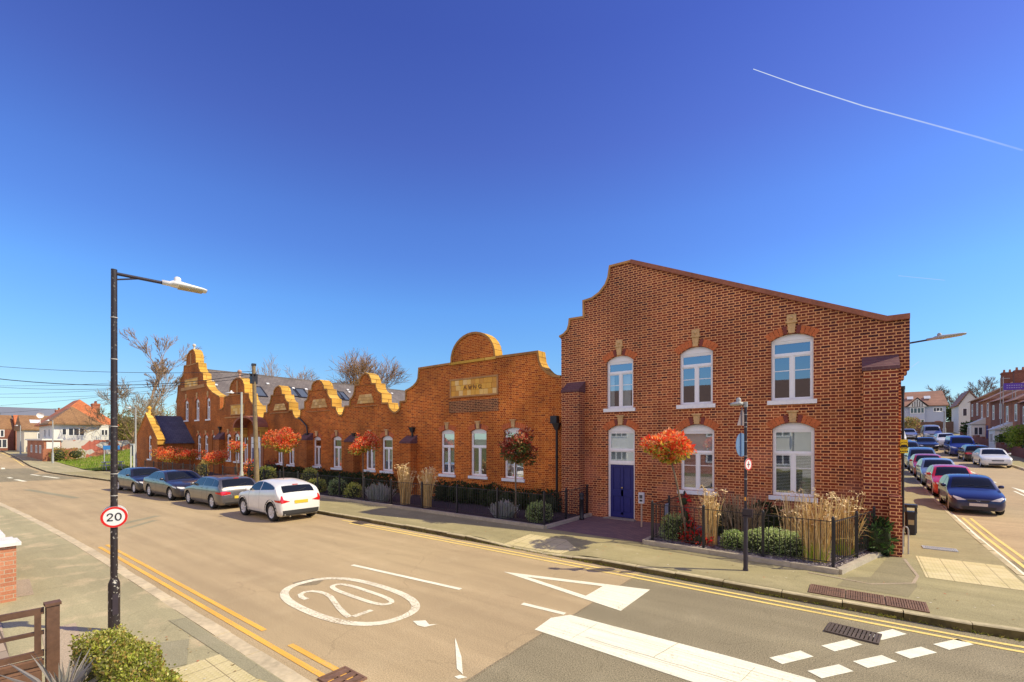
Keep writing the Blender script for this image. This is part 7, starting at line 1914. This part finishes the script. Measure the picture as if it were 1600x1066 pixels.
# brick terrace on the right, four houses facing the street
for i in range(5):
    ya, yb = 93-6.4*i-6.4, 93-6.4*i-.01; z0 = H(9, (ya+yb)/2); xf_ = 12.9
    lab = ['gable-ended brick house at the far end of the terrace','brick terraced house with a white bay porch','brick terraced house below the purple banner','brick terraced house near the right edge of the picture','nearest brick terraced house, cut by the right edge of the picture'][i]
    hh = empty('terraced_house', (xf_, (ya+yb)/2, z0), lab, 'house', 'brick terrace on the side street')
    walls(hh, xf_, xf_+8, ya, yb, z0-1.2, z0+5.3, BKH if i % 2 else BKHD)
    m = MB(); ze = z0+5.35
    m.add([(xf_-.35,ya,ze-.1),(xf_-.35,yb,ze-.1),(xf_+4.2,yb,ze+2.6),(xf_+4.2,ya,ze+2.6),(xf_+8.3,yb,ze-.1),(xf_+8.3,ya,ze-.1)], [(0,3,2,1),(3,5,4,2),(0,1,4,5)]); m.add([(xf_-.35,ya,ze-.1),(xf_+8.3,ya,ze-.1),(xf_+4.2,ya,ze+2.6)], [(0,1,2)]); m.add([(xf_-.35,yb,ze-.1),(xf_+8.3,yb,ze-.1),(xf_+4.2,yb,ze+2.6)], [(2,1,0)])
    m.build('roof', TILE_B if i == 0 else TILE_P, hh)
    yc = (ya+yb)/2
    for dy in (-1.9, 1.5): wpart(hh, (xf_, yc+dy, z0+4.0), .85, 1.75, 'x', -1, .12, 1, 2)
    wpart(hh, (xf_, yc+1.5, z0+1.5), 1.2, 1.6, 'x', -1, .12, 2, 1)
    if i in (1, 3):
        walls(hh, xf_-1.3, xf_-.002, yc-.4, yc+2.4, z0-.5, z0+2.3, RENDW, 'bay'); wpart(hh, (xf_-.9+.25, yc-.4, z0+1.4), .9, 1.1, 'y', -1, .1, 2); wpart(hh, (xf_-1.3, yc+1, z0+1.4), 1.6, 1.1, 'x', -1, .1, 3)
        m = MB(); m.add([(xf_-1.5,yc-.6,z0+2.302),(xf_,yc-.6,z0+3.1),(xf_,yc+2.6,z0+3.1),(xf_-1.5,yc+2.6,z0+2.302),(xf_,yc-.6,z0+2.302),(xf_,yc+2.6,z0+2.302)], [(0,1,2,3),(0,4,1),(3,2,5),(0,3,5,4)]); m.build('bay_roof', RENDW, hh)
    m = MB(); m.box(xf_-.03, xf_+.02, yc-1.9, yc-.9, z0, z0+2.1); m.build('door', [BKHD, NAVY, RENDW][i%3] if i%3 else plain('dark_door', (.05,.03,.03), .5), hh)
    chimney(hh, xf_+3.6, yb-.4, ze+1.5, ze+3.9, .55, BKHD, 2)
if True:
    z = CAMH+(HY-604)/FP*43; a, b, v = ray(1585, 604); t_ = 48; bx2, by2, bz2 = a*t_, b*t_, CAMH+v*t_
    m = MB(); m.obox((bx2, by2, bz2), (1.7,.06,.72), .25); o = m.build('banner', plain('violet_banner', (.14,.07,.42), .7)); tag(o, 'violet banner fixed to scaffolding above the terrace roofs at the right edge', 'banner')
    m = MB()
    for dz in (.12,-.12):
        for k in range(7): m.obox((bx2-.55+k*.18, by2-.17+.0+k*.046, bz2+dz), (.11,.01,.09), .25)
    m.build('lettering', plain('pale_violet_letters', (.45,.40,.7), .7), o)
    s_ = empty('scaffolding', (bx2, by2, H(12, by2)), 'steel scaffold poles on the terrace behind the violet banner', 'scaffolding')
    for k in range(3):
        for j in range(2): m = MB(); m.tube([(bx2-.8+k*.9, by2+.1+j*1.2, H(12,by2)), (bx2-.8+k*.9, by2+.1+j*1.2, bz2+(.2 if k else 1.1))], .03, 6); m.build('pole', GALV, s_)
    for dz in (-.45, .0, .9): m = MB(); m.tube([(bx2-.9, by2+.1, bz2+dz), (bx2+(1.2 if dz < .5 else -.3), by2+.1, bz2+dz)], .025, 6); m.build('crossbar', GALV, s_)
# garden walls on the right of the side street
m = MB(); 
for y in fr(50, 92, 3)[:-1]: z = H(9, y+1.5); m.box(11.7, 11.95, y, y+2.99, z-.4, z+1.0)
tag(m.build('garden_wall', BKHD), 'low dark brick front-garden wall along the right pavement of the side street', 'wall')

# ---- houses on the near side of the road behind the viewpoint (seen in the window panes)
for i in range(4):
    xa = -22+i*9.5; o_ = empty('opposite_house', (xa, -14, 0), ['rendered house','brick house','pebbledashed house','cream house'][i]+' on the near side of the road, mirrored in the '+['gable','arched','upper','right-hand'][i]+' windows', 'house')
    walls(o_, xa-4.6, xa+4.6, -20, -12, -.1, 5.2, [RENDW, BKH, REND, RENDW][i]); hip_roof(o_, xa-4.6, xa+4.6, -20, -12, 5.25, 8.6, plain('dark_brown_tiles', (.13,.085,.07), .9), .15, hip=.2, along='x')
    for dx in (-2.4, 2.2):
        for z in (1.6, 4.0): wpart(o_, (xa+dx, -12, z), 1.8, 1.3, 'y', 1, .1, 3)
# ---- woods and low hills on the skyline
m = MB(); rnd = random.Random(4)
bl = []
for k in range(46):
    a, b, v = ray(rnd.uniform(60, 330), 687); t_ = rnd.uniform(120, 170); bl.append(((a*t_, b*t_, H(a*t_, b*t_)+3), (5, 5, rnd.uniform(2.5, 5.5))))
leaves(m, bl, 7000, .9, [(.24,.20,.07),(.18,.17,.05),(.32,.27,.10),(.28,.30,.07)], rnd)
tag(m.build('distant_scrub', LEAF), 'brown and olive scrub wood along the skyline on the left', 'wood', kind='stuff')
# ---- contrails
def contrail(pts, w0, w1, label, k=1.0):
    m = MB(); P_ = []
    for i, (px, py) in enumerate(pts): a, b, v = ray(px, py); P_.append(Vector((a*6000, b*6000, CAMH+v*6000)))
    n = 40
    def at(s):
        s *= len(P_)-1; i = min(int(s), len(P_)-2); return P_[i].lerp(P_[i+1], s-i)
    m.tube([at(i/n) for i in range(n+1)], [w0+(w1-w0)*i/n for i in range(n+1)], 8)
    t = NT('ice_vapour_'+str(int(k*100))); t.b.inputs['Base Color'].default_value = (1,1,1,1); em = t.node('ShaderNodeEmission'); em.inputs[0].default_value = (.80,.9,1,1); em.inputs[1].default_value = .95*k
    tr = t.node('ShaderNodeBsdfTransparent'); mx = t.node('ShaderNodeMixShader'); p = t.pos(); lw = t.node('ShaderNodeLayerWeight'); lw.inputs[0].default_value = .5
    soft = t.math('POWER', t.math('SUBTRACT', 1, lw.outputs['Facing']), 1.2)
    x, y, z = t.sep(p); zs = [q.z for q in P_]; fade = t.ramp(z, min(zs), max(zs), .12*k, .95*k) if len(pts) > 2 else .6*k
    f = t.math('MULTIPLY', soft, t.math('MULTIPLY', fade, t.ramp(t.noise(p, .006, 3), .25, .6, .6, 1)))
    t.l.new(f, mx.inputs[0]); t.l.new(tr.outputs[0], mx.inputs[1]); t.l.new(em.outputs[0], mx.inputs[2]); t.l.new(mx.outputs[0], t.n['Material Output'].inputs[0])
    o = m.build('contrail', t.m); tag(o, label, 'vapour trail', 'vapour trails in the sky', 'thing')
contrail([(1177,108),(1250,134),(1350,166),(1450,193),(1530,215),(1598,235)], 4, 13, 'long bright vapour trail slanting down to the right across the upper sky')
contrail([(1404,431),(1476,438)], 4, 4, 'short faint horizontal vapour trail right of the big gable', .75)
contrail([(1424,574),(1436,565)], 5, 5, 'tiny slanting vapour trail just right of the building corner', .8)
# ================================================================ LIGHT, SKY, CAMERA
BACK_SKY_FILL = (1.1, .90, .92)
sun_el = math.radians(43.4); az = math.atan2(.489, .872)   # towards +x, +y
sd = Vector((math.cos(sun_el)*math.cos(az), math.cos(sun_el)*math.sin(az), math.sin(sun_el)))
sl_ = bpy.data.lights.new('sun', 'SUN'); sl_.energy = 5.0; sl_.angle = math.radians(.5); sl_.color = (1.0, .88, .60)
so = bpy.data.objects.new('sun', sl_); C.objects.link(so); so.rotation_euler = (-sd).to_track_quat('-Z', 'Y').to_euler(); so.location = (30, 20, 60)
W = bpy.data.worlds.new('World'); bpy.context.scene.world = W; W.use_nodes = True
nt = W.node_tree; bg = nt.nodes['Background']
sk = nt.nodes.new('ShaderNodeTexSky'); sk.sky_type = 'NISHITA'; sk.sun_disc = False; sk.sun_elevation = sun_el; sk.sun_rotation = PI/2-az
sk.altitude = 50; sk.air_density = 1.0; sk.dust_density = .4; sk.ozone_density = 3
tc = nt.nodes.new('ShaderNodeTexCoord'); sp = nt.nodes.new('ShaderNodeSeparateXYZ'); nt.links.new(tc.outputs['Generated'], sp.inputs[0])
rp_ = nt.nodes.new('ShaderNodeValToRGB'); nt.links.new(sp.outputs[2], rp_.inputs[0])
e = rp_.color_ramp.elements
SKYST = [(0,(.70,.93,1.0)),(.1,(.63,.83,1.0)),(.18,(.60,.92,1.2)),(.27,(.59,.95,1.36)),(.36,(.57,.82,1.36)),(.42,(.57,.79,1.36)),(.534,(.55,.62,1.22)),(.66,(.47,.52,1.15)),(1,(.45,.5,1.1))]
e[0].position = 0; e[0].color = (*SKYST[0][1], 1); e[1].position = 1; e[1].color = (*SKYST[-1][1], 1)
for p_, c_ in SKYST[1:-1]: q = e.new(p_); q.color = (*c_, 1)
mxn = nt.nodes.new('ShaderNodeMix'); mxn.data_type = 'RGBA'; mxn.blend_type = 'MULTIPLY'; mxn.inputs[0].default_value = 1
nt.links.new(sk.outputs[0], mxn.inputs[6]); nt.links.new(rp_.outputs[0], mxn.inputs[7])
# fill glow added high in the unseen sky behind the camera, brightens shaded fronts
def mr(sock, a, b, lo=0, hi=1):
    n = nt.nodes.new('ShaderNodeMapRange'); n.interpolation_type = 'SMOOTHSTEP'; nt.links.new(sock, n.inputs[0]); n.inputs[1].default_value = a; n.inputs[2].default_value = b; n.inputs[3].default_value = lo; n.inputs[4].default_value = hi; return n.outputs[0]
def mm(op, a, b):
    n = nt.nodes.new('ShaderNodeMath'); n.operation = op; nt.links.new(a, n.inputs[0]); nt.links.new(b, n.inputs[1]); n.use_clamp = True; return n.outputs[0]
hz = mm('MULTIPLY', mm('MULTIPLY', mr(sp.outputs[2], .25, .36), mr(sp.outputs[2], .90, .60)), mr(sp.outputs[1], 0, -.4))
mh = nt.nodes.new('ShaderNodeMix'); mh.data_type = 'RGBA'; nt.links.new(hz, mh.inputs[0]); nt.links.new(mxn.outputs[2], mh.inputs[6]); mh.inputs[7].default_value = (BACK_SKY_FILL[0]/.15, BACK_SKY_FILL[1]/.15, BACK_SKY_FILL[2]/.15, 1)
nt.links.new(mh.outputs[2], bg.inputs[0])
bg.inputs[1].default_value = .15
cam = bpy.data.cameras.new('camera'); co = bpy.data.objects.new('camera', cam); C.objects.link(co)
co.location = (0, 0, CAMH); co.rotation_euler = (PI/2, 0, YAW)
cam.sensor_width = 36; cam.lens = 16.0; cam.shift_y = (HY-533)/1600; cam.clip_start = .05; cam.clip_end = 20000
sc = bpy.context.scene; sc.camera = co
sc.view_settings.view_transform = 'Standard'; sc.view_settings.look = 'None'; sc.view_settings.exposure = 0; sc.view_settings.gamma = 1
sc.cycles.max_bounces = 6; sc.cycles.transparent_max_bounces = 8; sc.cycles.use_denoising = True
